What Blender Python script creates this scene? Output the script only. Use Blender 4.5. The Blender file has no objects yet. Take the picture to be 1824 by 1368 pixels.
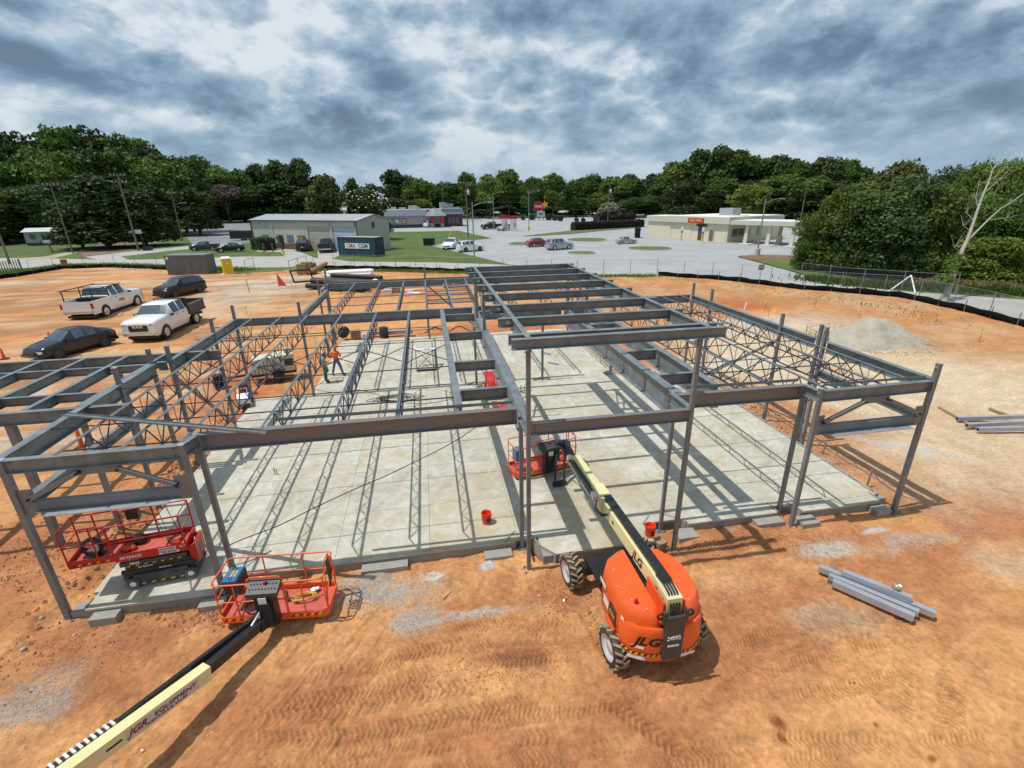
import bpy, math, random
import numpy as np
from mathutils import Vector, Matrix
random.seed(7); np.random.seed(7)
PI = math.pi
scene = bpy.context.scene
C = scene.collection
# ------------------------------------------------------------------ camera
def _basis():
    f = 863.0; cx, cy = 912.0, 684.0
    vz = np.array([948-cx, 2950-cy, f]); vy = np.array([752-cx, 358-cy, f])
    d = vz/np.linalg.norm(vz); Y = vy-d*(vy@d); Y /= np.linalg.norm(Y); Z = -d; X = np.cross(Y, Z)
    return np.array([X, Y, Z])
RC = _basis()
CAMZ = 9.3
cam_data = bpy.data.cameras.new('camera'); cam = bpy.data.objects.new('camera', cam_data); C.objects.link(cam)
right = RC@np.array([1., 0, 0]); up = RC@np.array([0, -1., 0]); back = RC@np.array([0, 0, -1.])
cam.matrix_world = Matrix(((right[0], up[0], back[0], 0), (right[1], up[1], back[1], 0), (right[2], up[2], back[2], CAMZ), (0, 0, 0, 1)))
cam_data.sensor_width = 36; cam_data.lens = 863.0/1824*36; cam_data.clip_end = 6000; cam_data.clip_start = .05
scene.camera = cam
def gp(px, py, z=0.0):
    """survey helper: the point of the height-z plane that was measured at that spot of the survey photo"""
    r = RC@np.array([px-912.0, py-684.0, 863.0]); t = (z-CAMZ)/r[2]
    return (float(r[0]*t), float(r[1]*t))
# ------------------------------------------------------------------ world and sun
SUNX, SUNY = -0.43, 0.0
elev = math.atan2(1, 0.43); 
world = bpy.data.worlds.new('World'); scene.world = world; world.use_nodes = True
nt = world.node_tree; nt.nodes.clear()
def WN(t, **k):
    n = nt.nodes.new(t)
    for a, b in k.items(): setattr(n, a, b)
    return n
def wl(a, b): nt.links.new(a, b)
def wmath(op, a, b=None, c=None, clamp=False):
    n = WN('ShaderNodeMath', operation=op); n.use_clamp = clamp
    for i, v in enumerate((a, b, c)):
        if v is None: continue
        if isinstance(v, (int, float)): n.inputs[i].default_value = v
        else: wl(v, n.inputs[i])
    return n.outputs[0]
out = WN('ShaderNodeOutputWorld'); bg = WN('ShaderNodeBackground'); bg.inputs[1].default_value = 0.1
wl(bg.outputs[0], out.inputs[0])
sky = WN('ShaderNodeTexSky', sky_type='NISHITA'); sky.sun_disc = False; sky.sun_elevation = elev; sky.sun_rotation = math.radians(-90)
tc = WN('ShaderNodeTexCoord'); sep = WN('ShaderNodeSeparateXYZ'); wl(tc.outputs['Generated'], sep.inputs[0])
dx, dy, dz = sep.outputs
zc = wmath('MAXIMUM', dz, 0.0)
comb = WN('ShaderNodeCombineXYZ'); wl(dx, comb.inputs[0]); wl(dy, comb.inputs[1]); wl(wmath('MULTIPLY', zc, 1.9), comb.inputs[2])
def wnoise(scale, detail, rough, dist, off=0.0, vec=None):
    m = WN('ShaderNodeMapping'); m.inputs['Location'].default_value = (off, off*.7, off*.3); wl(vec or comb.outputs[0], m.inputs[0])
    m.inputs['Scale'].default_value = (1.0, 1.0, 1.0)
    n = WN('ShaderNodeTexNoise'); n.inputs['Scale'].default_value = scale; n.inputs['Detail'].default_value = detail
    n.inputs['Roughness'].default_value = rough; n.inputs['Distortion'].default_value = dist; wl(m.outputs[0], n.inputs[0])
    return n.outputs[0]
n1 = wnoise(4.3, 10, 0.55, 0.1, 1.3)
n2 = wnoise(11.0, 9, 0.62, 0.15, 8.1)
n3 = wnoise(1.2, 3, 0.5, 0.0, 4.4)
az = wmath('ARCTAN2', dx, dy); el = wmath('ARCSINE', dz)
wn_ = wmath('MULTIPLY', wmath('SUBTRACT', n2, .5), .22)
azw = wmath('ADD', az, wn_); elw = wmath('ADD', el, wmath('MULTIPLY', wmath('SUBTRACT', n1, .5), .10))
acc = None
# cloud masses as seen in the sky: (pixel x, pixel y, half width, half height, dark +/bright -)
for (bx, by, sw, sh, amp) in [(120, 125, 320, 38, .85), (480, 155, 330, 30, .8), (760, 205, 230, 26, .65), (1040, 40, 150, 55, .7), (1260, 110, 190, 45, .75),
        (1500, 60, 160, 40, .45), (1560, 195, 260, 22, .55), (1760, 20, 200, 45, .5), (870, 235, 160, 22, .4), (350, 40, 160, 30, .5), (1740,160,120,40,.4), (300,252,260,12,.3), (1300,250,400,10,.25),
        (780, 262, 260, 26, .75), (960, 170, 130, 40, .45), (560, 262, 120, 14, .4), (1150, 262, 160, 16, .4), (700, 120, 90, 40, .35), (150, 60, 120, 38, -.55), (240, 95, 110, 22, -.45), (330, 205, 110, 16, -.8), (60, 180, 110, 22, -.3), (480, 20, 110, 30, -.75), (700, 60, 70, 40, -.5), (850, 165, 90, 40, -.7), (780,238,60,14,-.6),
        (1400, 55, 70, 40, -.5), (1100, 110, 60, 50, -.45), (1480, 130, 90, 40, -.45), (1660, 110, 90, 40, -.5), (1040,225,140,20,-.3), (1420,228,120,18,-.45), (960,262,120,14,-.4), (1800, 60, 60, 60, -.4)]:
    r = RC@np.array([bx-912.0, by-684.0, 863.0]); r /= np.linalg.norm(r)
    a0 = math.atan2(r[0], r[1]); e0 = math.asin(r[2])
    r2 = RC@np.array([bx+sw-912.0, by-684.0, 863.0]); r3 = RC@np.array([bx-912.0, by-sh-684.0, 863.0]); r3 /= np.linalg.norm(r3)
    sa = abs(math.atan2(r2[0], r2[1])-a0); se = abs(math.asin(r3[2])-e0)
    q1 = wmath('DIVIDE', wmath('SUBTRACT', azw, a0), sa); q2 = wmath('DIVIDE', wmath('SUBTRACT', elw, e0), se)
    s = wmath('ADD', wmath('MULTIPLY', q1, q1), wmath('MULTIPLY', q2, q2))
    g = wmath('MULTIPLY', wmath('EXPONENT', wmath('MULTIPLY', s, -0.8)), amp)
    acc = g if acc is None else wmath('ADD', acc, g)
# density: dark where high
# puffy edges: the cloud sheet is looked up through a fine turbulent offset
cn = WN('ShaderNodeTexNoise'); cn.inputs['Scale'].default_value = 9.0; cn.inputs['Detail'].default_value = 5; cn.inputs['Roughness'].default_value = .6; wl(comb.outputs[0], cn.inputs[0])
vs_ = WN('ShaderNodeVectorMath', operation='MULTIPLY_ADD'); wl(cn.outputs['Color'], vs_.inputs[0]); vs_.inputs[1].default_value = (.16, .16, .16); wl(comb.outputs[0], vs_.inputs[2])
vo_ = WN('ShaderNodeTexVoronoi', feature='F1'); vo_.inputs['Scale'].default_value = 7.0; vo_.inputs['Detail'].default_value = 1.6; vo_.inputs['Roughness'].default_value = .55; wl(vs_.outputs[0], vo_.inputs[0])
puff = wmath('SUBTRACT', .78, vo_.outputs['Distance'])
t = wmath('ADD', wmath('MULTIPLY', wmath('SUBTRACT', n1, .5), 1.7), wmath('MULTIPLY', puff, .75))
t = wmath('ADD', t, wmath('MULTIPLY', wmath('SUBTRACT', n2, .5), 1.35))
t = wmath('ADD', t, wmath('MULTIPLY', wmath('SUBTRACT', n3, .5), .9))
t = wmath('ADD', wmath('ADD', t, .45), wmath('MULTIPLY', acc, .38))
ramp = WN('ShaderNodeValToRGB'); wl(t, ramp.inputs[0])
cr = ramp.color_ramp; cr.elements[0].position = 0.0; cr.elements[0].color = (.76, .82, .87, 1); cr.elements[1].position = 1.0; cr.elements[1].color = (.135, .205, .295, 1)
for p, c in [(.16, (.60, .69, .77, 1)), (.34, (.40, .52, .635, 1)), (.55, (.27, .395, .52, 1)), (.78, (.175, .27, .375, 1))]:
    e = cr.elements.new(p); e.color = c
sc = WN('ShaderNodeVectorMath', operation='SCALE'); wl(ramp.outputs[0], sc.inputs[0]); sc.inputs['Scale'].default_value = 10.0
mixn = WN('ShaderNodeMix', data_type='RGBA'); mixn.inputs[0].default_value = 0.90
wl(sky.outputs[0], mixn.inputs[6]); wl(sc.outputs[0], mixn.inputs[7])
# pale haze towards the horizon
hz = WN('ShaderNodeMapRange'); wl(dz, hz.inputs[0]); hz.inputs[1].default_value = 0.0; hz.inputs[2].default_value = 0.13; hz.inputs[3].default_value = .8; hz.inputs[4].default_value = 0.0
mix2 = WN('ShaderNodeMix', data_type='RGBA'); wl(hz.outputs[0], mix2.inputs[0]); wl(mixn.outputs[2], mix2.inputs[6]); mix2.inputs[7].default_value = (3.4, 4.8, 6.1, 1)
wl(mix2.outputs[2], bg.inputs[0])
sl = bpy.data.lights.new('sun', 'SUN'); sl.energy = 3.7; sl.angle = math.radians(.53); sl.color = (1, .955, .89)
so = bpy.data.objects.new('sun', sl); C.objects.link(so)
so.rotation_euler = Vector((0.43, 0.0, -1)).to_track_quat('-Z', 'Y').to_euler()
scene.view_settings.view_transform = 'Standard'; scene.view_settings.look = 'None'; scene.view_settings.gamma = 1; scene.view_settings.exposure = 0.0
scene.view_settings.use_curve_mapping = False
scene.render.engine = 'CYCLES'; scene.cycles.max_bounces = 5; scene.cycles.transparent_max_bounces = 6

# ------------------------------------------------------------------ materials
MATS = {}
def mat(name, col, rough=.6, metal=0.0, var=0.0, vscale=3.0, bump=0.0, bscale=20.0, col2=None, spec=None, transl=0, alpha=None, stretch=None, coat=0, randobj=0.0):
    if name in MATS: return MATS[name]
    m = bpy.data.materials.new(name); m.use_nodes = True; t = m.node_tree; b = t.nodes['Principled BSDF']
    b.inputs['Base Color'].default_value = (*col, 1); b.inputs['Roughness'].default_value = rough; b.inputs['Metallic'].default_value = metal
    if coat: b.inputs['Coat Weight'].default_value = coat; b.inputs['Coat Roughness'].default_value = .08
    if spec is not None: b.inputs['Specular IOR Level'].default_value = spec
    if alpha is not None: b.inputs['Alpha'].default_value = alpha
    tcn = t.nodes.new('ShaderNodeTexCoord')
    src = tcn.outputs['Object']
    if stretch:
        mp = t.nodes.new('ShaderNodeMapping'); mp.inputs['Scale'].default_value = stretch; t.links.new(src, mp.inputs[0]); src = mp.outputs[0]
    colout = None
    if var or col2:
        n = t.nodes.new('ShaderNodeTexNoise'); n.inputs['Scale'].default_value = vscale; n.inputs['Detail'].default_value = 6; n.inputs['Roughness'].default_value = .62
        t.links.new(src, n.inputs[0])
        r = t.nodes.new('ShaderNodeValToRGB'); t.links.new(n.outputs[0], r.inputs[0])
        c2 = col2 or tuple(c*(1+var) for c in col); c1 = col if col2 else tuple(c*(1-var) for c in col)
        r.color_ramp.elements[0].position = .36; r.color_ramp.elements[1].position = .66
        r.color_ramp.elements[0].color = (*c1, 1); r.color_ramp.elements[1].color = (*c2, 1)
        colout = r.outputs[0]
    if randobj:
        oi = t.nodes.new('ShaderNodeObjectInfo'); mr = t.nodes.new('ShaderNodeMapRange'); t.links.new(oi.outputs['Random'], mr.inputs[0])
        mr.inputs[3].default_value = 1-randobj; mr.inputs[4].default_value = 1+randobj
        hs = t.nodes.new('ShaderNodeHueSaturation'); t.links.new(mr.outputs[0], hs.inputs['Value'])
        if colout: t.links.new(colout, hs.inputs['Color'])
        else: hs.inputs['Color'].default_value = (*col, 1)
        colout = hs.outputs[0]
    if colout: t.links.new(colout, b.inputs['Base Color'])
    if bump:
        n2 = t.nodes.new('ShaderNodeTexNoise'); n2.inputs['Scale'].default_value = bscale; n2.inputs['Detail'].default_value = 6; t.links.new(src, n2.inputs[0])
        bp = t.nodes.new('ShaderNodeBump'); bp.inputs['Strength'].default_value = bump; bp.inputs['Distance'].default_value = .02; t.links.new(n2.outputs[0], bp.inputs['Height']); t.links.new(bp.outputs[0], b.inputs['Normal'])
    MATS[name] = m
    return m
M = {}
M['steel'] = mat('primed_steel', (.195, .226, .24), .45, .2, var=.22, vscale=2.6, bump=.15, bscale=9)
M['steel_col'] = mat('primed_column_steel', (.195, .212, .225), .5, .12, var=.14, vscale=2.2, bump=.12, bscale=12)
M['steel_rust'] = mat('primed_steel_rusty', (.185, .20, .225), .5, .2, vscale=1.1, col2=(.215, .185, .17), bump=.12, bscale=9, stretch=(1, 1, .5))
M['joist'] = mat('joist_paint', (.055, .064, .085), .45, .2, var=.25, vscale=2.5)
M['galv'] = mat('galvanised_steel', (.50, .53, .56), .38, .55, var=.12, vscale=4)
M['bolt'] = mat('bolt_black', (.03, .03, .032), .5, .3)
M['tag'] = mat('paper_tag', (.55, .57, .6), .6)
M['orange'] = mat('machine_orange', (.84, .105, .014), .36, 0, col2=(.74, .125, .030), vscale=3.5, coat=.15)
M['orange_dk'] = mat('machine_orange_worn', (.72, .085, .015), .45, 0, var=.12, vscale=6)
M['red'] = mat('lift_red', (.50, .022, .020), .38, 0, var=.15, vscale=5)
M['redfloor'] = mat('red_floor', (.52, .10, .075), .6, 0, var=.2, vscale=6)
M['cream'] = mat('boom_cream', (.72, .68, .36), .38, 0, var=.05, vscale=1.5)
M['olive'] = mat('boom_top_cream', (.66, .63, .36), .4, 0, var=.05, vscale=1.5)
M['black'] = mat('black_paint', (.022, .022, .024), .38, 0, var=.3, vscale=6)
M['dark'] = mat('dark_grey', (.055, .058, .065), .5, 0, var=.2, vscale=6)
M['rubber'] = mat('black_rubber', (.03, .03, .03), .75, 0, var=.2, vscale=10)
M['tyre_mud'] = mat('muddy_rubber', (.022, .021, .020), .8, 0, col2=(.075, .06, .045), vscale=5)
M['tread_mud'] = mat('muddy_tread', (.40, .30, .19), .9, 0, col2=(.26, .20, .13), vscale=7, bump=.3)
M['white'] = mat('white_paint', (.80, .80, .79), .35, 0, var=.03, vscale=3)
M['pvc'] = mat('white_pvc', (.85, .85, .85), .35)
M['rim'] = mat('rim_silver', (.62, .62, .63), .35, .3)
M['blue'] = mat('machine_blue', (.03, .16, .36), .4)
M['green'] = mat('bottle_green', (.02, .20, .12), .5)
M['yellow'] = mat('safety_yellow', (.75, .55, .03), .5)
M['porta'] = mat('plastic_yellow', (.80, .60, .01), .45)
M['bucket'] = mat('bucket_orange', (.80, .052, .008), .38)
M['glass'] = mat('car_glass', (.10, .13, .15), .05, .45, spec=.9)
M['pane'] = mat('window_pane', (.07, .10, .11), .08, 0, spec=.8)
M['chrome'] = mat('chrome', (.65, .65, .66), .18, .9)
M['lamp'] = mat('lamp_lens', (.75, .76, .78), .15)
M['tail'] = mat('tail_lens', (.45, .012, .01), .2)
M['conc'] = mat('concrete_slab', (.50, .46, .36), .75, 0, col2=(.66, .64, .56), vscale=.55, bump=.05, bscale=3)
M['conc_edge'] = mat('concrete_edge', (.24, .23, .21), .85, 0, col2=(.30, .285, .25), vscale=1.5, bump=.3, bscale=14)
M['block'] = mat('concrete_block', (.31, .295, .265), .9, 0, var=.1, vscale=6, bump=.4, bscale=30)
M['wood'] = mat('lumber', (.34, .22, .11), .8, 0, var=.2, vscale=5, bump=.2, stretch=(1, 8, 8))
M['wood_grey'] = mat('old_lumber', (.21, .18, .15), .85, 0, var=.2, vscale=5)
M['pole'] = mat('utility_pole_wood', (.17, .14, .115), .85, 0, var=.2, vscale=3, stretch=(6, 6, 1))
M['silt'] = mat('silt_fabric', (.008, .008, .009), .9, 0, var=.3, vscale=4, spec=.1)
M['wire'] = mat('cable_black', (.02, .02, .02), .6)
M['fence'] = mat('fence_steel', (.30, .31, .32), .45, .4)
M['cone'] = mat('cone_orange', (.75, .10, .02), .5)
M['skin'] = mat('skin', (.30, .16, .10), .55)
M['hivis'] = mat('hivis_orange_cloth', (.95, .17, .02), .75, bump=.2)
M['denim'] = mat('denim_blue', (.09, .14, .22), .85, var=.15, vscale=12)
M['greycloth'] = mat('grey_cloth', (.32, .31, .29), .85)
M['darkcloth'] = mat('dark_cloth', (.05, .055, .05), .85)
M['boot'] = mat('boot_brown', (.12, .075, .045), .7)
M['hat'] = mat('hard_hat_white', (.82, .82, .82), .3)
M['pipe_black'] = mat('corrugated_black', (.02, .02, .022), .5)
M['decal'] = mat('decal_white', (.78, .76, .72), .4)
M['txt_black'] = mat('print_black', (.015, .013, .012), .5)
M['txt_white'] = mat('print_white', (.82, .82, .80), .5)
M['txt_red'] = mat('print_red', (.45, .02, .015), .5)
M['txt_yellow'] = mat('print_yellow', (.80, .62, .08), .5)
M['signred'] = mat('sign_red', (.42, .012, .014), .4)
M['cardboard'] = mat('cardboard', (.33, .22, .13), .9)

# ------------------------------------------------------------------ mesh builder
class MB:
    def __init__(s): s.v = []; s.f = []; s.m = []; s.sm = []
    def add(s, vs, fs, m=0, smooth=False):
        o = len(s.v); s.v.extend([tuple(map(float, p)) for p in vs])
        for f in fs: s.f.append(tuple(i+o for i in f)); s.m.append(m); s.sm.append(smooth)
        return s
    def box(s, c, d, rz=0, m=0, tilt=None):
        x, y, z = d[0]/2, d[1]/2, d[2]/2
        vs = [Vector((a*x, b*y, e*z)) for a in (-1, 1) for b in (-1, 1) for e in (-1, 1)]
        R = Matrix.Rotation(rz, 3, 'Z')
        if tilt is not None: R = R@tilt
        vs = [R@v+Vector(c) for v in vs]
        return s.add(vs, [(0, 1, 3, 2), (4, 6, 7, 5), (0, 4, 5, 1), (2, 3, 7, 6), (0, 2, 6, 4), (1, 5, 7, 3)], m)
    def rng(s, x0, x1, y0, y1, z0, z1, m=0):
        return s.box(((x0+x1)/2, (y0+y1)/2, (z0+z1)/2), (abs(x1-x0), abs(y1-y0), abs(z1-z0)), 0, m)
    def hexa(s, p, m=0):   # p: 4 bottom (ccw), 4 top
        return s.add(p, [(3, 2, 1, 0), (4, 5, 6, 7), (0, 1, 5, 4), (1, 2, 6, 5), (2, 3, 7, 6), (3, 0, 4, 7)], m)
    def ext(s, prof, p, q, m=0, upv=(0, 0, 1), smooth=False, caps=True):
        p, q = Vector(p), Vector(q); d = (q-p).normalized(); u = Vector(upv)
        if abs(d.dot(u)) > .99: u = Vector((0, 1, 0))
        sx = d.cross(u).normalized(); u = sx.cross(d).normalized()
        n = len(prof); vs = [p+sx*a+u*b for a, b in prof]+[q+sx*a+u*b for a, b in prof]
        fs = [(i, (i+1) % n, n+(i+1) % n, n+i) for i in range(n)]
        s.add(vs, fs, m, smooth)
        if caps: s.add(vs, [tuple(range(n-1, -1, -1)), tuple(range(n, 2*n))], m)
        return s
    def bar(s, p, q, w, h, m=0, upv=(0, 0, 1)):
        return s.ext([(-w/2, -h/2), (w/2, -h/2), (w/2, h/2), (-w/2, h/2)], p, q, m, upv)
    def tube(s, p, q, r, n=8, m=0, r2=None, caps=True):
        p, q = Vector(p), Vector(q); d = (q-p).normalized(); u = Vector((0, 0, 1)) if abs(d.z) < .95 else Vector((0, 1, 0))
        a = d.cross(u).normalized(); b = a.cross(d); r2 = r if r2 is None else r2
        vs = [p+a*math.cos(2*PI*i/n)*r+b*math.sin(2*PI*i/n)*r for i in range(n)]+[q+a*math.cos(2*PI*i/n)*r2+b*math.sin(2*PI*i/n)*r2 for i in range(n)]
        s.add(vs, [(i, (i+1) % n, n+(i+1) % n, n+i) for i in range(n)], m, True)
        if caps: s.add(vs, [tuple(range(n-1, -1, -1)), tuple(range(n, 2*n))], m)
        return s
    def path(s, pts, r, n=6, m=0, closed=False):
        P = [Vector(p) for p in pts]; k = len(P); rings = []
        for i, p in enumerate(P):
            a = P[(i-1) % k] if (i or closed) else p; b = P[(i+1) % k] if (i < k-1 or closed) else p
            d = (b-a).normalized(); u = Vector((0, 0, 1)) if abs(d.z) < .9 else Vector((0, 1, 0))
            sx = d.cross(u).normalized(); uu = sx.cross(d)
            rings.append([p+sx*math.cos(2*PI*j/n)*r+uu*math.sin(2*PI*j/n)*r for j in range(n)])
        vs = [v for R in rings for v in R]; fs = []
        for i in range(k if closed else k-1):
            i2 = (i+1) % k
            fs += [(i*n+j, i*n+(j+1) % n, i2*n+(j+1) % n, i2*n+j) for j in range(n)]
        s.add(vs, fs, m, True)
        if not closed: s.add([*rings[0], *rings[-1]], [tuple(range(n-1, -1, -1)), tuple(range(n, 2*n))], m)
        return s
    def lathe(s, prof, c, n=20, m=0, axis='z', caps=True, smooth=True):
        vs = []
        for r, h in prof:
            for i in range(n):
                a = 2*PI*i/n; x, y = r*math.cos(a), r*math.sin(a)
                p = (x, y, h) if axis == 'z' else ((h, x, y) if axis == 'x' else (x, h, y))
                vs.append(Vector(p)+Vector(c))
        fs = [(k*n+i, k*n+(i+1) % n, (k+1)*n+(i+1) % n, (k+1)*n+i) for k in range(len(prof)-1) for i in range(n)]
        s.add(vs, fs, m, smooth)
        if caps: s.add(vs, [tuple(range(n-1, -1, -1)), tuple(range((len(prof)-1)*n, len(prof)*n))], m)
        return s
    def prism(s, poly, z0, z1, m=0):
        n = len(poly); vs = [(x, y, z0) for x, y in poly]+[(x, y, z1) for x, y in poly]
        return s.add(vs, [tuple(range(n-1, -1, -1)), tuple(range(n, 2*n))]+[(i, (i+1) % n, n+(i+1) % n, n+i) for i in range(n)], m)
    def sheet(s, poly, z, m=0):
        return s.add([(x, y, z) for x, y in poly], [tuple(range(len(poly)))], m)
    def sph(s, c, r, n=10, m=0, sz=1.0, half=False):
        prof = []
        k = n//2
        for i in range(k+1):
            a = -PI/2+PI*i/k
            if half and a < 0: continue
            prof.append((max(r*math.cos(a), .0005), r*math.sin(a)*sz))
        return s.lathe(prof, c, n, m)
    def mesh(s, name, mats):
        me = bpy.data.meshes.new(name); me.from_pydata(s.v, [], s.f); 
        for mm in mats: me.materials.append(mm)
        if len(mats) > 1: me.polygons.foreach_set('material_index', s.m)
        me.polygons.foreach_set('use_smooth', s.sm); me.update()
        return me
    def build(s, name, mats, parent=None, **k):
        if not isinstance(mats, (list, tuple)): mats = [mats]
        return link(name, s.mesh(name, mats), parent, **k)
def link(name, me, parent=None, loc=(0, 0, 0), rz=0, **k):
    o = bpy.data.objects.new(name, me); C.objects.link(o); o.location = loc; o.rotation_euler = (0, 0, rz)
    if parent is not None: o.parent = parent
    for a, b in k.items(): o[a] = b
    return o
def tag(o, label=None, cat=None, group=None, kind=None):
    if label: o['label'] = label
    if cat: o['category'] = cat
    if group: o['group'] = group
    if kind: o['kind'] = kind
    return o
def thing(name, label, cat, loc=(0, 0, 0), rz=0, group=None):
    o = bpy.data.objects.new(name, None); C.objects.link(o); o.location = loc; o.rotation_euler = (0, 0, rz); o.empty_display_size = .2
    return tag(o, label, cat, group)
def kids(o): return [x for x in bpy.data.objects if x.parent == o]
def copy_tree(o, parent=None, loc=None, rz=None, label=None, top=True):
    c = o.copy(); C.objects.link(c)
    if parent is not None: c.parent = parent
    if loc is not None: c.location = loc
    if rz is not None: c.rotation_euler = (0, 0, rz)
    if label: c['label'] = label
    for ch in kids(o): copy_tree(ch, c, top=False)
    return c
def text_mesh(body, size, depth=.004, shear=0.0, bold=0.0, align='CENTER'):
    cu = bpy.data.curves.new('text', 'FONT'); cu.body = body; cu.size = size; cu.extrude = depth; cu.shear = shear; cu.offset = bold
    cu.align_x = align; cu.align_y = 'CENTER'; cu.resolution_u = 3
    o = bpy.data.objects.new('tmp_text', cu); C.objects.link(o)
    dg = bpy.context.evaluated_depsgraph_get(); me = bpy.data.meshes.new_from_object(o.evaluated_get(dg))
    bpy.data.objects.remove(o); bpy.data.curves.remove(cu)
    return me
def put_text(body, size, material, parent, loc, xdir, updir, name='lettering', shear=0.0, bold=0.0, sx=1.0, depth=.004, align='CENTER'):
    """text whose reading direction is xdir and whose up is updir (local axes of parent)"""
    me = text_mesh(body, size, depth, shear, bold, align)
    me.materials.clear(); me.materials.append(material)
    o = link(name, me, parent)
    X = Vector(xdir).normalized(); U = Vector(updir).normalized(); Zv = X.cross(U).normalized(); U = Zv.cross(X)
    o.matrix_local = Matrix(((X.x*sx, U.x, Zv.x, loc[0]), (X.y*sx, U.y, Zv.y, loc[1]), (X.z*sx, U.z, Zv.z, loc[2]), (0, 0, 0, 1)))
    return o
# numpy value noise
def vnoise(x, y, seed=0):
    xi = np.floor(x).astype(np.int64); yi = np.floor(y).astype(np.int64); xf = x-xi; yf = y-yi
    def h(a, b):
        n = (a*374761393+b*668265263+seed*1442695041) & 0xffffffff
        n = ((n ^ (n >> 13))*1274126177) & 0xffffffff
        return ((n ^ (n >> 16)) & 0xffff)/65535.0
    u = xf*xf*(3-2*xf); v = yf*yf*(3-2*yf)
    return (h(xi, yi)*(1-u)+h(xi+1, yi)*u)*(1-v)+(h(xi, yi+1)*(1-u)+h(xi+1, yi+1)*u)*v
def fbm(x, y, oct=4, seed=0, rough=.5):
    a = 1.0; s = 0; t = 0
    for i in range(oct):
        s = s+a*vnoise(x*2**i+i*17.3, y*2**i-i*9.1, seed+i); t += a; a *= rough
    return s/t
# ================================================================== GROUND
SITE_PX = [(-420, 540), (-200, 512), (0, 497), (60, 488), (110, 479), (200, 476), (300, 481), (440, 487), (560, 478), (700, 480), (860, 486), (1010, 491), (1170, 491), (1300, 500), (1420, 515.5), (1520, 522.5), (1600, 529), (1665, 543), (1740, 560), (1824, 583), (1950, 628)]
SITE = [gp(*p) for p in SITE_PX] + [(43, 12), (40, -6), (20, -22), (-20, -25), (-60, -15), (-90, 20)]
# keep the outline a clean star around the site centre
_c = (-5, 35)
SITE = sorted(SITE, key=lambda p: math.atan2(p[1]-_c[1], p[0]-_c[0]))
big = []
for (x, y) in SITE:
    a = math.atan2(y-_c[1], x-_c[0]); big.append((_c[0]+3000*math.cos(a), _c[1]+3000*math.sin(a)))
n = len(SITE)
gm = MB(); gm.add([(x, y, -.02) for x, y in SITE]+[(x, y, -.02) for x, y in big], [(i, (i+1) % n, n+(i+1) % n, n+i) for i in range(n)])
def grass_mat(name, c1, c2, sc=1.2):
    m = mat(name, c1, .95, 0, col2=c2, vscale=sc, bump=.6, bscale=9)
    return m
M['grass'] = grass_mat('grass', (.050, .088, .017), (.105, .145, .030), .22)
M['lawn'] = grass_mat('lawn_grass', (.075, .115, .024), (.125, .155, .042), .5)
M['asphalt'] = mat('aged_asphalt', (.30, .308, .315), .9, 0, col2=(.37, .375, .38), vscale=.12, bump=.15, bscale=8)
M['asphalt_dark'] = mat('dark_asphalt', (.16, .165, .18), .9, 0, col2=(.24, .245, .25), vscale=.2)
M['road'] = mat('pale_road', (.34, .335, .31), .9, 0, col2=(.41, .40, .37), vscale=.25, bump=.15, bscale=6)
M['kerb'] = mat('kerb_concrete', (.50, .48, .44), .9)
M['mulch'] = mat('mulch', (.19, .11, .065), .95, 0, var=.3, vscale=2)
M['paint'] = mat('road_paint', (.75, .75, .73), .7)
gm.build('ground', M['grass'], kind='structure')

def smooth(a, b, x): t = np.clip((x-a)/(b-a), 0, 1); return t*t*(3-2*t)
# slab outline tests
def on_slab(X, Y, g=0.0):
    a = (X > -9.1+g) & (X < 14.1-g) & (Y > 11.42+g) & (Y < 24.8-g)
    b = (X > -6.4+g) & (X < 10.2-g) & (Y > 24.7) & (Y < 35.2-g)
    c = (X > -8.95+g) & (X < -5.9-g) & (Y > 10.88+g) & (Y < 12)
    d = (X > 2.25+g) & (X < 5.95-g) & (Y > 10.65+g) & (Y < 12)
    e = (X > 7.25+g) & (X < 10.3-g) & (Y > 11.2+g) & (Y < 12)
    f = (X > 11.0+g) & (X < 13.95-g) & (Y > 11.1+g) & (Y < 12)
    return a | b | c | d | e | f
fx = np.arange(-10.2, 11.4, .032); fy = np.arange(3.6, 11.6, .032)
gx = np.concatenate([np.arange(-96, -24, .8), np.arange(-24, -10.2, .22), fx, np.arange(11.4, 24, .2), np.arange(24, 64, .55)])
gy = np.concatenate([np.arange(-26, 3.6, .6), fy, np.arange(11.6, 42, .22), np.arange(42, 108, .6)])
XX, YY = np.meshgrid(gx, gy)
# distance to the outline (for the banks)
def poly_dist(P, X, Y):
    d = np.full(X.shape, 1e9); ins = np.zeros(X.shape, bool); k = len(P)
    for i in range(k):
        x0, y0 = P[i]; x1, y1 = P[(i+1) % k]; ex, ey = x1-x0, y1-y0
        t = np.clip(((X-x0)*ex+(Y-y0)*ey)/(ex*ex+ey*ey+1e-9), 0, 1)
        d = np.minimum(d, np.hypot(X-x0-t*ex, Y-y0-t*ey))
        c = ((y0 > Y) != (y1 > Y)) & (X < (x1-x0)*(Y-y0)/(y1-y0+1e-12)+x0); ins ^= c
    return d, ins
DD, INS = poly_dist(SITE, XX, YY)
ZB = -.30+.30*np.maximum(smooth(18, 60, YY), smooth(9, 1.5, DD))
near = (XX > -10.4) & (XX < 11.6) & (YY > 3.4) & (YY < 11.8)
N1 = fbm(XX*.5, YY*.5, 4, 3); N2 = fbm(XX*2.2, YY*2.2, 4, 9); N3 = fbm(XX*9, YY*9, 3, 21, .6)
Z = ZB+(N1-.5)*.16*smooth(3, 9, np.hypot(XX-4, YY-8)*0+9)*np.where(near, .5, 1.0)+(N2-.5)*.07
Z += (N3-.5)*.038*near
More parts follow.
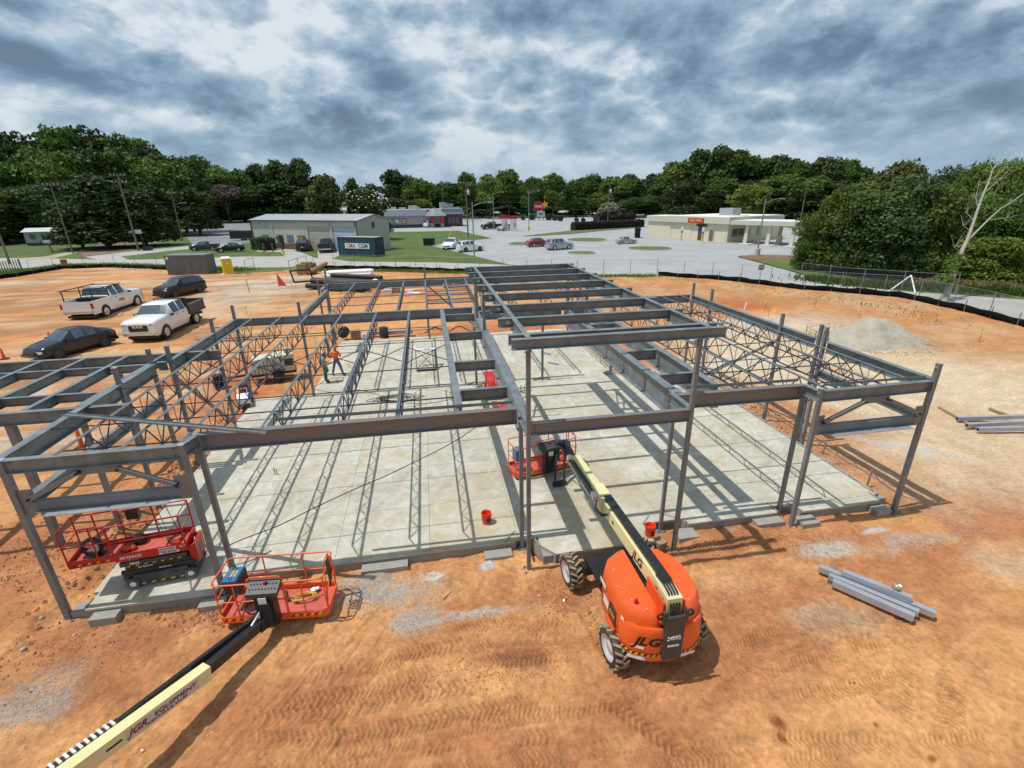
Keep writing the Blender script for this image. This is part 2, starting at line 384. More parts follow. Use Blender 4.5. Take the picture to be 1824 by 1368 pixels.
Z += smooth(.62, .75, fbm(XX*1.1+5, YY*1.1, 3, 33))*.05*near*(fbm(XX*14, YY*14, 2, 41))
# rutted churned ground in the yard left of the frame
yard = (XX < -9.5) & (YY > 12)
Z += np.where(yard, (fbm(XX*.22, YY*.9, 4, 55)-.5)*.35, 0)*smooth(2, 6, DD)
# ---- tyre tracks: (x0,y0,x1,y1,bow,width,depth)
def track(x0, y0, x1, y1, bow, w=.42, depth=.022, pitch=.15, rev=1):
    global Z, TR
    pitch = random.uniform(.095, .135)
    L = math.hypot(x1-x0, y1-y0); ux, uy = (x1-x0)/L, (y1-y0)/L
    dxx, dyy = XX-x0, YY-y0; u = dxx*ux+dyy*uy; v = -dxx*uy+dyy*ux
    v = v-bow*4*(u/L)*(1-u/L)-.05*np.sin(u*1.3+x0)
    m = smooth(w/2, w/2-.05, np.abs(v))*smooth(0, .5, u)*smooth(L, L-.5, u)*smooth(.36, .60, fbm(u*.8+y0*3, v*2+x0, 3, 77))
    ph = (u+rev*np.abs(v)*.55)/pitch+.35*np.sin(u*2.1+y0)+.5*(fbm(u*1.5+x0, v*3+y0, 2, 88)-.5)
    s = np.sin(2*PI*ph); g = np.clip(s*1.6, -1, 1)
    e_ = smooth(w/2+.12, w/2+.02, np.abs(v))*smooth(w/2-.10, w/2+.01, np.abs(v))*smooth(0, .5, u)*smooth(L, L-.5, u); Z += m*(g*depth-.010)+e_*.014*(.4+fbm(XX*6, YY*6, 2, 91)); TR = np.maximum(TR, m*np.clip(-g, 0, 1))
TR = np.zeros(XX.shape)
for a in [(-2.5, 8.0, 2.8, 8.1, .3), (-4.2, 7.35, 1.5, 7.2, .1), (-3.2, 6.6, 4.5, 6.7, -.15), (-5.5, 6.1, 2, 6.05, .2), (-6, 5.5, 3, 5.6, .15), (-4, 5.05, 5, 5.1, .2), (7.0, 6.6, 10.5, 6.9, .2), (6.5, 5.9, 10.5, 6.3, -.2), (-3.5, 8.2, 5.2, 8.35, .15), (-3.8, 7.6, 3.3, 7.75, .1), (-4.2, 7.0, 2.9, 6.9, -.2), (-4.5, 6.45, 3.5, 6.3, .2), (-5, 5.85, 5, 5.75, -.1), (-5, 5.3, 6, 5.2, .1), (-1.5, 8.75, 3.0, 8.7, .05),
          (5.6, 6.9, 9.6, 7.5, .15), (5.2, 6.2, 9.8, 6.8, .2), (8.4, 5.0, 11, 7.4, .1), (9.0, 4.6, 11.3, 6.4, .1), (3.2, 9.1, 3.5, 6.1, .1), (-7.5, 5.0, -3, 6.6, .2), (2.8, 6.7, 4.2, 5.0, .1), (0, 4.9, 7, 4.7, .1), (5.5, 5.4, 10, 4.6, -.2)]:
    track(*a, rev=random.choice([1, -1, 1]), depth=random.uniform(.014, .026), w=random.uniform(.36, .5))
# straight scrapes running to the lower left
def scrape(x0, y0, ang, L, wid, d):
    global Z
    u = (XX-x0)*math.cos(ang)+(YY-y0)*math.sin(ang); v = -(XX-x0)*math.sin(ang)+(YY-y0)*math.cos(ang)
    m = smooth(0, .4, u)*smooth(L, L-.4, u)*smooth(wid*1.4, 0, np.abs(v)); Z -= m*d
for i in range(34):
    scrape(random.uniform(-8.2, -2), random.uniform(5.6, 8.6), math.radians(60+random.uniform(-7, 7)), random.uniform(1, 3.0), random.uniform(.02, .06), random.uniform(.015, .04))
# trench spoil in front of the right bay, loose ridges beside the slab
def bump_line(x0, y0, x1, y1, w, h, sd):
    global Z
    L = math.hypot(x1-x0, y1-y0); ux, uy = (x1-x0)/L, (y1-y0)/L
    u = (XX-x0)*ux+(YY-y0)*uy; v = -(XX-x0)*uy+(YY-y0)*ux+.15*np.sin(u*1.7+sd)
    Z += smooth(0, .5, u)*smooth(L, L-.5, u)*smooth(w, 0, np.abs(v))*h*(.4+.9*fbm(XX*3, YY*3, 3, sd))
bump_line(6.9, 10.65, 10.2, 10.75, .45, .13, 3); bump_line(6.4, 9.9, 9.2, 9.6, .3, .07, 5); bump_line(-5.8, 10.55, -1.5, 11.1, .5, .12, 8)
bump_line(-11, 8.6, -9.6, 13.5, .7, .22, 11); bump_line(-9.9, 13, -9.7, 24, .7, .25, 12); bump_line(-.5, 10.9, 1.9, 10.3, .6, .10, 13); bump_line(14.8, 12, 14.9, 24, .8, .15, 14); bump_line(2.5, 8.6, 3.0, 9.9, .4, .08, 17)
bump_line(-9.0, 7.0, -7.6, 9.8, .6, .10, 18)
SL = on_slab(XX, YY, .12)
Z = np.where(SL, -.62, Z)
lim = (XX > -9.3) & (XX < 14.3) & (YY > 10.4) & (YY < 35.4); Z = np.where(lim & ~SL, np.minimum(Z, -.10), Z)
for cx_, cy_ in [(2.17, 24.5), (5.77, 24.34), (9.95, 25.0)]:
    pass
# ---- colours of the soil itself, plus painted groove shade
Tn = np.array((.575, .292, .122)); Rd = np.array((.395, .158, .070)); Dr = np.array((.42, .115, .042)); Pl = np.array((.58, .47, .32)); Gv = np.array((.46, .41, .345)); Dk = np.array((.20, .080, .042)); Wh = np.array((.52, .50, .46))
CN = fbm(XX*.28, YY*.55, 4, 101, .6); CN2 = fbm(XX*1.3, YY*1.9, 4, 131, .6)
w = smooth(.36, .62, CN*.6+CN2*.4)[..., None]
COL = Tn*(1-w*.75)+Rd*w*.75
WX = (fbm(XX*.9, YY*.9, 3, 201)-.5)*1.5; WY = (fbm(XX*.9+40, YY*.9, 3, 202)-.5)*1.5
def patch(px, py, rx, ry, col, s, rot=0, fine=.5, world=None):
    global COL
    x, y = world or gp(px, py, -.3 if py > 800 else -.1)
    sc_ = min(1.0, max(rx, ry)/2.2)
    a, b = XX-x+WX*sc_, YY-y+WY*sc_
    u = a*math.cos(rot)+b*math.sin(rot); v = -a*math.sin(rot)+b*math.cos(rot)
    d = np.sqrt((u/rx)**2+(v/ry)**2)
    m = np.clip(smooth(1.3, .3, d)*(1-fine+fine*1.5*smooth(.30, .62, CN2)*smooth(.22, .60, N3)*1.5), 0, 1)*s
    COL = COL*(1-m[..., None])+np.array(col)*m[..., None]
# right side yard: pale stony sand, redder near the slab
patch(0, 0, 13, 8.5, Pl, 1.0, world=(25, 20), fine=.15); patch(0, 0, 8, 5, Pl, .9, world=(20, 26), fine=.2); patch(0, 0, 9, 6, Pl, .9, world=(24, 30), fine=.25); patch(0, 0, 9, 3, Wh, .55, world=(27, 33.5)); patch(0, 0, 3, 6, Rd, .8, world=(16.2, 17)); patch(0, 0, 5, 3, Rd, .7, world=(18.5, 10.5))
patch(0, 0, 6, 3.5, Pl, .75, world=(21, 13), fine=.4); patch(0, 0, 2.2, .6, Wh, .7, rot=-.7, world=(18.2, 14.5)); patch(0, 0, 3, 1, Wh, .5, rot=-.6, world=(21, 25)); patch(0, 0, 4, 1.2, Wh, .7, world=(17.5, 25.5))
patch(1330, 540, 3.5, 3, Dr, .95, fine=.2); patch(1250, 520, 9, 4, Tn*.74, .8, fine=.3); patch(1600, 545, 12, 5, Tn*.76, .85, fine=.3); patch(1450, 530, 10, 3, Tn*.70, .9, fine=.3); patch(1760, 600, 8, 5, Tn*.74, .8, fine=.4); patch(1100, 500, 12, 3, Tn*.72, .8, fine=.3)
# behind and inside the frame
patch(0, 0, 4.5, 6, Dr*1.05, .9, world=(-12.5, 30), fine=.3); patch(0, 0, 8, 9, Tn*1.03, .9, world=(-6, 42), fine=.2); patch(0, 0, 9, 5, Tn, .9, world=(6, 45)); patch(0, 0, 6, 3, Rd*1.1, .8, world=(11.8, 28)); patch(0, 0, 8, 1.6, Dr, .7, world=(2, 36.2))
patch(0, 0, 10, 5, Pl*1.0, .6, world=(-22, 52)); patch(0, 0, 3, 7, Rd, .6, world=(-11, 20)); patch(0, 0, 5, 3.5, Pl, .5, world=(-17, 60))
# gravel
patch(480, 505, 8, 6, Gv*1.15, .95, fine=.3); patch(430, 525, 5, 8, Gv, .9, fine=.3); patch(400, 540, 4, 9, Gv*.95, .8); patch(300, 500, 9, 2, Gv, .8); patch(515, 520, 4, 3, Gv, .8); patch(20, 507, 7, 3.5, Gv*1.1, .8); patch(55, 700, 2.2, 1.6, Gv, .95); patch(15, 790, 1.8, 2.2, Gv, .9); patch(110, 770, 1.5, 1, Gv*.9, .6)
patch(100, 540, 12, 4, Rd*.9, .6); patch(150, 640, 12, 5, Tn, .8, fine=.2); patch(200, 560, 14, 5, Tn, .6)
YB = np.array((.30, .165, .085)); yn = smooth(.42, .62, fbm(XX*.12+3, YY*.55, 5, 311, .6)); ym = (smooth(-10, -14, XX)*smooth(14, 20, YY)*yn*.75)[..., None]; COL = COL*(1-ym)+YB*ym
yn = smooth(.45, .65, fbm(XX*.15+9, YY*.7+4, 5, 317, .6)); ym = (smooth(-10, -14, XX)*smooth(14, 20, YY)*yn*.6)[..., None]; COL = COL*(1-ym)+np.array((.56, .40, .24))*ym
yn = smooth(.48, .66, fbm(XX*.5, YY*.25, 4, 319, .6)); ym = (smooth(14.5, 17, XX)*yn*.55)[..., None]; COL = COL*(1-ym)+np.array((.50, .33, .20))*ym
# foreground
patch(20, 1000, 2.5, 3.5, Rd, .75); patch(200, 1180, 2.2, 1.4, Rd*.92, .7); patch(930, 1180, .8, .35, Dk*1.25, .75); patch(1010, 1055, .9, .7, Rd, .8); patch(1300, 975, 2.2, .5, Rd, .7); patch(1600, 1000, 2.5, 1.0, Rd, .6); patch(880, 1090, 1.5, .6, Rd, .6)
patch(60, 1260, 1.0, .8, Gv*.85, .65, fine=.8); patch(700, 1060, 1.5, .42, Gv*.85, .75, fine=.8); patch(640, 1050, .9, .5, Gv*.85, .75, fine=.8); patch(745, 1100, .7, .5, Gv*.85, .7, fine=.8); patch(860, 1095, 1.1, .15, Gv, .7, fine=.8); patch(770, 1028, .30, .20, Wh, .9); patch(868, 1010, .28, .25, Wh, .9); patch(935, 1010, .7, .4, Tn*1.1, .9)
patch(1475, 975, .95, .35, Gv*1.05, .9); patch(1620, 965, 1.6, .3, Gv, .5); patch(1560, 945, .5, .15, Wh, .8); patch(1300, 950, .3, .12, Gv, .6); patch(1790, 1010, 1.2, .8, Pl, .5); patch(1620, 1230, 2.6, 1.6, Tn*1.10, .8, fine=.2); patch(1500, 1340, 3, 1, Tn*1.12, .8, fine=.2); patch(120, 1075, .7, .5, Tn*1.1, .9)
patch(1385, 1290, .16, .20, Dr*.55, .95, fine=.1); patch(1392, 1318, .10, .13, Dr*.6, .9, fine=.1); patch(1660, 1350, .10, .07, Dr*.55, .9, fine=.1); patch(1560, 1290, .05, .05, Dr*.5, .9, fine=.1); patch(1490, 1100, 1.2, .6, Pl*.75, .5)
# shade inside the tyre grooves, put into the soil colour as a darker tint
COL = COL*(1-.28*TR[..., None])
k3 = np.clip(.80+.40*N3, .7, 1.2)[..., None]; COL = COL*np.where(near[..., None], k3, 1)
COL = COL*np.clip(.80+.42*N2, .72, 1.2)[..., None]
ny, nx = XX.shape
idx = np.arange(nx*ny).reshape(ny, nx)
q = np.stack([idx[:-1, :-1], idx[:-1, 1:], idx[1:, 1:], idx[1:, :-1]], -1).reshape(-1, 4)
cxm = (XX[:-1, :-1]+XX[1:, 1:])/2; cym = (YY[:-1, :-1]+YY[1:, 1:])/2
insd = INS[:-1, :-1] | INS[1:, 1:] | INS[:-1, 1:] | INS[1:, :-1]
deep = on_slab(cxm, cym, .5)
keep = (insd & ~deep).reshape(-1); q = q[keep]
used = np.unique(q); remap = -np.ones(nx*ny, np.int64); remap[used] = np.arange(len(used)); q = remap[q]
V = np.stack([XX, YY, Z], -1).reshape(-1, 3)[used]; CV = COL.reshape(-1, 3)[used]
me = bpy.data.meshes.new('dirt_ground'); me.vertices.add(len(V)); me.vertices.foreach_set('co', V.astype(np.float32).ravel())
me.loops.add(len(q)*4); me.loops.foreach_set('vertex_index', q.ravel().astype(np.int32)); me.polygons.add(len(q))
me.polygons.foreach_set('loop_start', np.arange(0, len(q)*4, 4, dtype=np.int32)); me.polygons.foreach_set('use_smooth', np.ones(len(q), bool)); me.update(calc_edges=True)
at_ = me.attributes.new('soil', 'FLOAT_COLOR', 'POINT'); at_.data.foreach_set('color', np.concatenate([CV, np.ones((len(CV), 1))], 1).astype(np.float32).ravel())
dm = bpy.data.materials.new('clay_soil'); dm.use_nodes = True; t_ = dm.node_tree; b_ = t_.nodes['Principled BSDF']; b_.inputs['Roughness'].default_value = .95; b_.inputs['Specular IOR Level'].default_value = .15
an = t_.nodes.new('ShaderNodeAttribute'); an.attribute_name = 'soil'
tcd = t_.nodes.new('ShaderNodeTexCoord')
nn = t_.nodes.new('ShaderNodeTexNoise'); nn.inputs['Scale'].default_value = 7; nn.inputs['Detail'].default_value = 8; nn.inputs['Roughness'].default_value = .72; t_.links.new(tcd.outputs['Object'], nn.inputs[0])
mr_ = t_.nodes.new('ShaderNodeMapRange'); t_.links.new(nn.outputs[0], mr_.inputs[0]); mr_.inputs[1].default_value = .3; mr_.inputs[2].default_value = .7; mr_.inputs[3].default_value = .70; mr_.inputs[4].default_value = 1.26
vm = t_.nodes.new('ShaderNodeVectorMath'); vm.operation = 'SCALE'; t_.links.new(an.outputs['Color'], vm.inputs[0]); t_.links.new(mr_.outputs[0], vm.inputs['Scale'])
# pale grit specks
vo = t_.nodes.new('ShaderNodeTexVoronoi'); vo.inputs['Scale'].default_value = 16; t_.links.new(tcd.outputs['Object'], vo.inputs[0])
n4 = t_.nodes.new('ShaderNodeTexNoise'); n4.inputs['Scale'].default_value = .9; n4.inputs['Detail'].default_value = 3; t_.links.new(tcd.outputs['Object'], n4.inputs[0])
m4 = t_.nodes.new('ShaderNodeMapRange'); t_.links.new(n4.outputs[0], m4.inputs[0]); m4.inputs[1].default_value = .48; m4.inputs[2].default_value = .72; m4.inputs[3].default_value = .10; m4.inputs[4].default_value = .26
lt = t_.nodes.new('ShaderNodeMath'); lt.operation = 'LESS_THAN'; t_.links.new(vo.outputs['Distance'], lt.inputs[0]); t_.links.new(m4.outputs[0], lt.inputs[1])
mg = t_.nodes.new('ShaderNodeMath'); mg.operation = 'MULTIPLY'; t_.links.new(lt.outputs[0], mg.inputs[0]); mg.inputs[1].default_value = .35
mx = t_.nodes.new('ShaderNodeMix'); mx.data_type = 'RGBA'; t_.links.new(mg.outputs[0], mx.inputs[0]); t_.links.new(vm.outputs[0], mx.inputs[6]); mx.inputs[7].default_value = (.56, .42, .28, 1)
t_.links.new(mx.outputs[2], b_.inputs['Base Color'])
n5 = t_.nodes.new('ShaderNodeTexNoise'); n5.inputs['Scale'].default_value = 5; n5.inputs['Detail'].default_value = 10; n5.inputs['Roughness'].default_value = .75; t_.links.new(tcd.outputs['Object'], n5.inputs[0])
bpn = t_.nodes.new('ShaderNodeBump'); bpn.inputs['Strength'].default_value = .9; bpn.inputs['Distance'].default_value = .06; t_.links.new(n5.outputs[0], bpn.inputs['Height']); t_.links.new(bpn.outputs[0], b_.inputs['Normal'])
M['soil'] = dm; me.materials.append(dm)
link('dirt_ground', me, kind='structure')
def ground_z(x, y):
    j = int(np.clip(np.searchsorted(gx, x), 1, nx-1)); i = int(np.clip(np.searchsorted(gy, y), 1, ny-1)); return float(Z[i, j])
# ---- loose stones and clods, real little rocks
def scatter(name, label, material, items, kind='stuff'):
    vs = []; fs = []
    base = [(1, 0, 0), (-1, 0, 0), (0, 1, 0), (0, -1, 0), (0, 0, 1), (0, 0, -.6)]
    tri = [(0, 2, 4), (2, 1, 4), (1, 3, 4), (3, 0, 4), (2, 0, 5), (1, 2, 5), (3, 1, 5), (0, 3, 5)]
    for (x, y, r) in items:
        o = len(vs); a = random.uniform(0, 6.28); ca, sa = math.cos(a), math.sin(a); z = ground_z(x, y)+r*.15
        for bx, by, bz in base:
            k = r*random.uniform(.65, 1.25); X_, Y_, Z_ = bx*k, by*k*.8, bz*k*.7
            vs.append((x+X_*ca-Y_*sa, y+X_*sa+Y_*ca, z+Z_))
        fs += [(o+p, o+q_, o+r_) for p, q_, r_ in tri]
    m_ = bpy.data.meshes.new(name); m_.from_pydata(vs, [], fs); m_.materials.append(material); m_.update()
    o_ = link(name, m_, kind=kind); o_['label'] = label; return o_
M['stone'] = mat('crushed_stone', (.33, .31, .28), .9, 0, col2=(.56, .53, .48), vscale=14)
M['clod'] = mat('clay_clod', (.30, .12, .055), .95, 0, col2=(.48, .23, .11), vscale=8)
st = []
def strew(px, py, rx, ry, n, r0, r1, world=None, lst=st, rot=0):
    x, y = world or gp(px, py, -.3)
    for _ in range(n):
        a, b = random.gauss(0, .5)*rx, random.gauss(0, .5)*ry
        X_, Y_ = x+a*math.cos(rot)-b*math.sin(rot), y+a*math.sin(rot)+b*math.cos(rot)
        if not bool(on_slab(np.array(X_), np.array(Y_), -.05)): lst.append((X_, Y_, random.uniform(r0, r1)))
strew(60, 1250, 1.0, 1.0, 1500, .008, .022, rot=.9); strew(120, 1200, 1.2, .7, 500, .008, .02, rot=.9); strew(690, 1060, 1.6, .5, 1700, .008, .02); strew(640, 1045, .9, .5, 900, .008, .022)
strew(700, 1060, 1.5, .5, 1500, .010, .026); strew(745, 1105, .7, .5, 1500, .008, .02); strew(860, 1095, 1.4, .14, 900, .008, .022); strew(1475, 975, 1.1, .4, 1300, .008, .022); strew(1650, 962, 1.8, .35, 800, .01, .022); strew(600, 1160, .6, 1.2, 300, .008, .018); strew(1290, 1040, 1.2, .7, 500, .008, .02)
strew(1440, 1010, 2.0, .8, 400, .008, .02); strew(300, 1100, 2.0, .8, 200, .008, .02); strew(700, 1200, 4, 1.5, 500, .006, .015); strew(1500, 1150, 3, 1.6, 260, .006, .016)
scatter('gravel', 'pale crushed stone scattered over the red clay in front of the slab', M['stone'], st)
cl = []
strew(430, 1085, 1.3, .5, 500, .02, .07, lst=cl); strew(300, 1080, 1.0, .3, 120, .02, .05, lst=cl); strew(1010, 1060, .8, .8, 420, .012, .045, lst=cl); strew(920, 1180, 2.2, .7, 900, .008, .028, lst=cl); strew(1310, 970, 2.2, .5, 600, .01, .04, lst=cl); strew(50, 1000, 2.5, 3.0, 900, .012, .05, lst=cl)
strew(1130, 1230, 2.0, .7, 380, .008, .022, lst=cl); strew(700, 1250, 5, 1.2, 900, .006, .018, lst=cl); strew(1500, 1200, 4, 1.6, 700, .006, .016, lst=cl); strew(150, 1150, 2, 1, 350, .01, .04, lst=cl); strew(0, 0, .5, 6, 500, .03, .10, world=(-9.9, 18), lst=cl); strew(0, 0, .5, 6, 300, .03, .08, world=(14.9, 18), lst=cl)
scatter('clay_clods', 'broken red clay clods lying beside the slab and between the tyre tracks', M['clod'], cl)
# ---- sand pile
px_, py_ = 30.4, 28.2
prof = []
vs = []; fs = []; R_, K = 3.25, 64
for i in range(30):
    r = R_*i/29
    for j in range(K):
        a = 2*PI*j/K; rr = r*(1+.10*math.sin(a*2+1)+.05*math.sin(a*5)); h = 1.68*max(0, 1-(i/29)**1.25)**1.1*(1-.06*math.sin(a*3)); h += .05*abs(math.sin(a*9+i*.35))*(i > 5)*(i < 27)*random.uniform(.5, 1); h += .16*(float(vnoise(np.array(rr*math.cos(a)*1.6+50), np.array(rr*math.sin(a)*1.6+50), 5))-.5)+.06*random.uniform(-1, 1)*(i < 29)
        if i < 5: h = min(h, 1.45+.05*math.sin(a*2))
        vs.append((px_+rr*math.cos(a)*1.05, py_+rr*math.sin(a)*.9, -.32+h))
for i in range(29):
    for j in range(K): fs.append((i*K+j, (i+1)*K+j, (i+1)*K+(j+1) % K, i*K+(j+1) % K))
M['sand'] = mat('pile_sand', (.33, .295, .235), .95, 0, col2=(.43, .39, .32), vscale=1.3, bump=.7, bscale=5)
pm = MB(); pm.add(vs, fs, 0, True); tag(pm.build('sand_pile', M['sand'], kind='stuff'), 'rounded pile of grey-tan sand on the pale ground right of the frame')
scatter('loose_stones', 'stones rolled to the foot of the sand pile', M['sand'], [(px_+(2.2+random.gauss(1.4, .5))*math.cos(a), py_+(2.0+random.gauss(1.2, .5))*math.sin(a), random.uniform(.03, .10)) for a in [random.uniform(0, 6.28) for _ in range(700)]])
# ---- roads, parking lot and verges, each sheet a few millimetres above the last
def px_sheet(name, pts, z, m, kind='structure', **k):
    s = MB(); P_ = [gp(*p) for p in pts]; s.sheet(P_, z); o = s.build(name, m, kind=kind)
    # concave outlines: triangulate properly
    import bmesh
    b = bmesh.new(); b.from_mesh(o.data); bmesh.ops.triangulate(b, faces=b.faces[:], ngon_method='EAR_CLIP'); b.normal_update()
    for f in b.faces:
        if f.normal.z < 0: f.normal_flip()
    b.to_mesh(o.data); b.free(); return o
px_sheet('road', [(-420, 500), (-200, 490), (0, 478), (200, 474.5), (300, 476), (440, 477), (560, 475), (700, 477.5), (860, 483), (1000, 489.5), (1170, 489.5), (1300, 499), (1420, 514), (1520, 521), (1600, 527), (1665, 541), (1740, 557), (1824, 580), (1950, 624),
     (2050, 590), (1950, 560), (1824, 534), (1700, 525), (1600, 518), (1530, 511), (1480, 505), (1400, 500), (1180, 486), (1000, 478), (890, 471), (780, 467.5), (680, 466.5), (610, 465.5), (560, 459), (500, 456.5), (430, 457), (330, 461), (200, 463), (100, 460.5), (0, 459.5), (-200, 466), (-420, 473)], .0, M['road'])
px_sheet('parking_lot', [(700, 413), (690, 399), (800, 391), (900, 387), (1000, 385), (1140, 387), (1250, 391), (1400, 405), (1560, 440), (1520, 452), (1430, 456), (1320, 455), (1313, 458), (1340, 465), (1400, 481), (1440, 493), (1500, 507), (1400, 501), (1180, 487.5), (1000, 480), (906, 471), (766, 437), (877, 424.5), (817, 411)], .004, M['asphalt'])
px_sheet('driveway', [(566, 461), (530, 447), (500, 449), (508, 457), (480, 463), (640, 468.5), (592, 461), (604, 455), (606, 445), (566, 440)], .004, M['road'])
px_sheet('side_street', [(180, 464), (150, 457.5), (240, 447), (345, 437.5), (430, 431.5), (430, 435.5), (300, 447), (215, 457), (230, 463)], .004, M['road'])
px_sheet('side_lot', [(328, 408), (400, 398), (450, 391), (450, 432), (345, 437), (332, 422)], .008, M['asphalt_dark'])
px_sheet('rear_road', [(560, 372), (700, 378), (1000, 382), (1150, 385), (1150, 378), (1000, 374.5), (700, 372), (560, 368)], .004, M['asphalt'])
px_sheet('dirt_track', [(0, 462), (80, 457), (150, 443), (165, 440), (172, 443), (130, 452), (90, 461)], .004, mat('dry_dirt', (.40, .33, .24), .95, 0, var=.1, vscale=.5))
px_sheet('bare_ground', [(140, 450), (175, 436), (330, 410), (360, 405), (330, 415), (250, 440), (235, 447), (150, 456)], .003, mat('bare_ground', (.20, .14, .09), .95, 0, var=.2, vscale=.3))
M['verge'] = M['lawn']
def island(px, py, hw, hh, name='grass_island', m=None):
    cx_, cy_ = gp(px, py); ex = gp(px+hw, py); ey = gp(px, py-hh); a = math.hypot(ex[0]-cx_, ex[1]-cy_); b = math.hypot(ey[0]-cx_, ey[1]-cy_); dxy = Vector((ex[0]-cx_, ex[1]-cy_)).normalized()
    s = MB(); K = 28; pts = []; pts2 = []
    for i in range(K):
        t = 2*PI*i/K; u = a*math.copysign(abs(math.cos(t))**.8, math.cos(t)); v = b*math.sin(t)
        for l_, sc2 in ((pts, 1), (pts2, 1-.22/b if b > .5 else .8)):
            l_.append((cx_+u*sc2*dxy.x-v*sc2*dxy.y, cy_+u*sc2*dxy.y+v*sc2*dxy.x))
    s.prism(pts, .0, .12, 0); o = s.build(name, M['kerb'], kind='structure')
    g = MB(); g.prism(pts2, .1, .15, 0); g.build('lawn', m or M['lawn'], o)
for a in [(925, 434.5, 20, 2.4), (1045, 427.5, 37, 3), (1035, 451, 27, 2.6), (1157, 443, 42, 3.2)]: island(*a)
px_sheet('grass_strip', [(928, 421), (1018, 411), (1080, 407), (1143, 402), (1143, 405.5), (1075, 411), (1018, 417), (950, 420.5)], .10, M['lawn'])
px_sheet('lawn', [(1335, 462), (1420, 458), (1450, 460), (1540, 508), (1440, 492), (1400, 480)], .05, M['lawn'])
px_sheet('mulch_bed', [(1313, 457), (1345, 454), (1430, 456), (1440, 460), (1420, 461), (1335, 463)], .06, M['mulch'])
px_sheet('weedy_verge', [(1500, 505), (1440, 492), (1500, 480), (1824, 495), (1990, 515), (1990, 545), (1824, 524), (1700, 517), (1600, 512)], .012, M['grass'])
px_sheet('path', [(455, 448), (520, 450), (530, 443), (470, 441)], .008, M['road'])
ml = MB()
for (a, b) in [((880, 455), (912, 449)), ((893, 462), (932, 455)), ((905, 469), (952, 460)), ((862, 449), (890, 444))]:
    p, q_ = gp(*a), gp(*b); ml.bar((p[0], p[1], .012), (q_[0], q_[1], .012), .12, .008)
ml.build('parking_lines', M['paint'], kind='structure')
# ================================================================== SLAB
H0 = -.55
slab = link('concrete_slab', None, kind='structure') if False else None
sb = MB()
def pocket(poly, cx, cy, r):   # unused helper kept simple
    return poly
# slab body (slightly below the panels); panels are separate pieces with open joints
sb.rng(-9.1, 14.1, 11.55, 24.8, H0, -.05); sb.rng(-6.4, 10.2, 24.8, 35.2, H0, -.05)
sb.rng(-8.95, -5.95, 10.88, 11.55, H0, -.05); sb.rng(-5.6, 1.95, 11.42, 11.55, H0, -.05); sb.rng(2.6, 5.9, 10.66, 11.55, H0, -.05); sb.rng(7.25, 10.25, 11.2, 11.55, H0, -.05); sb.rng(11.05, 13.9, 11.1, 11.55, H0, -.05)
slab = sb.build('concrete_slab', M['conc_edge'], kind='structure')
def conc_variant(i):
    r = random.Random(i); k = r.uniform(.94, 1.04); w = r.uniform(-.02, .03)
    return mat('concrete_panel_%s' % 'abcdef'[i], (.47*k, (.435-w*.3)*k, (.34-w)*k), .72, 0, col2=(.575*k, .56*k, .50*k), vscale=.5+.12*i, bump=.08, bscale=2.5)
CV_ = [conc_variant(i) for i in range(6)]
for cvm in CV_:   # fine blotches and trowel swirls
    t_ = cvm.node_tree; b_ = t_.nodes['Principled BSDF']; lk = b_.inputs['Base Color'].links[0]; src = lk.from_socket
    g_ = t_.nodes.new('ShaderNodeNewGeometry'); nn = t_.nodes.new('ShaderNodeTexNoise'); nn.inputs['Scale'].default_value = 1.7; nn.inputs['Detail'].default_value = 9; nn.inputs['Roughness'].default_value = .68; nn.inputs['Distortion'].default_value = 1.6
    t_.links.new(g_.outputs['Position'], nn.inputs[0]); mr_ = t_.nodes.new('ShaderNodeMapRange'); t_.links.new(nn.outputs[0], mr_.inputs[0]); mr_.inputs[1].default_value = .3; mr_.inputs[2].default_value = .7; mr_.inputs[3].default_value = .72; mr_.inputs[4].default_value = 1.16
    v_ = t_.nodes.new('ShaderNodeVectorMath'); v_.operation = 'SCALE'; t_.links.new(src, v_.inputs[0]); t_.links.new(mr_.outputs[0], v_.inputs['Scale']); # tan mud film walked in around the front bay
    sp_ = t_.nodes.new('ShaderNodeVectorMath'); sp_.operation = 'DISTANCE'; t_.links.new(g_.outputs['Position'], sp_.inputs[0]); sp_.inputs[1].default_value = (3.4, 12.0, 0)
    m1 = t_.nodes.new('ShaderNodeMapRange'); t_.links.new(sp_.outputs['Value'], m1.inputs[0]); m1.inputs[1].default_value = 1.0; m1.inputs[2].default_value = 5.0; m1.inputs[3].default_value = .85; m1.inputs[4].default_value = .16
    nq = t_.nodes.new('ShaderNodeTexNoise'); nq.inputs['Scale'].default_value = .55; nq.inputs['Detail'].default_value = 7; nq.inputs['Distortion'].default_value = .8; t_.links.new(g_.outputs['Position'], nq.inputs[0])
    m2 = t_.nodes.new('ShaderNodeMapRange'); t_.links.new(nq.outputs[0], m2.inputs[0]); m2.inputs[1].default_value = .38; m2.inputs[2].default_value = .62; m3 = t_.nodes.new('ShaderNodeMath'); m3.operation = 'MULTIPLY'; t_.links.new(m1.outputs[0], m3.inputs[0]); t_.links.new(m2.outputs[0], m3.inputs[1])
    mx_ = t_.nodes.new('ShaderNodeMix'); mx_.data_type = 'RGBA'; t_.links.new(m3.outputs[0], mx_.inputs[0]); t_.links.new(v_.outputs[0], mx_.inputs[6]); mx_.inputs[7].default_value = (.42, .33, .19, 1); t_.links.new(mx_.outputs[2], b_.inputs['Base Color'])
xs = [-9.1, -8.2, -5.75, -3.15, -.52, 2.05, 4.2, 6.55, 9.0, 11.4, 14.1]
ys = [11.46, 13.7, 16.25, 18.75, 21.6, 24.8]
J = .0045
mesh_cache = {}
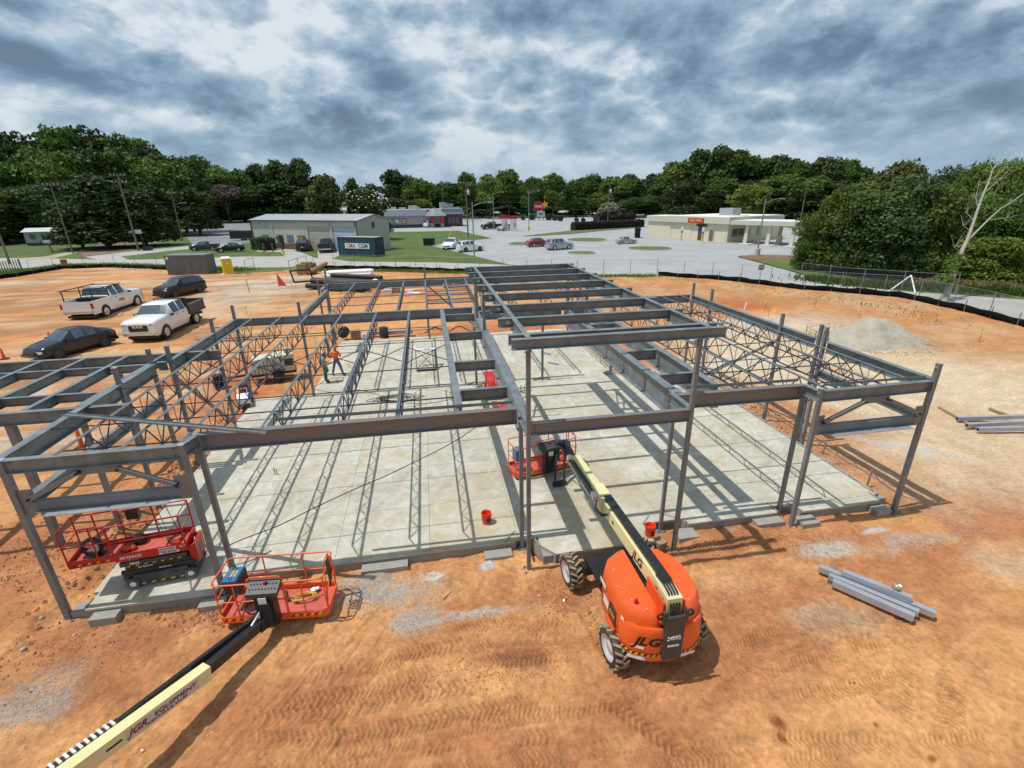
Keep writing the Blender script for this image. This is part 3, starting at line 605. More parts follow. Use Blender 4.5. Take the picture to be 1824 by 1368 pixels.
def panel(x0, x1, y0, y1, cut=None):
    w_, d_ = x1-x0-2*J, y1-y0-2*J
    s = MB()
    if cut: s.prism(cut, -.06, 0)
    else: s.rng(x0+J, x1-J, y0+J, y1-J, -.06, 0)
    s.build('panel', random.choice(CV_), slab)
    # saw-cut shrinkage joints show as narrow open gaps only
# inner column pockets are diamond openings: panels touching them are cut
pk = [(2.17, 24.5), (5.77, 24.34)]
def clip_diamond(x0, x1, y0, y1, c, r=.55):
    """rectangle minus diamond centred on/near a corner or edge, as polygon list via simple polygon clipping on a fine outline"""
    return None
for i in range(len(xs)-1):
    for j in range(len(ys)-1):
        x0, x1, y0, y1 = xs[i], xs[i+1], ys[j], ys[j+1]
        if y1 == 24.8: y1 = 24.34
        panel(x0, x1, y0, y1)
# strip at Y 24.34-24.8 with pocket cuts, and rear wing
r = .5
def strip(x0, x1): panel(x0, x1, 24.34, 24.8)
for a, b in [(-9.1, -6.1), (-6.1, -3.1), (-3.1, -.5), (-.5, 1.67), (2.67, 5.27), (6.27, 9.4), (10.4, 14.1)]: strip(a, b)
xr = [-6.4, -3.1, -.5, 1.67]
for (a, b) in [(-6.4, -3.1), (-3.1, -.5), (-.5, 2.2), (2.2, 5.0), (5.0, 7.6), (7.6, 10.2)]:
    for (c, d) in [(24.8, 27.6), (27.6, 30.2), (30.2, 32.7), (32.7, 35.2)]: panel(a, b, c, d)
# front aprons
panel(-8.95, -5.95, 10.86, 11.46); panel(2.62, 5.9, 10.64, 11.46, cut=[(2.62, 11.05), (2.95, 10.64), (5.9, 10.64), (5.9, 11.46), (2.62, 11.46)]); panel(7.25, 10.25, 11.18, 11.46); panel(11.05, 13.9, 11.08, 11.46); panel(-5.6, 1.95, 11.40, 11.46)
# angled form boards and block ledges around the column pockets
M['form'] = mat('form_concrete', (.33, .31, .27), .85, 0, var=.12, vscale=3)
def ledge(x0, x1, y0, y1, z1, name='concrete_ledge', m='block'):
    s = MB(); s.rng(x0, x1, y0, y1, H0, z1); return s.build(name, M[m], slab)
ledge(-2.4, -1.15, 11.1, 11.40, -.14); ledge(1.0, 1.8, 11.05, 11.4, -.2); ledge(9.4, 10.3, 10.86, 11.18, -.12); ledge(6.75, 7.4, 10.75, 11.2, -.15); ledge(10.75, 11.35, 10.62, 11.05, -.12); ledge(13.5, 14.0, 10.75, 11.06, -.12)
ledge(-9.35, -8.95, 10.95, 11.3, -.1); ledge(13.95, 14.4, 11.35, 11.8, -.12)
cb = MB(); cb.rng(-8.75, -8.15, 10.58, 10.85, -.32, -.09); tag(cb.build('concrete_block', M['block']), 'single concrete block on the clay beside the left front column', 'block', 'concrete blocks by the slab')
cb = MB(); cb.rng(-6.3, -5.72, 10.55, 10.85, -.32, -.12); tag(cb.build('concrete_block', M['block']), 'concrete block against the slab behind the orange work basket', 'block', 'concrete blocks by the slab')
def form_plate(p, q, z0=-.5, z1=.02, t=.03):
    s = MB(); s.bar((p[0], p[1], (z0+z1)/2), (q[0], q[1], (z0+z1)/2), t, z1-z0); s.build('form_board', M['form'], slab)
for (cx, cy) in [(2.17, 24.5), (5.77, 24.34)]:
    a = .48
    for p, q_ in [((cx-a, cy), (cx, cy+a)), ((cx, cy+a), (cx+a, cy)), ((cx+a, cy), (cx, cy-a)), ((cx, cy-a), (cx-a, cy))]: form_plate(p, q_, -.4, .015, .02)
for p, q_ in [((1.62, 11.40), (2.0, 11.85)), ((2.35, 11.85), (2.62, 11.05)), ((2.62, 11.03), (2.95, 10.62)), ((5.92, 11.46), (6.25, 11.8)), ((6.7, 11.8), (7.24, 11.3)), ((10.28, 11.2), (10.28, 11.7)), ((10.7, 11.7), (11.03, 11.4)), ((11.03, 11.1), (11.03, 11.5)), ((-8.97, 10.9), (-8.97, 11.25)), ((13.93, 11.1), (13.93, 11.6)), ((-5.93, 10.95), (-5.6, 11.45))]:
    form_plate(p, q_, -.5, .03)
# small kerb along the right edge
kb = MB(); kb.rng(14.1, 14.25, 11.5, 24.8, -.5, -.02); kb.build('edge_strip', M['form'], slab)

# ================================================================== STEEL FRAME
frame = thing('steel_building_frame', 'grey primed steel frame of columns, beams and bar joists standing on the concrete slab', 'building frame', (0, 0, 0))
def iprof(d, bf, tf=.016, tw=.010):
    b, t, w = bf/2, tf, tw/2
    return [(-b, -d), (b, -d), (b, -d+t), (w, -d+t), (w, -t), (b, -t), (b, 0), (-b, 0), (-b, -t), (-w, -t), (-w, -d+t), (-b, -d+t)]
ZR = 4.2
def beam(p, q, d, bf=.16, name='beam', m='steel', z=ZR, stiff=0, bolts=0, tf=.016, tg=None):
    P_, Q_ = Vector((p[0], p[1], z)), Vector((q[0], q[1], z)); s = MB(); s.ext(iprof(d, bf, tf), P_, Q_)
    o = s.build(name, M[m], frame)
    dr = (Q_-P_).normalized(); sd = Vector((-dr.y, dr.x, 0)); L = (Q_-P_).length
    if stiff:
        k = int(L/stiff)
        for i in range(1, k+1):
            c = P_+dr*(i*stiff-stiff*.3); s = MB()
    XX
    if bolts:
        s = MB()
        for e, sg in ((P_, 1), (Q_, -1)):
            for kk in range(bolts):
                for off in (.05,):
                    c = e+dr*sg*(off+.05)+Vector((0, 0, -d*(.22+.56*kk/max(1, bolts-1))))
                    s.tube(c-sd*.028, c+sd*.028, .013, 6)
        s.build('bolts', M['bolt'], o, kind='stuff')
    if tg:
        c = P_+dr*tg; s = MB()
        s.box((c.x-sd.x*.0075*-1*0, c.y-.0, c.z-d*.5), (.11, .014+.010, .08)); s.build('paper_tag', M['tag'], o)
    return o
def column(x, y, top, w=.13, base=-.30, cap=True, m='steel_col', plate=.28, d=None):
    w *= .80; s = MB(); s.rng(x-w/2, x+w/2, y-(d or w)/2, y+(d or w)/2, base+.02, top); o = s.build('column', M[m], frame)
    b = MB(); b.rng(x-plate/2, x+plate/2, y-plate/2, y+plate/2, base-.01, base+.02)
    b.build('base_plate', M['steel'], o)
    b = MB()
    for sx in (-1, 1):
        for sy in (-1, 1): b.tube((x+sx*plate*.38, y+sy*plate*.38, base), (x+sx*plate*.38, y+sy*plate*.38, base+.07), .014, 6)
    b.build('anchor_bolts', M['bolt'], o, kind='stuff')
    if cap:
        b = MB(); b.rng(x-w/2-.012, x+w/2+.012, y-w/2-.012, y+w/2+.012, top, top+.012)
        b.rng(x-w/2-.05, x-w/2, y-.03, y+.03, top-.13, top-.118); b.build('cap_plate', M['galv'], o)
    return o
# front line
A_, B1, B2 = (-9.42, 10.97), (-5.82, 10.97), (-5.72, 11.5)
column(*A_, 4.2, w=.16, plate=.36); column(*B1, 4.2, w=.14); column(*B2, 4.2, w=.14)
column(2.15, 10.5, 6.12, w=.13); column(2.14, 11.45, 3.75, w=.13, cap=False)
column(6.44, 10.5, 6.12, w=.13); column(6.47, 11.42, 3.75, w=.12, cap=False)
column(10.48, 11.4, 4.2, w=.13); column(10.5, 10.83, 4.28, w=.14)
column(14.28, 10.92, 4.72, w=.15)
beam((A_[0]+.08, 10.97), (B1[0]-.07, 10.97), .33, .16, bolts=2, m='steel')
beam((B1[0]+.0, 11.04), (B2[0]-.0, 11.43), .30, .16)
beam((B2[0]+.07, 11.5), (2.04, 11.47), .43, .20, bolts=4, m='steel_rust')
beam((2.22, 10.5), (6.37, 10.5), .33, .15, bolts=3, m='steel_rust')
beam((2.15, 10.57), (2.15, 11.55), .33, .15); beam((6.46, 10.57), (6.46, 11.6), .33, .15)
beam((6.56, 11.47), (10.40, 11.42), .42, .19, bolts=4, m='steel_rust')
beam((10.5, 10.91), (10.48, 11.33), .30, .16)
beam((10.58, 10.9), (14.2, 10.95), .33, .16, bolts=2)
# inverted V bracing with the lower beam and lintel plate at both ends of the front
def wing(x0, x1, y):
    zt = 3.12; s = MB(); s.ext(iprof(.27, .17), (x0+.30, y, zt), (x1-.30, y, zt)); s.build('lower_beam', M['steel_col'], frame)
    s = MB(); s.rng(x0+.05, x0+.36, y-.012, y+.012, zt-.32, zt+.30); s.build('gusset_plate', M['steel_col'], frame)
    s = MB(); s.rng(x1-.36, x1-.05, y-.012, y+.012, zt-.32, zt+.30); s.build('gusset_plate', M['steel_col'], frame)
    xm = (x0+x1)/2-.02
    s = MB(); s.rng(xm-.42, xm+.50, y-.012, y+.012, ZR-.53, ZR-.33); s.build('gusset_plate', M['steel_col'], frame)
    for a, b in ((x0+.30, xm-.36), (x1-.30, xm+.44)):
        s = MB(); s.bar((a, y-.06, zt+.10), (b, y-.06, ZR-.44), .09, .10); s.build('brace', M['steel_col'], frame)
        s = MB()
        for e in ((a, zt+.10), (b, ZR-.44)): s.tube((e[0], y-.14, e[1]), (e[0], y+.03, e[1]), .035, 8)
        s.build('bolts', M['bolt'], frame, kind='stuff')
    s = MB(); s.rng((x0*.82+x1*.18)-.1, (x0*.14+x1*.86), y-.25, y+.05, zt-.29, zt-.272); s.build('lintel_plate', M['galv'], frame)
wing(-9.42, -5.82, 10.97); wing(10.5, 14.28, 10.9)
# left side line
for (x, y, t) in [(-9.55, 15.72, 4.72), (-9.6, 17.75, 4.72), (-9.15, 18.05, 4.72), (-9.17, 21.95, 4.80), (-9.18, 24.5, 4.85), (-6.22, 24.5, 4.87), (-6.78, 32.0, 4.85), (-6.36, 32.1, 4.85), (-6.72, 34.4, 5.1), (-.2, 34.5, 5.05), (14.32, 15.15, 4.74), (14.5, 15.6, 4.72), (14.36, 17.55, 4.72), (14.45, 23.0, 4.82), (14.42, 24.8, 4.85)]:
    column(x, y, t, w=.14)
beam((-9.52, 11.02), (-9.55, 15.65), .42, .20); beam((-9.55, 15.8), (-9.55, 17.7), .42, .20); beam((-9.16, 18.12), (-9.17, 24.43), .40, .18)
beam((-9.5, 17.9), (-9.2, 17.9), .3, .14)
for (y0, y1) in [(11.05, 15.65), (15.8, 17.65)]:
    s = MB(); s.ext(iprof(.26, .2), (-9.5, y0, 3.05), (-9.52, y1, 3.05)); s.build('lower_beam', M['steel'], frame)
for (y0, y1) in [(10.98, 15.08)]:
    s = MB(); s.ext(iprof(.26, .2), (14.38, y0, 3.1), (14.36, y1, 3.1)); s.build('lower_beam', M['steel'], frame)
s = MB(); s.bar((-9.15, 18.12, 3.5), (-9.15, 21.9, -.05), .10, .10); s.build('brace', M['steel_col'], frame)
s = MB(); s.bar((-.1, 34.4, 3.8), (3.9, 34.4, 0), .10, .10); s.build('brace', M['steel_col'], frame)
s = MB(); s.bar((14.4, 17.6, 3.6), (14.42, 22.9, .0), .10, .10); s.build('brace', M['steel_col'], frame)
# middle, rear and right lines
beam((-9.1, 24.5), (-6.3, 24.5), .36, .18); beam((-6.14, 24.5), (2.1, 24.5), .48, .22); beam((2.3, 23.4), (6.5, 23.35), .42, .18); beam((6.7, 23.35), (7.9, 23.35), .42, .18); beam((2.3, 24.7), (6.5, 24.7), .42, .18)
beam((-6.3, 24.6), (-6.3, 32.0), .36, .18); beam((-6.68, 32.1), (-6.68, 34.35), .36, .2); beam((-6.62, 34.4), (10.1, 34.4), .42, .18)
s = MB(); s.ext([(-.05, 0), (.05, 0), (.05, -.2), (.04, -.2), (.04, -.01), (-.05, -.01)], (-7.0, 35.1, 4.22), (9.9, 35.1, 4.22)); s.build('edge_channel', M['steel'], frame)
beam((8.0, 25.0), (14.35, 24.95), .42, .20); beam((14.42, 11.0), (14.42, 15.08), .40, .20); beam((14.42, 15.7), (14.42, 24.75), .40, .20)
beam((10.1, 25.1), (10.1, 34.3), .36, .18); column(10.1, 34.5, 4.9, w=.14); column(9.95, 25.0, 4.0, cap=False)
column(2.17, 24.5, 3.7, w=.14, cap=False); column(5.77, 24.34, 3.75, w=.14, cap=False); column(-.25, 35.0, 4.1, w=.12, cap=False)
# girders down the middle
beam((.56, 11.78), (.56, 24.28), .33, .20, name='girder')
beam((2.2, 11.55), (2.2, 24.75), .74, .27, name='girder', stiff=2.2, tf=.022)
beam((6.6, 11.6), (6.6, 23.25), .74, .27, name='girder', stiff=1.75, tf=.022)
beam((8.02, 11.85), (8.05, 24.9), .70, .22, name='girder', stiff=2.3, tf=.02)
for y in (23.0, 19.6, 15.68, 13.05): beam((.67, y), (2.05, y), .34, .15, name='cross_beam', bolts=3)
for y in (19.65, 15.6, 13.08): beam((6.74, y), (7.9, y), .36, .15, name='cross_beam', bolts=3)
# raised middle roof
ZH = 6.5
for i, y in enumerate((9.9, 10.3, 11.92, 13.58, 15.35, 17.1, 18.88, 20.42, 22.15)):
    beam((1.66, y), (6.70, y), .235, .15, name='roof_beam', z=ZH-.004*(i > 0), tg=.26 if i > 0 else None)
    for ex in (1.66, 6.70):
        pass
beam((2.05, 9.98), (2.08, 22.3), .33, .12, name='eave_girder', z=ZH+.006); beam((6.30, 9.98), (6.40, 22.3), .33, .12, name='eave_girder', z=ZH+.006)
for (x, y) in [(2.17, 19.7), (2.17, 23.0), (6.6, 19.75), (2.12, 15.9), (6.55, 15.9)][:3]:
    s = MB(); s.rng(x-.06, x+.06, y-.06, y+.06, ZR, ZH-.3); s.build('roof_post', M['steel_col'], frame)
for (x, y) in [(2.12, 22.1), (6.45, 22.1)]:
    s = MB(); s.rng(x-.06, x+.06, y-.06, y+.06, ZR, ZH-.3); s.build('roof_post', M['steel_col'], frame)
for (x, y0, y1) in [(2.12, 19.7, 21.2), (2.12, 23.0, 22.2), (6.5, 19.75, 21.0)]:
    s = MB(); s.bar((x, y0, 5.0), (x, y1, 6.1), .06, .06); s.build('brace', M['steel_col'], frame)
for (x, sg) in [(2.17, 1), (6.6, -1)]:
    s = MB(); s.bar((x+sg*.06, 19.75, 5.5), (x+sg*.75, 19.75, 6.25), .06, .06); s.build('brace', M['steel_col'], frame)
s = MB(); s.bar((2.2, 23.1, 4.25), (2.2, 22.2, 6.1), .05, .05); s.bar((6.6, 19.9, 4.25), (6.5, 22.0, 6.1), .05, .05); s.build('rod_brace', M['joist'], frame)
# open web joists
def joist(x, y0, y1, z=ZR-.01, dep=.66, flip=0):
    s = MB(); g = .012
    s.ext([(-.044, 0), (-.009, 0), (-.009, -.03), (.009, -.03), (.009, 0), (.044, 0), (.044, -.007), (.016, -.007), (.016, -.042), (-.016, -.042), (-.016, -.007), (-.044, -.007)][::-1], (x, y0, z+.02), (x, y1, z+.02))
    o = s.build('joist', M['steel'], frame)
    b = MB(); yb0, yb1 = y0+.62, y1-.62
    b.bar((x, yb0, z-dep), (x, yb1, z-dep), .048, .036)
    b.build('bottom_chord', M['joist'], o)
    wv = MB(); n = max(3, int(round((yb1-yb0)/.92))); st_ = (yb1-yb0)/n
    wv.tube((x, y0+.05, z-.02), (x, yb0, z-dep), .019, 5)
    for i in range(n):
        a, c = yb0+i*st_, yb0+(i+1)*st_; mid = (a+c)/2
        wv.tube((x, a, z-dep), (x, mid, z-.02), .018, 5); wv.tube((x, mid, z-.02), (x, c, z-dep), .018, 5)
        if i: wv.tube((x, a, z-dep), (x, a, z-.02), .011, 4)
    wv.tube((x, yb1, z-dep), (x, y1-.05, z-.02), .016, 5)
    wv.build('web_rods', M['joist'], o, kind='stuff')
    for y in (y0+.04, y1-.04): e = MB(); e.rng(x-.06, x+.06, y-.06, y+.06, z-.045, z-.012); e.build('joist_seat', M['bolt'], o)
LJ = [(-8.38, 10.99), (-7.08, 10.99), (-5.88, 11.1), (-4.26, 11.48), (-2.63, 11.48), (-1.04, 11.48)]
for x, y in LJ: joist(x, y, 24.5)
RJ = [(9.48, 11.45), (10.82, 11.0), (12.58, 10.95), (13.68, 10.95)]
for x, y in RJ: joist(x, y, 24.9)
for x in (-4.85, -3.2, -1.65, -.2, 1.15, 2.5): joist(x, 24.55, 34.4, dep=.5)
for x in (4.5, 6.4, 8.3): joist(x, 25.0, 34.4, dep=.5)
for y in (29.8, 28.45, 27.1, 26.1):
    s = MB(); s.bar((-.2, y, 4.17), (2.45, y, 4.17), .05, .07); s.build('cross_angle', M['steel'], frame)
s = MB()
for a, b in [((.95, 31.2), (2.4, 31.2)), ((.95, 32.4), (2.4, 32.4)), ((.95, 31.2), (.95, 32.4)), ((2.4, 31.2), (2.4, 32.4)), ((1.6, 31.2), (1.6, 32.4))]: s.bar((*a, 4.15), (*b, 4.15), .07, .10)
s.build('hatch_frame', M['steel'], frame)
# bridging rods across the joists
def bridging(x0, x1, ys_, xs_x, dep=.66):
    for y in ys_:
        for z in (ZR-.03, ZR-dep-.0):
            s = MB(); s.bar((x0, y, z), (x1, y, z), .028, .028); s.build('bridging_angle', M['joist'], frame)
    for y in xs_x[0]:
        xx = xs_x[1]
        for i in range(len(xx)-1):
            s = MB(); s.bar((xx[i], y, ZR-.03), (xx[i+1], y+.02, ZR-dep), .026, .026); s.build('cross_bridging', M['joist'], frame)
            s = MB(); s.bar((xx[i], y+.04, ZR-dep), (xx[i+1], y+.03, ZR-.03), .026, .026); s.build('cross_bridging', M['joist'], frame)
bridging(-9.5, .5, (12.6, 15.35, 20.9, 23.0), ((18.0,), [-9.1]+[a for a, _ in LJ]+[.5]))
bridging(8.1, 14.35, (12.9, 15.6, 20.8, 23.2), ((18.2, 13.7), [8.1]+[a for a, _ in RJ]+[14.35]))
bridging(-6.3, 2.5, (26.6, 29.0, 31.6, 33.2), ((), []), dep=.5)
# front edge angle lying along the joist ends
def edge_angle(p, q, z=ZR+.03, h=.09):
    s = MB(); s.ext([(-.05, 0), (.05, 0), (.05, h), (.042, h), (.042, .008), (-.05, .008)], (*p, z), (*q, z)); s.build('edge_angle', M['steel'], frame)
edge_angle((-3.98, 11.78), (1.95, 11.66), ZR+.06, .085); edge_angle((6.9, 11.72), (10.35, 11.6), ZR+.05, .085); edge_angle((10.75, 11.12), (14.1, 11.1), ZR+.05, .075)
# small canopy frame on the left
cz = ZR-.05
for (p, q_, d_) in [((-16.5, 19.22), (-8.0, 19.2), .36), ((-16.0, 14.05), (-8.5, 14.05), .36)]: beam(p, q_, d_, .17, name='canopy_beam', z=cz)
for y in (17.9, 15.3): beam((-16.2, y), (-9.75, y), .26, .12, name='canopy_purlin', z=cz-.01)
for x in (-15.3, -13.85, -12.48, -11.08): beam((x, 14.15), (x, 19.1), .30, .15, name='canopy_purlin', z=cz+.006)
beam((-9.78, 14.15), (-9.78, 19.1), .30, .12, name='canopy_purlin', z=cz+.006)
column(-11.55, 19.15, cz-.36, w=.22, cap=False, plate=.4); column(-11.5, 14.1, cz-.36, w=.22, cap=False, plate=.4); column(-9.9, 14.3, cz-.36, w=.15, cap=False)
# loose light channel left lying across the roof corner
s = MB(); p, q_ = (-9.45, 13.15, ZR+.10), (-3.95, 10.85, ZR+.16)
s.ext([(-.075, .0), (.075, .0), (.075, .05), (.068, .05), (.068, .008), (-.068, .008), (-.068, .05), (-.075, .05)], p, q_); tag(s.build('loose_channel', M['steel']), 'long loose steel channel lying askew across the left front corner of the roof frame', 'steel channel')
# ================================================================== BOOM LIFT
def wheel_big(parent, loc, rz, r=.47, w=.34, name='wheel'):
    o = MB(); o.lathe([(r*.60, -w/2+.02), (r*.88, -w/2), (r*.97, -w/2+.05), (r*.97, w/2-.05), (r*.88, w/2), (r*.60, w/2-.02)], (0, 0, 0), 32, 0, 'x', caps=False)
    t = o.build('wheel', M['tyre_mud'], parent); t.location = loc; t.rotation_euler = (0, 0, rz)
    lg = MB(); K = 17
    for i in range(K):
        for sd in (-1, 1):
            a0 = 2*PI*(i+(.5 if sd > 0 else 0))/K; pts = []
            for (xx, da, rr) in ((sd*w*.50, -.10, .99), (sd*w*.50, .03, .99), (sd*w*.30, .10, 1.0), (sd*.0, .22, 1.0), (sd*.0, .10, 1.0), (sd*w*.30, -.03, 1.0)):
                pts.append((xx, a0+da, rr))
            lo = [(x, math.cos(a)*r*.93, math.sin(a)*r*.93) for x, a, k in pts]; hi = [(x, math.cos(a)*(r*k+.022), math.sin(a)*(r*k+.022)) for x, a, k in pts]
            n = 6; fs = [tuple(range(n, 2*n)), (0, 5, 4, 3, 2, 1)]+[(i_, (i_+1) % n, n+(i_+1) % n, n+i_) for i_ in range(n)]
            lg.add(lo+hi, fs, 0)
    q = lg.build('tread_lugs', M['tread_mud'], t, kind='stuff')
    for sd in (-1, 1):
        rm = MB(); rm.lathe([(r*.66, sd*(w/2-.004)), (r*.62, sd*(w/2-.012)), (r*.57, sd*(w/2-.06)), (r*.34, sd*(w/2-.10)), (r*.30, sd*(w/2-.05)), (.01, sd*(w/2-.045))], (0, 0, 0), 28, 0, 'x', caps=False)
        rm.build('rim', M['rim'], t)
    return t
def loft_poly(mb, poly, levels, m=0, cx=None, cy=None):
    cx = sum(p[0] for p in poly)/len(poly) if cx is None else cx; cy = sum(p[1] for p in poly)/len(poly) if cy is None else cy
    n = len(poly); vs = []
    for z, s, dy in levels:
        for x, y in poly: vs.append((cx+(x-cx)*s, cy+(y-cy)*s+dy, z))
    k = len(levels); fs = [(a*n+i, a*n+(i+1) % n, (a+1)*n+(i+1) % n, (a+1)*n+i) for a in range(k-1) for i in range(n)]
    mb.add(vs, fs, m, True); mb.add(vs, [tuple(range((k-1)*n, k*n)), tuple(range(n-1, -1, -1))], m)
def rnd_loop(x0, x1, y0, y1, z, r=.12, k=4):
    pts = []
    for (cx, cy, a0) in ((x1-r, y1-r, 0), (x0+r, y1-r, PI/2), (x0+r, y0+r, PI), (x1-r, y0+r, 1.5*PI)):
        for i in range(k+1): a = a0+PI/2*i/k; pts.append((cx+r*math.cos(a), cy+r*math.sin(a), z))
    return pts
def work_basket(root, W=2.44, D=.92, x_off=0.0, loc=(0, 0, 0), rz=0, split=False):
    """platform of a boom lift, its own frame: x along the long side, -y towards the boom"""
    b = MB(); x0, x1 = -W/2, W/2; y0, y1 = -D/2, D/2; R_ = .02
    b.rng(x0+.04, x1-.04, y0+.04, y1-.04, .02, .05, 1)
    for (p, q_) in (((x0+.1, y0), (x1-.1, y0)), ((x0+.1, y1), (x1-.1, y1)), ((x0, y0+.1), (x0, y1-.1)), ((x1, y0+.1), (x1, y1-.1)), ((x0+.1, y0), (x0, y0+.1)), ((x1-.1, y0), (x1, y0+.1)), ((x0+.1, y1), (x0, y1-.1)), ((x1-.1, y1), (x1, y1-.1))):
        b.bar((*p, .09), (*q_, .09), .03, .18, 0)
    b.path(rnd_loop(x0, x1, y0, y1, 1.12), R_, 8, 0, True)
    b.path(rnd_loop(x0, x1, y0, y1, .62), R_*.85, 8, 0, True)
    for x, y in ((x0+.02, y0+.1), (x0+.02, y1-.1), (x1-.02, y0+.1), (x1-.02, y1-.1), (-.35, y0), (.35, y0), (-W*.18, y1), (W*.2, y1), (x0+.5, y0), (x1-.5, y0)):
        b.tube((x, y, .1), (x, y, 1.12), R_*.9, 8, 0)
    b.path([(-.42, y0+.02, 1.12), (-.42, y0+.02, 1.22), (-.34, y0+.02, 1.28), (.28, y0+.02, 1.28), (.36, y0+.02, 1.22), (.36, y0+.02, .15)], R_, 8, 0)
    b.path([(x1-.02, y0+.12, .15), (x1+.03, y0+.14, .7), (x1-.02, y0+.3, 1.3), (x1-.02, y1-.3, 1.3), (x1+.03, y1-.14, .7), (x1-.02, y1-.12, .15)], R_, 8, 0)
    bo = b.build('basket', [M['orange'], M['redfloor']], root); bo.location = loc; bo.rotation_euler = (0, 0, rz)
    h = MB()
    for (a, n_) in ((x0+.12, 6), (x1-.85, 8)):
        for i in range(n_): h.hexa([(a+i*.09, y0-.019, .06), (a+i*.09+.045, y0-.019, .06), (a+i*.09+.045, y0-.016, .06), (a+i*.09, y0-.016, .06), (a+i*.09+.04, y0-.019, .13), (a+i*.09+.085, y0-.019, .13), (a+i*.09+.085, y0-.016, .13), (a+i*.09+.04, y0-.016, .13)], i % 2)
    h.build('hazard_stripes', [M['black'], M['yellow']], bo, kind='stuff')
    c = MB(); c.hexa([(-.36, y0-.30, .98), (.34, y0-.30, .98), (.34, y0+.06, 1.02), (-.36, y0+.06, 1.02), (-.36, y0-.30, 1.08), (.34, y0-.30, 1.08), (.34, y0+.06, 1.20), (-.36, y0+.06, 1.20)])
    co = c.build('control_console', M['dark'], bo)
    k = MB()
    for i in range(9):
        x = -.29+.07*i
        for j in range(2): k.lathe([(.014, 0), (.010, .05)], (x, y0-.20+.12*j, 1.10+.04*j), 6)
    k.build('switches', M['black'], co, kind='stuff')
    e = MB(); e.lathe([(.03, 0), (.045, .02), (.045, .045)], (.02, y0-.06, 1.17), 12); e.build('stop_button', M['signred'], co)
    e = MB(); e.rng(-.10, .08, y0-.315, y0-.302, .80, .96); e.build('notice_plate', M['decal'], bo)
    s = MB(); s.rng(-.22, .20, y0-.26, y0-.03, .1, .98); s.rng(-.12, .14, y0-.34, y0-.26, .2, .8); s.build('support_post', M['black'], bo)
    return bo
def stripes_on(path_pts, h, root, name='hazard_stripes'):
    s = MB()
    for i in range(len(path_pts)-1):
        (x0, y0, z0), (x1, y1, z1) = path_pts[i], path_pts[i+1]; d = (x1-x0)*.6, (y1-y0)*.6
        s.add([(x0, y0, z0), (x1, y1, z1), (x1+d[0], y1+d[1], z1+h), (x0+d[0], y0+d[1], z0+h)], [(0, 1, 2, 3)], i % 2)
    return s.build(name, [M['black'], M['yellow']], root, kind='stuff')
bl = thing('boom_lift', 'orange and cream boom lift with muddy tyres, its basket reaching over the slab', 'boom lift', (0, 0, -.30))
ZG = .30   # local z = world z + .30
rz7 = math.radians(6)
for (x, y) in ((3.14, 9.80), (3.40, 7.40), (5.26, 9.98), (5.34, 7.66)): wheel_big(bl, (x, y, .44), rz7, .44, .31)
ch = MB(); ch.box((4.26, 8.45, .66), (.95, 2.5, .34), rz7); ch.box((4.22, 9.72, .58), (1.7, .26, .26), rz7); ch.box((4.40, 7.25, .58), (1.7, .26, .26), rz7)
ch.box((4.12, 9.3, .86), (1.25, 1.0, .10), rz7); ch.lathe([(.62, .80), (.62, .95)], (4.2, 7.9, 0), 24); ch.build('chassis', M['black'], bl)
LH = [(3.99, 8.42), (3.72, 8.36), (3.40, 8.16), (3.22, 7.85), (3.20, 7.40), (3.20, 6.95), (3.28, 6.70), (3.48, 6.50), (3.74, 6.41), (3.99, 6.37)]
RH = [(4.33, 6.37), (4.52, 6.42), (4.74, 6.55), (4.90, 6.76), (4.97, 7.05), (4.97, 7.60), (4.84, 8.00), (4.60, 8.28), (4.33, 8.42)]
lv = [(.82, .95, 0), (.88, 1.0, 0), (1.62, 1.0, 0), (1.78, .985, 0), (1.90, .94, 0), (1.97, .84, 0)]
SH = lambda P_: [(x*1.030, y*1.028) for x, y in P_]
LH, RH = SH(LH), SH(RH)
LH[0] = (3.99, LH[0][1]); LH[-1] = (3.99, LH[-1][1]); RH[0] = (4.36, RH[0][1]); RH[-1] = (4.36, RH[-1][1])
h1 = MB(); loft_poly(h1, LH, lv, 0, 3.80, 7.55); lh = h1.build('hood', M['orange'], bl)
h1 = MB(); loft_poly(h1, RH, lv, 0, 4.75, 7.55); rh = h1.build('hood', M['orange'], bl)
cw = [(x*1.02, y+.15) for x, y in [(3.30, 7.05), (3.26, 6.80), (3.42, 6.52), (3.72, 6.37), (4.15, 6.31), (4.58, 6.36), (4.86, 6.53), (5.03, 6.82), (5.03, 7.05)]]
h1 = MB(); loft_poly(h1, cw, [(.72, .94, 0), (.80, 1.01, 0), (1.10, 1.03, 0), (1.52, 1.01, 0), (1.60, .96, 0)], 0, 4.23, 7.0); h1.build('counterweight', M['orange'], bl)
t = MB(); t.rng(3.98, 4.34, 6.6, 8.45, 1.0, 1.72); t.build('trough', M['black'], bl)
rp = MB(); rp.rng(4.0, 4.40, 6.365, 6.44, .92, 2.04); rp.rng(3.93, 3.995, 6.39, 6.45, 1.86, 2.16); rp.rng(4.405, 4.47, 6.39, 6.45, 1.86, 2.16)
ro = rp.build('rear_plate', M['dark'], bl)
for sx in (3.89, 4.51):
    e = MB(); e.lathe([(.045, -.015), (.085, -.015), (.085, .015), (.045, .015), (.045, -.015)], (sx, 6.42, 2.06), 14, 0, 'y', caps=False); e.build('lifting_eye', M['black'], bl)
put_text('24092', .13, M['txt_white'], bl, (4.2, 6.358, 1.50), (1, 0, 0), (0, 0, 1), bold=.003, sx=.9)
e = MB(); e.rng(4.08, 4.32, 6.355, 6.363, 1.28, 1.33); e.build('label_plate', M['decal'], bl)
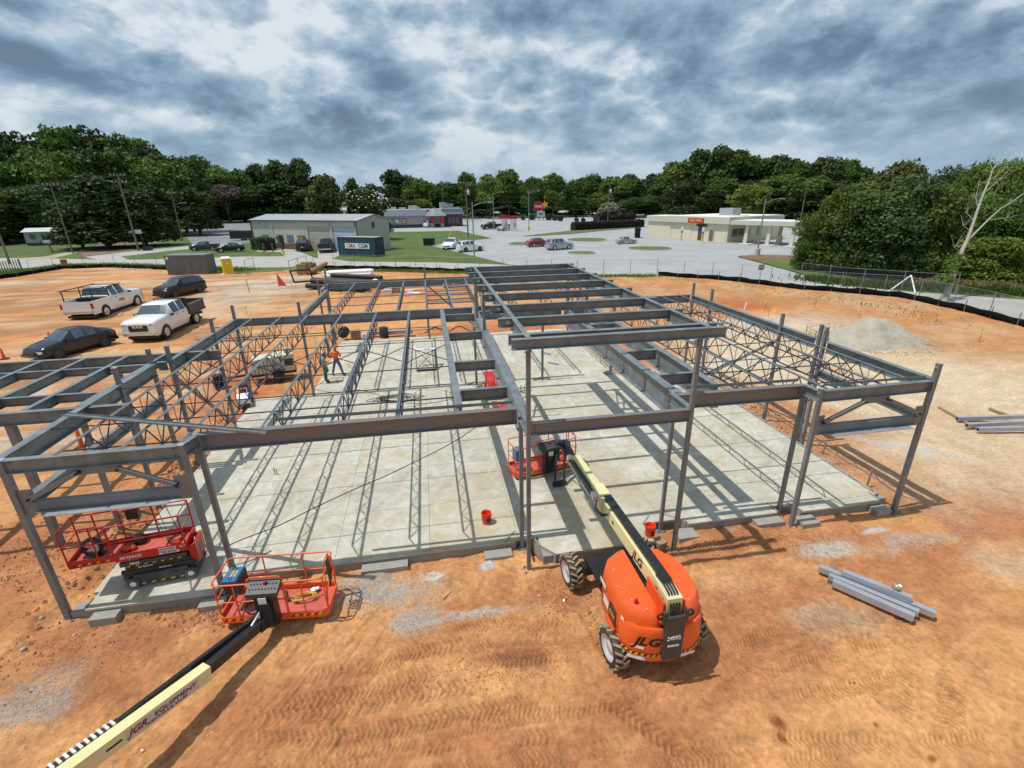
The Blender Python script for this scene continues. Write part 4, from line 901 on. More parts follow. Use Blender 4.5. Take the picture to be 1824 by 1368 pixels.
put_text('JLG', .30, M['txt_black'], bl, (3.68, 6.478, 1.37), (1, -.33, 0), (0, 0, 1), shear=.35, bold=.012, sx=1.15, depth=.006)
def along(poly, s, cx, cy, z, step):
    P_ = [Vector((cx+(x-cx)*s, cy+(y-cy)*s, z)) for x, y in poly]; out_ = []
    for i in range(len(P_)-1):
        k = max(1, round((P_[i+1]-P_[i]).length/step))
        for j in range(k): out_.append(tuple(P_[i].lerp(P_[i+1], j/k)))
    return out_
stripes_on(along(cw[1:-1], 1.045, 4.23, 7.0, .92, .055), .055, bl)
def decal(x, y, z, w_, h_, xd, m='decal', par=bl, th=.006, name='decal'):
    s = MB(); X = Vector(xd).normalized(); o = s.bar(Vector((x, y, z))-X*w_/2, Vector((x, y, z))+X*w_/2, th, h_); return s.build(name, M[m], par)
decal(3.56, 6.61, 1.12, .26, .06, (.8, -.45, 0)); decal(4.80, 6.59, 1.12, .20, .10, (.8, .38, 0)); decal(4.55, 6.475, .86, .5, .07, (1, .12, 0)); decal(3.56, 6.62, .83, .36, .09, (.8, -.45, 0))
decal(3.285, 7.95, 1.60, .34, .10, (0, 1, 0)); decal(3.285, 7.72, 1.28, .30, .20, (0, 1, 0)); decal(3.34, 6.95, 1.55, .10, .14, (.25, -1, 0))
r_ = MB(); r_.rng(3.272, 3.38, 7.15, 7.5, 1.10, 1.52); ro_ = r_.build('control_recess', M['black'], bl)
r_ = MB()
for i in range(4): r_.rng(3.26, 3.28, 7.2+.07*i, 7.23+.07*i, 1.30, 1.36)
r_.build('switches', M['yellow'], bl, kind='stuff')
r_ = MB(); r_.rng(3.22, 3.28, 7.12, 7.56, 1.02, 1.09); r_.build('hood_lip', M['orange_dk'], bl)
e = MB(); e.lathe([(.05, 0), (.055, .16), (.03, .20)], (4.88, 8.25, 1.86), 14); e.build('exhaust_cap', M['black'], bl)
e = MB(); e.lathe([(.045, 0), (.045, .05), (.03, .12), (.005, .14)], (3.60, 6.92, 1.95), 12); e.build('beacon', M['tail'], bl)
# faint fasteners on the hoods
e = MB()
for (x, y) in ((3.5, 7.9), (3.55, 7.0), (3.75, 6.7), (4.6, 8.0), (4.75, 7.3), (4.7, 6.8), (3.4, 7.4)): e.lathe([(.016, 0), (.012, .012)], (x+.1, y+.25, 1.845), 8)
e.build('bolts', M['rim'], bl, kind='stuff')
# panel gaps around the hoods
for P_ in (LH, RH):
    s = MB(); s.path([(4.2+(x-4.2)*1.004, 7.5+(y-7.5)*1.004, 1.20) for x, y in P_[1:-1]], .008, 4); s.build('panel_seam', M['black'], bl)
for (x, y) in ((3.30, 7.60), (5.10, 7.60), (3.32, 7.10)): s = MB(); s.tube((x, y, .9), (x, y, 1.62), .008, 4); s.build('panel_seam', M['black'], bl)
# boom
P0, P1 = Vector((4.29, 6.75, 2.12)), Vector((4.22, 13.1, 1.78))
dB = (P1-P0).normalized()
b = MB(); b.bar(P0+dB*.2, P1, .26, .34); bo1 = b.build('boom', M['cream'], bl)
b = MB(); b.bar(P0+dB*3.6+Vector((0, 0, .02)), P0+dB*4.4+Vector((0, 0, .02)), .33, .42); b.build('boom_collar', M['cream'], bl)
b = MB(); b.bar(P0+dB*.4+Vector((.05, 0, .20)), P0+dB*3.75+Vector((.05, 0, .20)), .22, .07); b.build('boom_cover', M['black'], bl)
b = MB(); b.bar(P0+dB*3.9+Vector((-.20, 0, .06)), P1-dB*.25+Vector((-.20, 0, .06)), .10, .14); b.build('cable_track', M['black'], bl)
b = MB()
for i in range(40): c = P0+dB*(4.2+.058*i)+Vector((-.255, 0, -.02)); b.box(c, (.035, .035, .09))
b.build('track_links', M['galv'], bl, kind='stuff')
b = MB()
for k in range(3):
    b.path([P0+dB*3.75+Vector((-.24, 0, .12-.05*k)), P0+dB*3.5+Vector((-.36, 0, .06-.05*k)), P0+dB*3.3+Vector((-.26, 0, -.02-.04*k)), P0+dB*3.2+Vector((-.08, 0, .0))], .014, 6)
b.build('hoses', M['wire'], bl, kind='stuff')
b = MB(); b.box(P0+dB*3.95+Vector((-.22, 0, .12)), (.16, .26, .16)); b.build('track_bracket', M['rim'], bl)
b = MB(); b.box(P1+Vector((-.24, -.1, .18)), (.13, .12, .11)); b.build('junction_box', M['decal'], bl)
b = MB(); b.rng(4.03, 4.35, 6.48, 6.9, 1.95, 2.40); b.build('boom_pivot', M['olive'], bl)
for k in range(4):
    b = MB(); x = 4.10+.06*k; b.path([(x, 7.15, 2.42), (x, 6.85, 2.48), (x, 6.6, 2.44), (x, 6.45, 2.25), (x, 6.42, 1.95)], .022, 8); b.build('hose', M['wire'], bl)
s = MB(); s.tube((3.98, 6.67, 2.22), (4.41, 6.67, 2.22), .05, 12); s.build('pivot_pin', M['black'], bl)
s = MB(); s.rng(3.96, 3.995, 6.5, 7.25, 1.75, 2.3); s.build('pivot_cheek', M['orange_dk'], bl)
s = MB(); s.rng(4.39, 4.425, 6.5, 7.25, 1.75, 2.3); s.build('pivot_cheek', M['orange_dk'], bl)
put_text('JLG', .30, M['txt_black'], bl, (4.18-.136, 7.95, 2.15), (.0, -1, .07), (0, 0, 1), shear=.3, bold=.01, sx=1.1, depth=.004)
e = MB(); e.rng(4.04, 4.05, 12.1, 12.5, 1.72, 1.92); e.build('decal', M['tail'], bl)
for y in (7.2, 9.6, 11.0):
    e = MB(); c = P0+dB*(y-6.38); e.rng(c.x-.136, c.x-.128, y-.05, y+.05, c.z-.03, c.z+.04); e.build('slot', M['black'], bl)
for o in kids(bl):
    if o.name.split('.')[0] in ('hood', 'counterweight', 'rear_plate', 'lifting_eye', 'lettering', 'label_plate', 'hazard_stripes', 'decal', 'control_recess', 'switches', 'hood_lip', 'exhaust_cap', 'beacon', 'panel_seam', 'boom_pivot', 'hose', 'pivot_pin', 'pivot_cheek', 'trough') or o.name == 'bolts' and False:
        if o.name.startswith('lettering') and abs(o.matrix_local[1][0]) > .6: o.location.x += .06; o.location.z -= .05; continue
        o.location = o.location+Vector((.10, .22, -.12))
# jib and rotator down to the basket
jb = MB(); jb.bar((4.20, 13.0, 1.62), (4.36, 14.75, 1.52), .20, .20); jb.build('jib', M['black'], bl)
jb = MB(); jb.bar((4.02, 14.62, 1.40), (3.80, 14.02, .42), .07, .10); jb.build('jib_link', M['black'], bl)
jb = MB(); jb.bar((4.28, 14.55, 1.40), (4.10, 13.98, .42), .07, .10); jb.build('jib_link', M['black'], bl)
jb = MB(); jb.box((3.95, 13.98, .40), (.50, .14, .13), .2); jb.build('jib_foot', M['black'], bl)
jb = MB(); jb.bar((3.95, 14.72, 1.45), (4.5, 14.85, 1.45), .24, .24); jb.lathe([(.10, .9), (.10, 1.65)], (4.05, 14.7, 0), 14); jb.build('rotator', M['dark'], bl)
jb = MB(); jb.path([(4.1, 13.2, 1.8), (3.95, 13.9, 1.85), (3.9, 14.5, 1.5), (3.75, 14.7, 1.0)], .02, 6); jb.path([(4.05, 13.2, 1.7), (4.2, 14.1, 1.4), (3.9, 14.4, 1.0)], .018, 6); jb.build('hoses', M['wire'], bl, kind='stuff')
wb = work_basket(bl, 2.40, .90, loc=(3.62, 15.22, .42), rz=math.radians(12))
c = MB(); c.rng(-1.12, -.82, -.25, .10, .45, .95); c.build('tool_box', M['blue'], wb)

# second boom lift: only its basket and boom reach into view
b2 = thing('boom_lift', 'orange basket on a black and cream boom reaching in from the lower left corner', 'boom lift', (0, 0, -.30))
wk = work_basket(b2, 2.52, .96, loc=(-4.20, 10.22, .24), rz=math.radians(-5))
Q0, Q1 = Vector((-4.32, 9.50, .52)), Vector((-5.02, 8.12, .72)); Q2 = Vector((-6.00, 6.68, .98)); dQ = (Q2-Q1).normalized(); Q3 = Q1+dQ*8.5
side = Vector((dQ.y, -dQ.x, 0)).normalized()   # faces the camera side
if side.x < 0: side = -side
b = MB(); b.bar(Q0, Q1+dQ*.4, .17, .22); b.build('boom', M['black'], b2)
b = MB(); b.bar(Vector((-4.28, 9.72, .40)), Q0+Vector((-.12, -.22, .02)), .24, .24); b.build('jib_knuckle', M['black'], b2)
b = MB(); b.bar(Q0+side*(-.13)+Vector((0, 0, .10)), Q1+dQ*1.45+side*(-.17)+Vector((0, 0, .10)), .09, .16); b.build('boom_cover', M['black'], b2)
b = MB(); b.bar(Q1, Q3, .23, .31); b.build('boom', M['cream'], b2)
b = MB()
for i in range(50):
    c = Q1+dQ*(1.55+.095*i)-side*.20+Vector((0, 0, .12)); b.bar(c-dQ*.02, c+dQ*.02, .14, .12)
b.build('track_links', M['decal'], b2, kind='stuff')
b = MB(); b.bar(Q1+dQ*1.45-side*.20+Vector((0, 0, .10)), Q3-side*.20+Vector((0, 0, .10)), .12, .10); b.build('cable_track', M['black'], b2)
pn = MB(); cpt = Q1+dQ*.90+side*.118+Vector((0, 0, -.01)); pn.bar(cpt-dQ*.64, cpt+dQ*.64, .006, .20); pn.build('name_panel', mat('panel_pinkish', (.62, .52, .47), .5), b2)
tp = cpt+side*.006
upn = side.cross(-dQ).normalized(); upn = upn if upn.z > 0 else -upn
put_text('EQUIPMENT', .125, M['txt_black'], b2, tp-dQ*.20+upn*.03, -dQ, upn, sx=1.12, shear=.1)
put_text('JGR', .175, mat('print_dark_red', (.18, .02, .03), .5), b2, tp+dQ*.46+upn*.012, -dQ, upn, bold=.003, sx=1.05, shear=.35)
put_text('RENTALS & SALES', .06, M['txt_black'], b2, tp-dQ*.05-upn*.062, -dQ, upn, sx=1.5)
b = MB(); cc = Q1+dQ*1.72+side*.119; b.bar(cc-dQ*.12, cc+dQ*.12, .006, .04); b.build('slot', M['black'], b2)
b = MB(); b.path([Q0+Vector((-.1, -.1, .15)), Q0+Vector((.02, .1, .34)), Vector((-4.1, 9.85, .55))], .022, 6); b.path([Q0+Vector((-.2, -.3, .15)), Q0+Vector((-.05, .0, .30)), Vector((-4.25, 9.8, .5))], .03, 6); b.build('hoses', M['rim'], b2, kind='stuff')
# things carried in that basket (local frame of the basket)
def in_basket(x, y, z, base=(-4.20, 10.22, -.06), a=math.radians(-5)):
    return (base[0]+x*math.cos(a)-y*math.sin(a), base[1]+x*math.sin(a)+y*math.cos(a), base[2]+z)
w_ = thing('welder', 'blue and black portable welder strapped at the left end of the orange basket', 'welder', in_basket(-1.0, .08, .55), math.radians(-5))
s = MB(); s.rng(-.17, .15, -.26, .24, 0, .42); s.build('case', M['blue'], w_)
s = MB(); s.rng(.15, .19, -.26, .24, .02, .40); s.build('side_panel', M['black'], w_)
s = MB(); s.rng(-.10, .08, -.10, .12, .42, .425); s.build('top_plate', mat('tan_plate', (.42, .36, .22), .6), w_)
s = MB(); s.rng(-.14, .12, -.275, -.26, .04, .36); s.build('front_panel', M['black'], w_)
s = MB(); s.path([(-.02, -.2, .42), (-.02, -.2, .50), (-.02, .2, .50), (-.02, .2, .42)], .012, 6); s.build('carry_handle', M['black'], w_)
def coil(name, label, cat, loc, R_, r, turns, m, flat=.03, group=None, sq=1.0, jit=.04):
    pts = []
    for i in range(int(turns*14)+1):
        a = 2*PI*i/14; rr = R_*(1+jit*math.sin(a*.37+1)+random.uniform(-jit, jit)); pts.append((rr*math.cos(a), rr*math.sin(a)*sq, flat*i/(turns*14)+r))
    s = MB(); s.path(pts, r, 5); return tag(link(name, s.mesh(name, [M[m]]), None, loc), label, cat, group)
M['rope'] = mat('rope_yellow', (.50, .38, .06), .8)
coil('rope', 'yellow rope heaped on the floor of the near orange basket', 'rope', in_basket(.55, .05, .12), .26, .016, 4, 'rope', sq=.5, jit=.15)
coil('air_hose', 'black hose coiled on the left floor of the near orange basket', 'hose', in_basket(-.62, -.15, .12), .16, .014, 4, 'wire', jit=.12)
hs = thing('harness', 'olive safety harness hanging over the right end of the near basket', 'harness', in_basket(1.26, .05, .5))
s = MB()
for k in range(5): s.path([(0, -.14+.05*k, .75), (.03, -.18+.07*k, .4), (.01, -.12+.05*k, .02+.05*k)], .018, 6)
s.build('straps', mat('strap_olive', (.09, .075, .03), .8), hs, kind='stuff')
s = MB(); s.path([(0, -.1, .6), (.04, .1, .4), (.02, -.06, .15), (0, .12, .05)], .022, 6); s.build('lanyard', M['black'], hs)
s = MB(); s.lathe([(.06, 0), (.06, .22), (.03, .26), (.03, .30)], (0, 0, 0), 14); gb = s.build('flask', M['green'], None); gb.location = in_basket(.12, .05, .1); tag(gb, 'green flask standing behind the console of the near basket', 'flask')
wg = thing('welding_gun_bag', 'crumpled pale glove lying on the basket floor', 'glove', in_basket(.72, .28, .12))
s = MB(); s.sph((0, 0, .02), .09, 8, 0, .4); s.sph((.08, .03, .02), .06, 8, 0, .4); s.build('cloth', M['hat'], wg); wg.name = 'glove'

# ================================================================== SCISSOR LIFT
sl_ = thing('scissor_lift', 'red platform scissor lift with white wheels, standing on the left front corner of the slab', 'scissor lift', (-7.48, 11.88, 0), math.radians(7))
c = MB(); c.rng(-.72, .80, -.30, .30, .10, .42); c.rng(-.85, -.72, -.34, .34, .25, .38); c.build('chassis', M['dark'], sl_)
c = MB(); c.rng(-.62, .62, -.375, -.30, .12, .40); so_ = c.build('side_door', M['dark'], sl_)
c = MB(); c.rng(.22, .36, -.382, -.375, .27, .34); c.build('keypad', M['black'], so_)
for i in range(5):
    c = MB(); x = -.50+.22*i; c.hexa([(x, -.384, .10), (x+.09, -.384, .10), (x+.09, -.376, .10), (x, -.376, .10), (x+.04, -.384, .135), (x+.13, -.384, .135), (x+.13, -.376, .135), (x+.04, -.376, .135)]); c.build('hazard_mark', M['yellow'], sl_)
for k, (z0, z1, xa, xb) in enumerate(((.44, .54, -.86, .78), (.56, .66, -.74, .72), (.68, .80, -.84, .66))):
    c = MB()
    c.rng(xa, xb, -.34, -.27, z0, z1); c.build('scissor_arm', M['black'] if k < 2 else M['dark'], sl_)
    c = MB(); c.rng(xa, xb, .27, .34, z0, z1); c.build('scissor_arm', M['black'], sl_)
for i in range(7):
    c = MB(); x = -.70+.19*i; c.hexa([(x, -.35, .665), (x+.07, -.35, .665), (x+.07, -.341, .665), (x, -.341, .665), (x+.03, -.35, .69), (x+.10, -.35, .69), (x+.10, -.341, .69), (x+.03, -.341, .69)]); c.build('hazard_mark', M['yellow'], sl_)
def swheel(x, y, r=.165, w=.115):
    s = MB(); s.lathe([(r*.74, -w/2), (r, -w/2+.015), (r, w/2-.015), (r*.74, w/2)], (0, 0, 0), 24, 0, 'y'); o = s.build('wheel', M['dark'], sl_); o.location = (x, y, r)
    for sd in (-1, 1):
        s = MB(); s.lathe([(r*.78, sd*(w/2+.004)), (r*.70, sd*(w/2-.01)), (.05, sd*(w/2+.006)), (.03, sd*(w/2+.02)), (.005, sd*(w/2+.02))], (0, 0, 0), 24, 0, 'y', caps=False); s.build('rim', M['white'], o)
for x in (-.66, .66):
    for y in (-.36, .36): swheel(x, y)
# platform
px0, px1, pyA, pyB, pz = -.86, .72, -.37, .37, .93
p = MB(); p.rng(px0, px1, pyA, pyB, pz, pz+.03, 1)
for (a, b_) in (((px0, pyA), (px1, pyA)), ((px0, pyB), (px1, pyB)), ((px1, pyA), (px1, pyB))): p.bar((*a, pz+.06), (*b_, pz+.06), .03, .22, 0)
def rail(s, pts, r=.019): s.path(pts, r, 6, 0)
for z in (1.0, .55):
    rail(p, [(px0, pyA, pz+z), (px1, pyA, pz+z), (px1, pyB, pz+z), (px0, pyB, pz+z)])
for (x, y) in ((px0, pyA), (px1, pyA), (px1, pyB), (px0, pyB), (-.1, pyB)): p.tube((x, y, pz), (x, y, pz+1.0), .022, 6)
pf = p.build('platform', [M['red'], M['redfloor']], sl_)
e0, e1 = -1.84, px0
p = MB(); p.rng(e0, e1, pyA+.03, pyB-.03, pz+.03, pz+.055, 1)
for (a, b_) in (((e0, pyA+.03), (e1, pyA+.03)), ((e0, pyB-.03), (e1, pyB-.03)), ((e0, pyA+.03), (e0, pyB-.03))): p.bar((*a, pz+.08), (*b_, pz+.08), .03, .20, 0)
for z in (1.04, .58): rail(p, [(e1, pyA+.03, pz+z), (e0, pyA+.03, pz+z), (e0, pyB-.03, pz+z), (e1, pyB-.03, pz+z)])
for (x, y) in ((e0, pyA+.03), (e0, pyB-.03), (-1.4, pyB-.03), (e1-.03, pyA+.03), (-1.2, pyA+.03)): p.tube((x, y, pz), (x, y, pz+1.04), .022, 6)
ex = p.build('extension_deck', [M['red'], M['redfloor']], sl_)
h = MB()
for i in range(8): x = e0+.08+i*.10; h.hexa([(x, pyA+.012, pz+.02), (x+.05, pyA+.012, pz+.02), (x+.05, pyA+.014, pz+.02), (x, pyA+.014, pz+.02), (x+.04, pyA+.012, pz+.07), (x+.09, pyA+.012, pz+.07), (x+.09, pyA+.014, pz+.07), (x+.04, pyA+.014, pz+.07)], i % 2)
h.build('hazard_stripes', [M['black'], M['yellow']], sl_, kind='stuff')
c = MB(); c.rng(.84, .90, -.30, .30, .42, .98); c.rng(.72, .84, -.30, -.24, .5, .95); c.rng(.72, .84, .24, .30, .5, .95); c.build('entry_ladder', M['red'], sl_)
c = MB(); c.rng(.898, .903, -.12, .10, .60, .80); c.build('ladder_opening', M['black'], sl_)
put_text('SKYJACK', .105, M['txt_white'], sl_, (-.52, pyA-.018, pz+.055), (1, 0, 0), (0, 0, 1), shear=.25, bold=.002, sx=1.15)
s = MB(); s.rng(.10, .50, pyA-.02, pyA-.016, pz+.055, pz+.155); s.build('name_plate', M['decal'], sl_)
put_text('JGR EQUIPMENT', .052, M['txt_black'], sl_, (.30, pyA-.022, pz+.105), (1, 0, 0), (0, 0, 1), bold=.001)
s = MB(); s.rng(.10, .56, pyA-.02, pyA-.016, pz-.035, pz+.025); s.build('phone_plate', M['decal'], sl_)
put_text('(864) 891-3238', .05, M['txt_black'], sl_, (.33, pyA-.022, pz-.005), (1, 0, 0), (0, 0, 1))
put_text('SJ3219', .085, M['txt_white'], sl_, (.64, pyA-.018, pz+.11), (1, 0, 0), (0, 0, 1), sx=.6)
put_text('3842', .095, M['txt_white'], sl_, (-.50, -.352, .755), (1, 0, 0), (0, 0, 1), bold=.002, sx=1.2)
put_text('SKYJACK', .07, M['txt_white'], sl_, (-.30, -.352, .61), (1, 0, 0), (0, 0, 1), shear=.25, sx=1.2)
put_text('SKYJACK', .06, M['txt_white'], sl_, (.12, -.352, .49), (1, 0, 0), (0, 0, 1), shear=.25, sx=1.2)
def in_lift(x, y, z): a = math.radians(7); return (-7.48+x*math.cos(a)-y*math.sin(a), 11.88+x*math.sin(a)+y*math.cos(a), z)
f = thing('floor_fan', 'round black floor fan on the extended end of the red lift deck', 'fan', in_lift(-1.42, -.02, .985))
s = MB(); s.lathe([(.20, -.07), (.235, -.07), (.235, .07), (.20, .07), (.20, -.07)], (0, 0, .26), 24, 0, 'y', caps=False); s.rng(-.22, .22, -.12, .12, 0, .03); s.build('housing', M['black'], f)
s = MB()
for i in range(5):
    a = 2*PI*i/5; s.add([(0, -.02, .26), (.19*math.cos(a), -.03, .26+.19*math.sin(a)), (.19*math.cos(a+.8), .03, .26+.19*math.sin(a+.8))], [(0, 1, 2)])
s.build('blades', M['decal'], f, kind='stuff')
bxs = thing('battery_charger', 'small black charger box hung on the rear rail of the red lift', 'charger', in_lift(-.55, .40, 1.62))
s = MB(); s.rng(-.15, .15, -.06, .06, 0, .26); s.build('case', M['black'], bxs)
s = MB(); s.path([(-.1, 0, .26), (0, 0, .36), (.1, 0, .26)], .012, 6); s.build('handle', M['black'], bxs)
jg = thing('grinder_bag', 'round black tool bag standing behind the rail of the red lift', 'tool bag', in_lift(-.50, .22, .96)); jg.name = 'tool_bag'
s = MB(); s.lathe([(.12, 0), (.14, .06), (.13, .22), (.09, .26)], (0, 0, 0), 16); s.build('bag', M['black'], jg)
s = MB(); s.path([(-.09, 0, .24), (0, 0, .36), (.09, 0, .24)], .01, 6); s.build('handle', M['black'], jg)
hb = thing('chain_hoist', 'orange chain hoist lying on the deck of the red lift', 'hoist', in_lift(-.70, -.08, .965))
s = MB(); s.sph((0, 0, .08), .10, 8, 0, .8); s.sph((.12, .05, .06), .08, 8, 0, .8); s.sph((-.1, .06, .06), .07, 8, 0, .8); s.build('body', M['orange_dk'], hb, kind='stuff')
s = MB(); s.path([(.1, 0, .12), (.2, .1, .06), (.1, .15, .03), (-.05, .12, .04)], .014, 5); s.build('chain', M['black'], hb)
coil('extension_cord', 'thin black cord coiled on the right part of the red lift deck', 'cord', in_lift(.35, .1, .965), .16, .008, 3, 'wire', jit=.2)
s = MB(); s.rng(-.09, .09, -.05, .05, 0, .12); o = s.build('control_box', M['red'], None); o.location = in_lift(.50, -.30, 1.02); tag(o, 'small red control box clipped inside the near rail of the red lift', 'control box')
# cords hanging from the lift rail and across the slab
def cord(name, label, pts, r=.012, m='wire', cat='cord', n=5, sub=6, group=None):
    P_ = [Vector(p) for p in pts]; out_ = []
    for i in range(len(P_)-1):
        a, b_, c_, d_ = P_[max(i-1, 0)], P_[i], P_[i+1], P_[min(i+2, len(P_)-1)]
        for k in range(sub):
            t = k/sub; out_.append(.5*((2*b_)+(c_-a)*t+(2*a-5*b_+4*c_-d_)*t*t+(3*b_-a-3*c_+d_)*t**3))
    out_.append(P_[-1]); s = MB(); s.path(out_, r, n); return tag(s.build(name, M[m] if isinstance(m, str) else m), label, cat, group)
cord('extension_cord', 'long black cord running diagonally across the left half of the slab', [(*gp(400, 975), .012), (*gp(440, 958), .012), (*gp(500, 935), .012), (*gp(560, 905), .012), (*gp(640, 868), .012), (*gp(700, 842), .012), (*gp(800, 792), .012), (*gp(860, 753), .012), (*gp(905, 722), .012), (*gp(925, 700), .012)], .013)
cord('extension_cord', 'grey cord from the red lift to the near front column', [in_lift(.85, .1, .7), in_lift(1.1, 0, .05), in_lift(1.6, -.2, .02), (-5.4, 12.0, .02), (-5.0, 12.3, .02)], .014, 'fence')
for i, (a, b_) in enumerate([((-.15, .38), (.1, .2)), ((.0, .38), (.3, -.1)), ((.2, .38), (.5, .1))]):
    cord('power_lead', ('left', 'middle', 'right')[i]+' one of three black leads drooping over the red lift deck', [in_lift(*a, 1.93), in_lift((a[0]+b_[0])/2, (a[1]+b_[1])/2+.05, 1.3), in_lift(*b_, .98)], .009, group='leads on the red lift')
random.seed(11)
pts = []
cx_, cy_ = gp(690, 712)
for i in range(70): a = i*.62; pts.append((cx_+(.9+.35*math.sin(i*.9))*math.cos(a)+.012*i, cy_+(.35+.22*math.cos(i*1.3))*math.sin(a), .012+.0006*i))
cord('tangled_cable', 'tangle of thin black welding cable heaped on the middle of the slab', pts, .012, cat='cable', sub=4)
cord('welding_cable', 'black cable running from the tangled heap towards the welder trailer', [(*gp(560, 694), .012), (*gp(600, 700), .012), (*gp(640, 695), .012), (*gp(680, 706), .012)], .014, cat='cable')
cord('welding_cable', 'black cable trailing from the tangled heap towards the red tool rack', [(*gp(715, 718), .012), (*gp(760, 719), .012), (*gp(800, 712), .012), (*gp(850, 696), .012)], .012, cat='cable')
M['redcord'] = mat('cord_red', (.35, .06, .03), .6)
cord('air_line', 'thin red line lying on the slab beside the two workers', [(*gp(560, 690), .01), (*gp(585, 676), .01), (*gp(612, 673), .01), (*gp(600, 682), .01), (*gp(570, 684), .01)], .014, M['redcord'], cat='hose')
cord('air_line', 'thin red line lying among the black cables in the middle of the slab', [(*gp(650, 735), .01), (*gp(700, 728), .01), (*gp(750, 722), .01), (*gp(770, 716), .01)], .009, M['redcord'], cat='hose')

# ================================================================== BUCKETS, STEEL, STAKES
def bucket(x, y, z, label, rz=0):
    o = thing('bucket', label, 'bucket', (x, y, z), rz, 'orange plastic buckets on the slab')
    s = MB(); s.lathe([(.128, 0), (.136, .02), (.148, .34), (.156, .345), (.156, .37), (.146, .372), (.142, .34), (.124, .02), (.002, .018)], (0, 0, 0), 28, caps=False); s.lathe([(.128, 0), (.001, 0)], (0, 0, .001), 28, caps=False); s.build('pail', M['bucket'], o)
    s = MB(); s.lathe([(.155, .285), (.160, .29), (.160, .30), (.155, .305)], (0, 0, 0), 28, caps=False); s.build('rim_band', M['bucket'], o)
    s = MB()
    for i in range(6):
        a0 = -1.95+i*.16; s.add([(.1445*math.cos(a0), .1445*math.sin(a0), .08), (.1445*math.cos(a0+.16), .1445*math.sin(a0+.16), .08), (.1510*math.cos(a0+.16), .1510*math.sin(a0+.16), .22), (.1510*math.cos(a0), .1510*math.sin(a0), .22)], [(0, 1, 2, 3)])
    s.build('printed_label', M['txt_black'], o)
    s = MB(); s.path([(.157*math.cos(a), .157*math.sin(a), .30-.12*math.sin((a+PI)/1.0)) for a in [PI+i*PI/10 for i in range(11)]], .004, 5); s.build('handle', M['wire'], o)
    return o
bucket(1.22, 12.42, 0, 'orange bucket standing alone on the slab left of the tall middle column', .3)
bucket(5.86, 10.90, 0, 'orange bucket at the slab corner beside the boom lift', .2)
s = MB(); s.rng(-.14, .14, -.16, .16, 0, .18); o = s.build('cardboard_box', M['cardboard']); o.location = (6.12, 10.75, -.28); o.rotation_euler = (0, 0, .3); tag(o, 'small open cardboard box on the clay behind the bucket at the slab corner', 'box')
M['tube_steel'] = mat('tube_steel', (.40, .42, .47), .42, .3, var=.08, vscale=3)
def hss(p, q_, w, h, label, group='loose tube steel on timbers'):
    s = MB(); s.bar(p, q_, w, h); o = s.build('steel_tube', M['tube_steel']); tag(o, label, 'steel tube', group)
    P_, Q_ = Vector(p), Vector(q_); d = (Q_-P_).normalized(); s = MB(); e = P_-d*.002; s.bar(e, e+d*.004, w*.8, h*.8); s.build('tube_mouth', M['black'], o)
    return o
zt = -.30+.10
A1, A2 = gp(1457, 1008, zt+.18), gp(1668, 1092, zt+.12); B1_, B2_ = gp(1478, 1034, zt+.18), gp(1625, 1098, zt+.1); C1_, C2_ = gp(1500, 1014, zt+.2), gp(1622, 1058, zt+.2)
dd = Vector((A2[0]-A1[0], A2[1]-A1[1], 0)).normalized(); nn_ = Vector((-dd.y, dd.x, 0))
def ln(px, py, L, off, z, w, h, label):
    x, y = gp(px, py, -.1); p = Vector((x, y, z))+nn_*off; hss(p, p+dd*L, w, h, label)
def tube_px(a, b_, z, w, h, label): hss((*gp(*a, z), z), (*gp(*b_, z), z), w, h, label)
tube_px((1459, 1011), (1666, 1094), -.10, .15, .15, 'rearmost and longest of the steel tubes stacked on timbers at the right')
tube_px((1476, 1026), (1636, 1092), -.10, .14, .15, 'middle steel tube of the stack on timbers at the right')
tube_px((1483, 1037), (1628, 1100), -.09, .15, .17, 'front steel tube of the stack on timbers at the right')
tube_px((1500, 1019), (1624, 1067), .05, .14, .14, 'short steel tube lying on top of the stack at the right')
for (px, py, lab) in ((1479, 1030, 'left timber under the steel tube stack'), (1612, 1090, 'right timber under the steel tube stack')):
    x, y = gp(px, py, -.25); s = MB(); s.bar(Vector((x, y, -.25))-nn_*.20, Vector((x, y, -.25))+nn_*.55, .09, .10); tag(s.build('timber', M['wood_grey']), lab, 'timber', 'timbers under loose steel')
x, y = gp(1598, 1050, .12); bg_ = thing('plastic_bag_bundle', 'clear bag of bolts resting on top of the steel tubes', 'bag', (x, y+.02, .115)); bg_.name = 'bolt_bag'
s = MB(); s.sph((0, 0, .07), .11, 9, 0, .8); s.build('bag', mat('clear_plastic', (.35, .30, .18), .12, 0, var=.5, vscale=14, spec=.9), bg_)
s = MB(); s.sph((.03, -.03, .12), .06, 8, 0, .7); s.build('paper', M['decal'], bg_)
# second steel pile at the right edge
for i, (a, b_, w, lab) in enumerate([((1705, 745), (1832, 741), .16, 'rear steel tube of the pile by the right edge'), ((1722, 757), (1835, 751), .15, 'middle steel tube of the pile by the right edge'), ((1742, 764), (1838, 762), .14, 'front steel tube of the pile by the right edge')]):
    p, q_ = gp(*a, -.1), gp(*b_, -.1); hss((*p, -.12), (*q_, -.12), w, .17, lab, 'steel pile by the right edge')
for (a, b_, lab) in (((1672, 726), (1742, 765), 'timber under the left end of the steel pile by the right edge'), ((1762, 728), (1800, 742), 'timber lying behind the steel pile by the right edge')):
    p, q_ = gp(*a, -.25), gp(*b_, -.25); s = MB(); s.bar((*p, -.24), (*q_, -.24), .10, .10); tag(s.build('timber', M['wood']), lab, 'timber', 'timbers under loose steel')
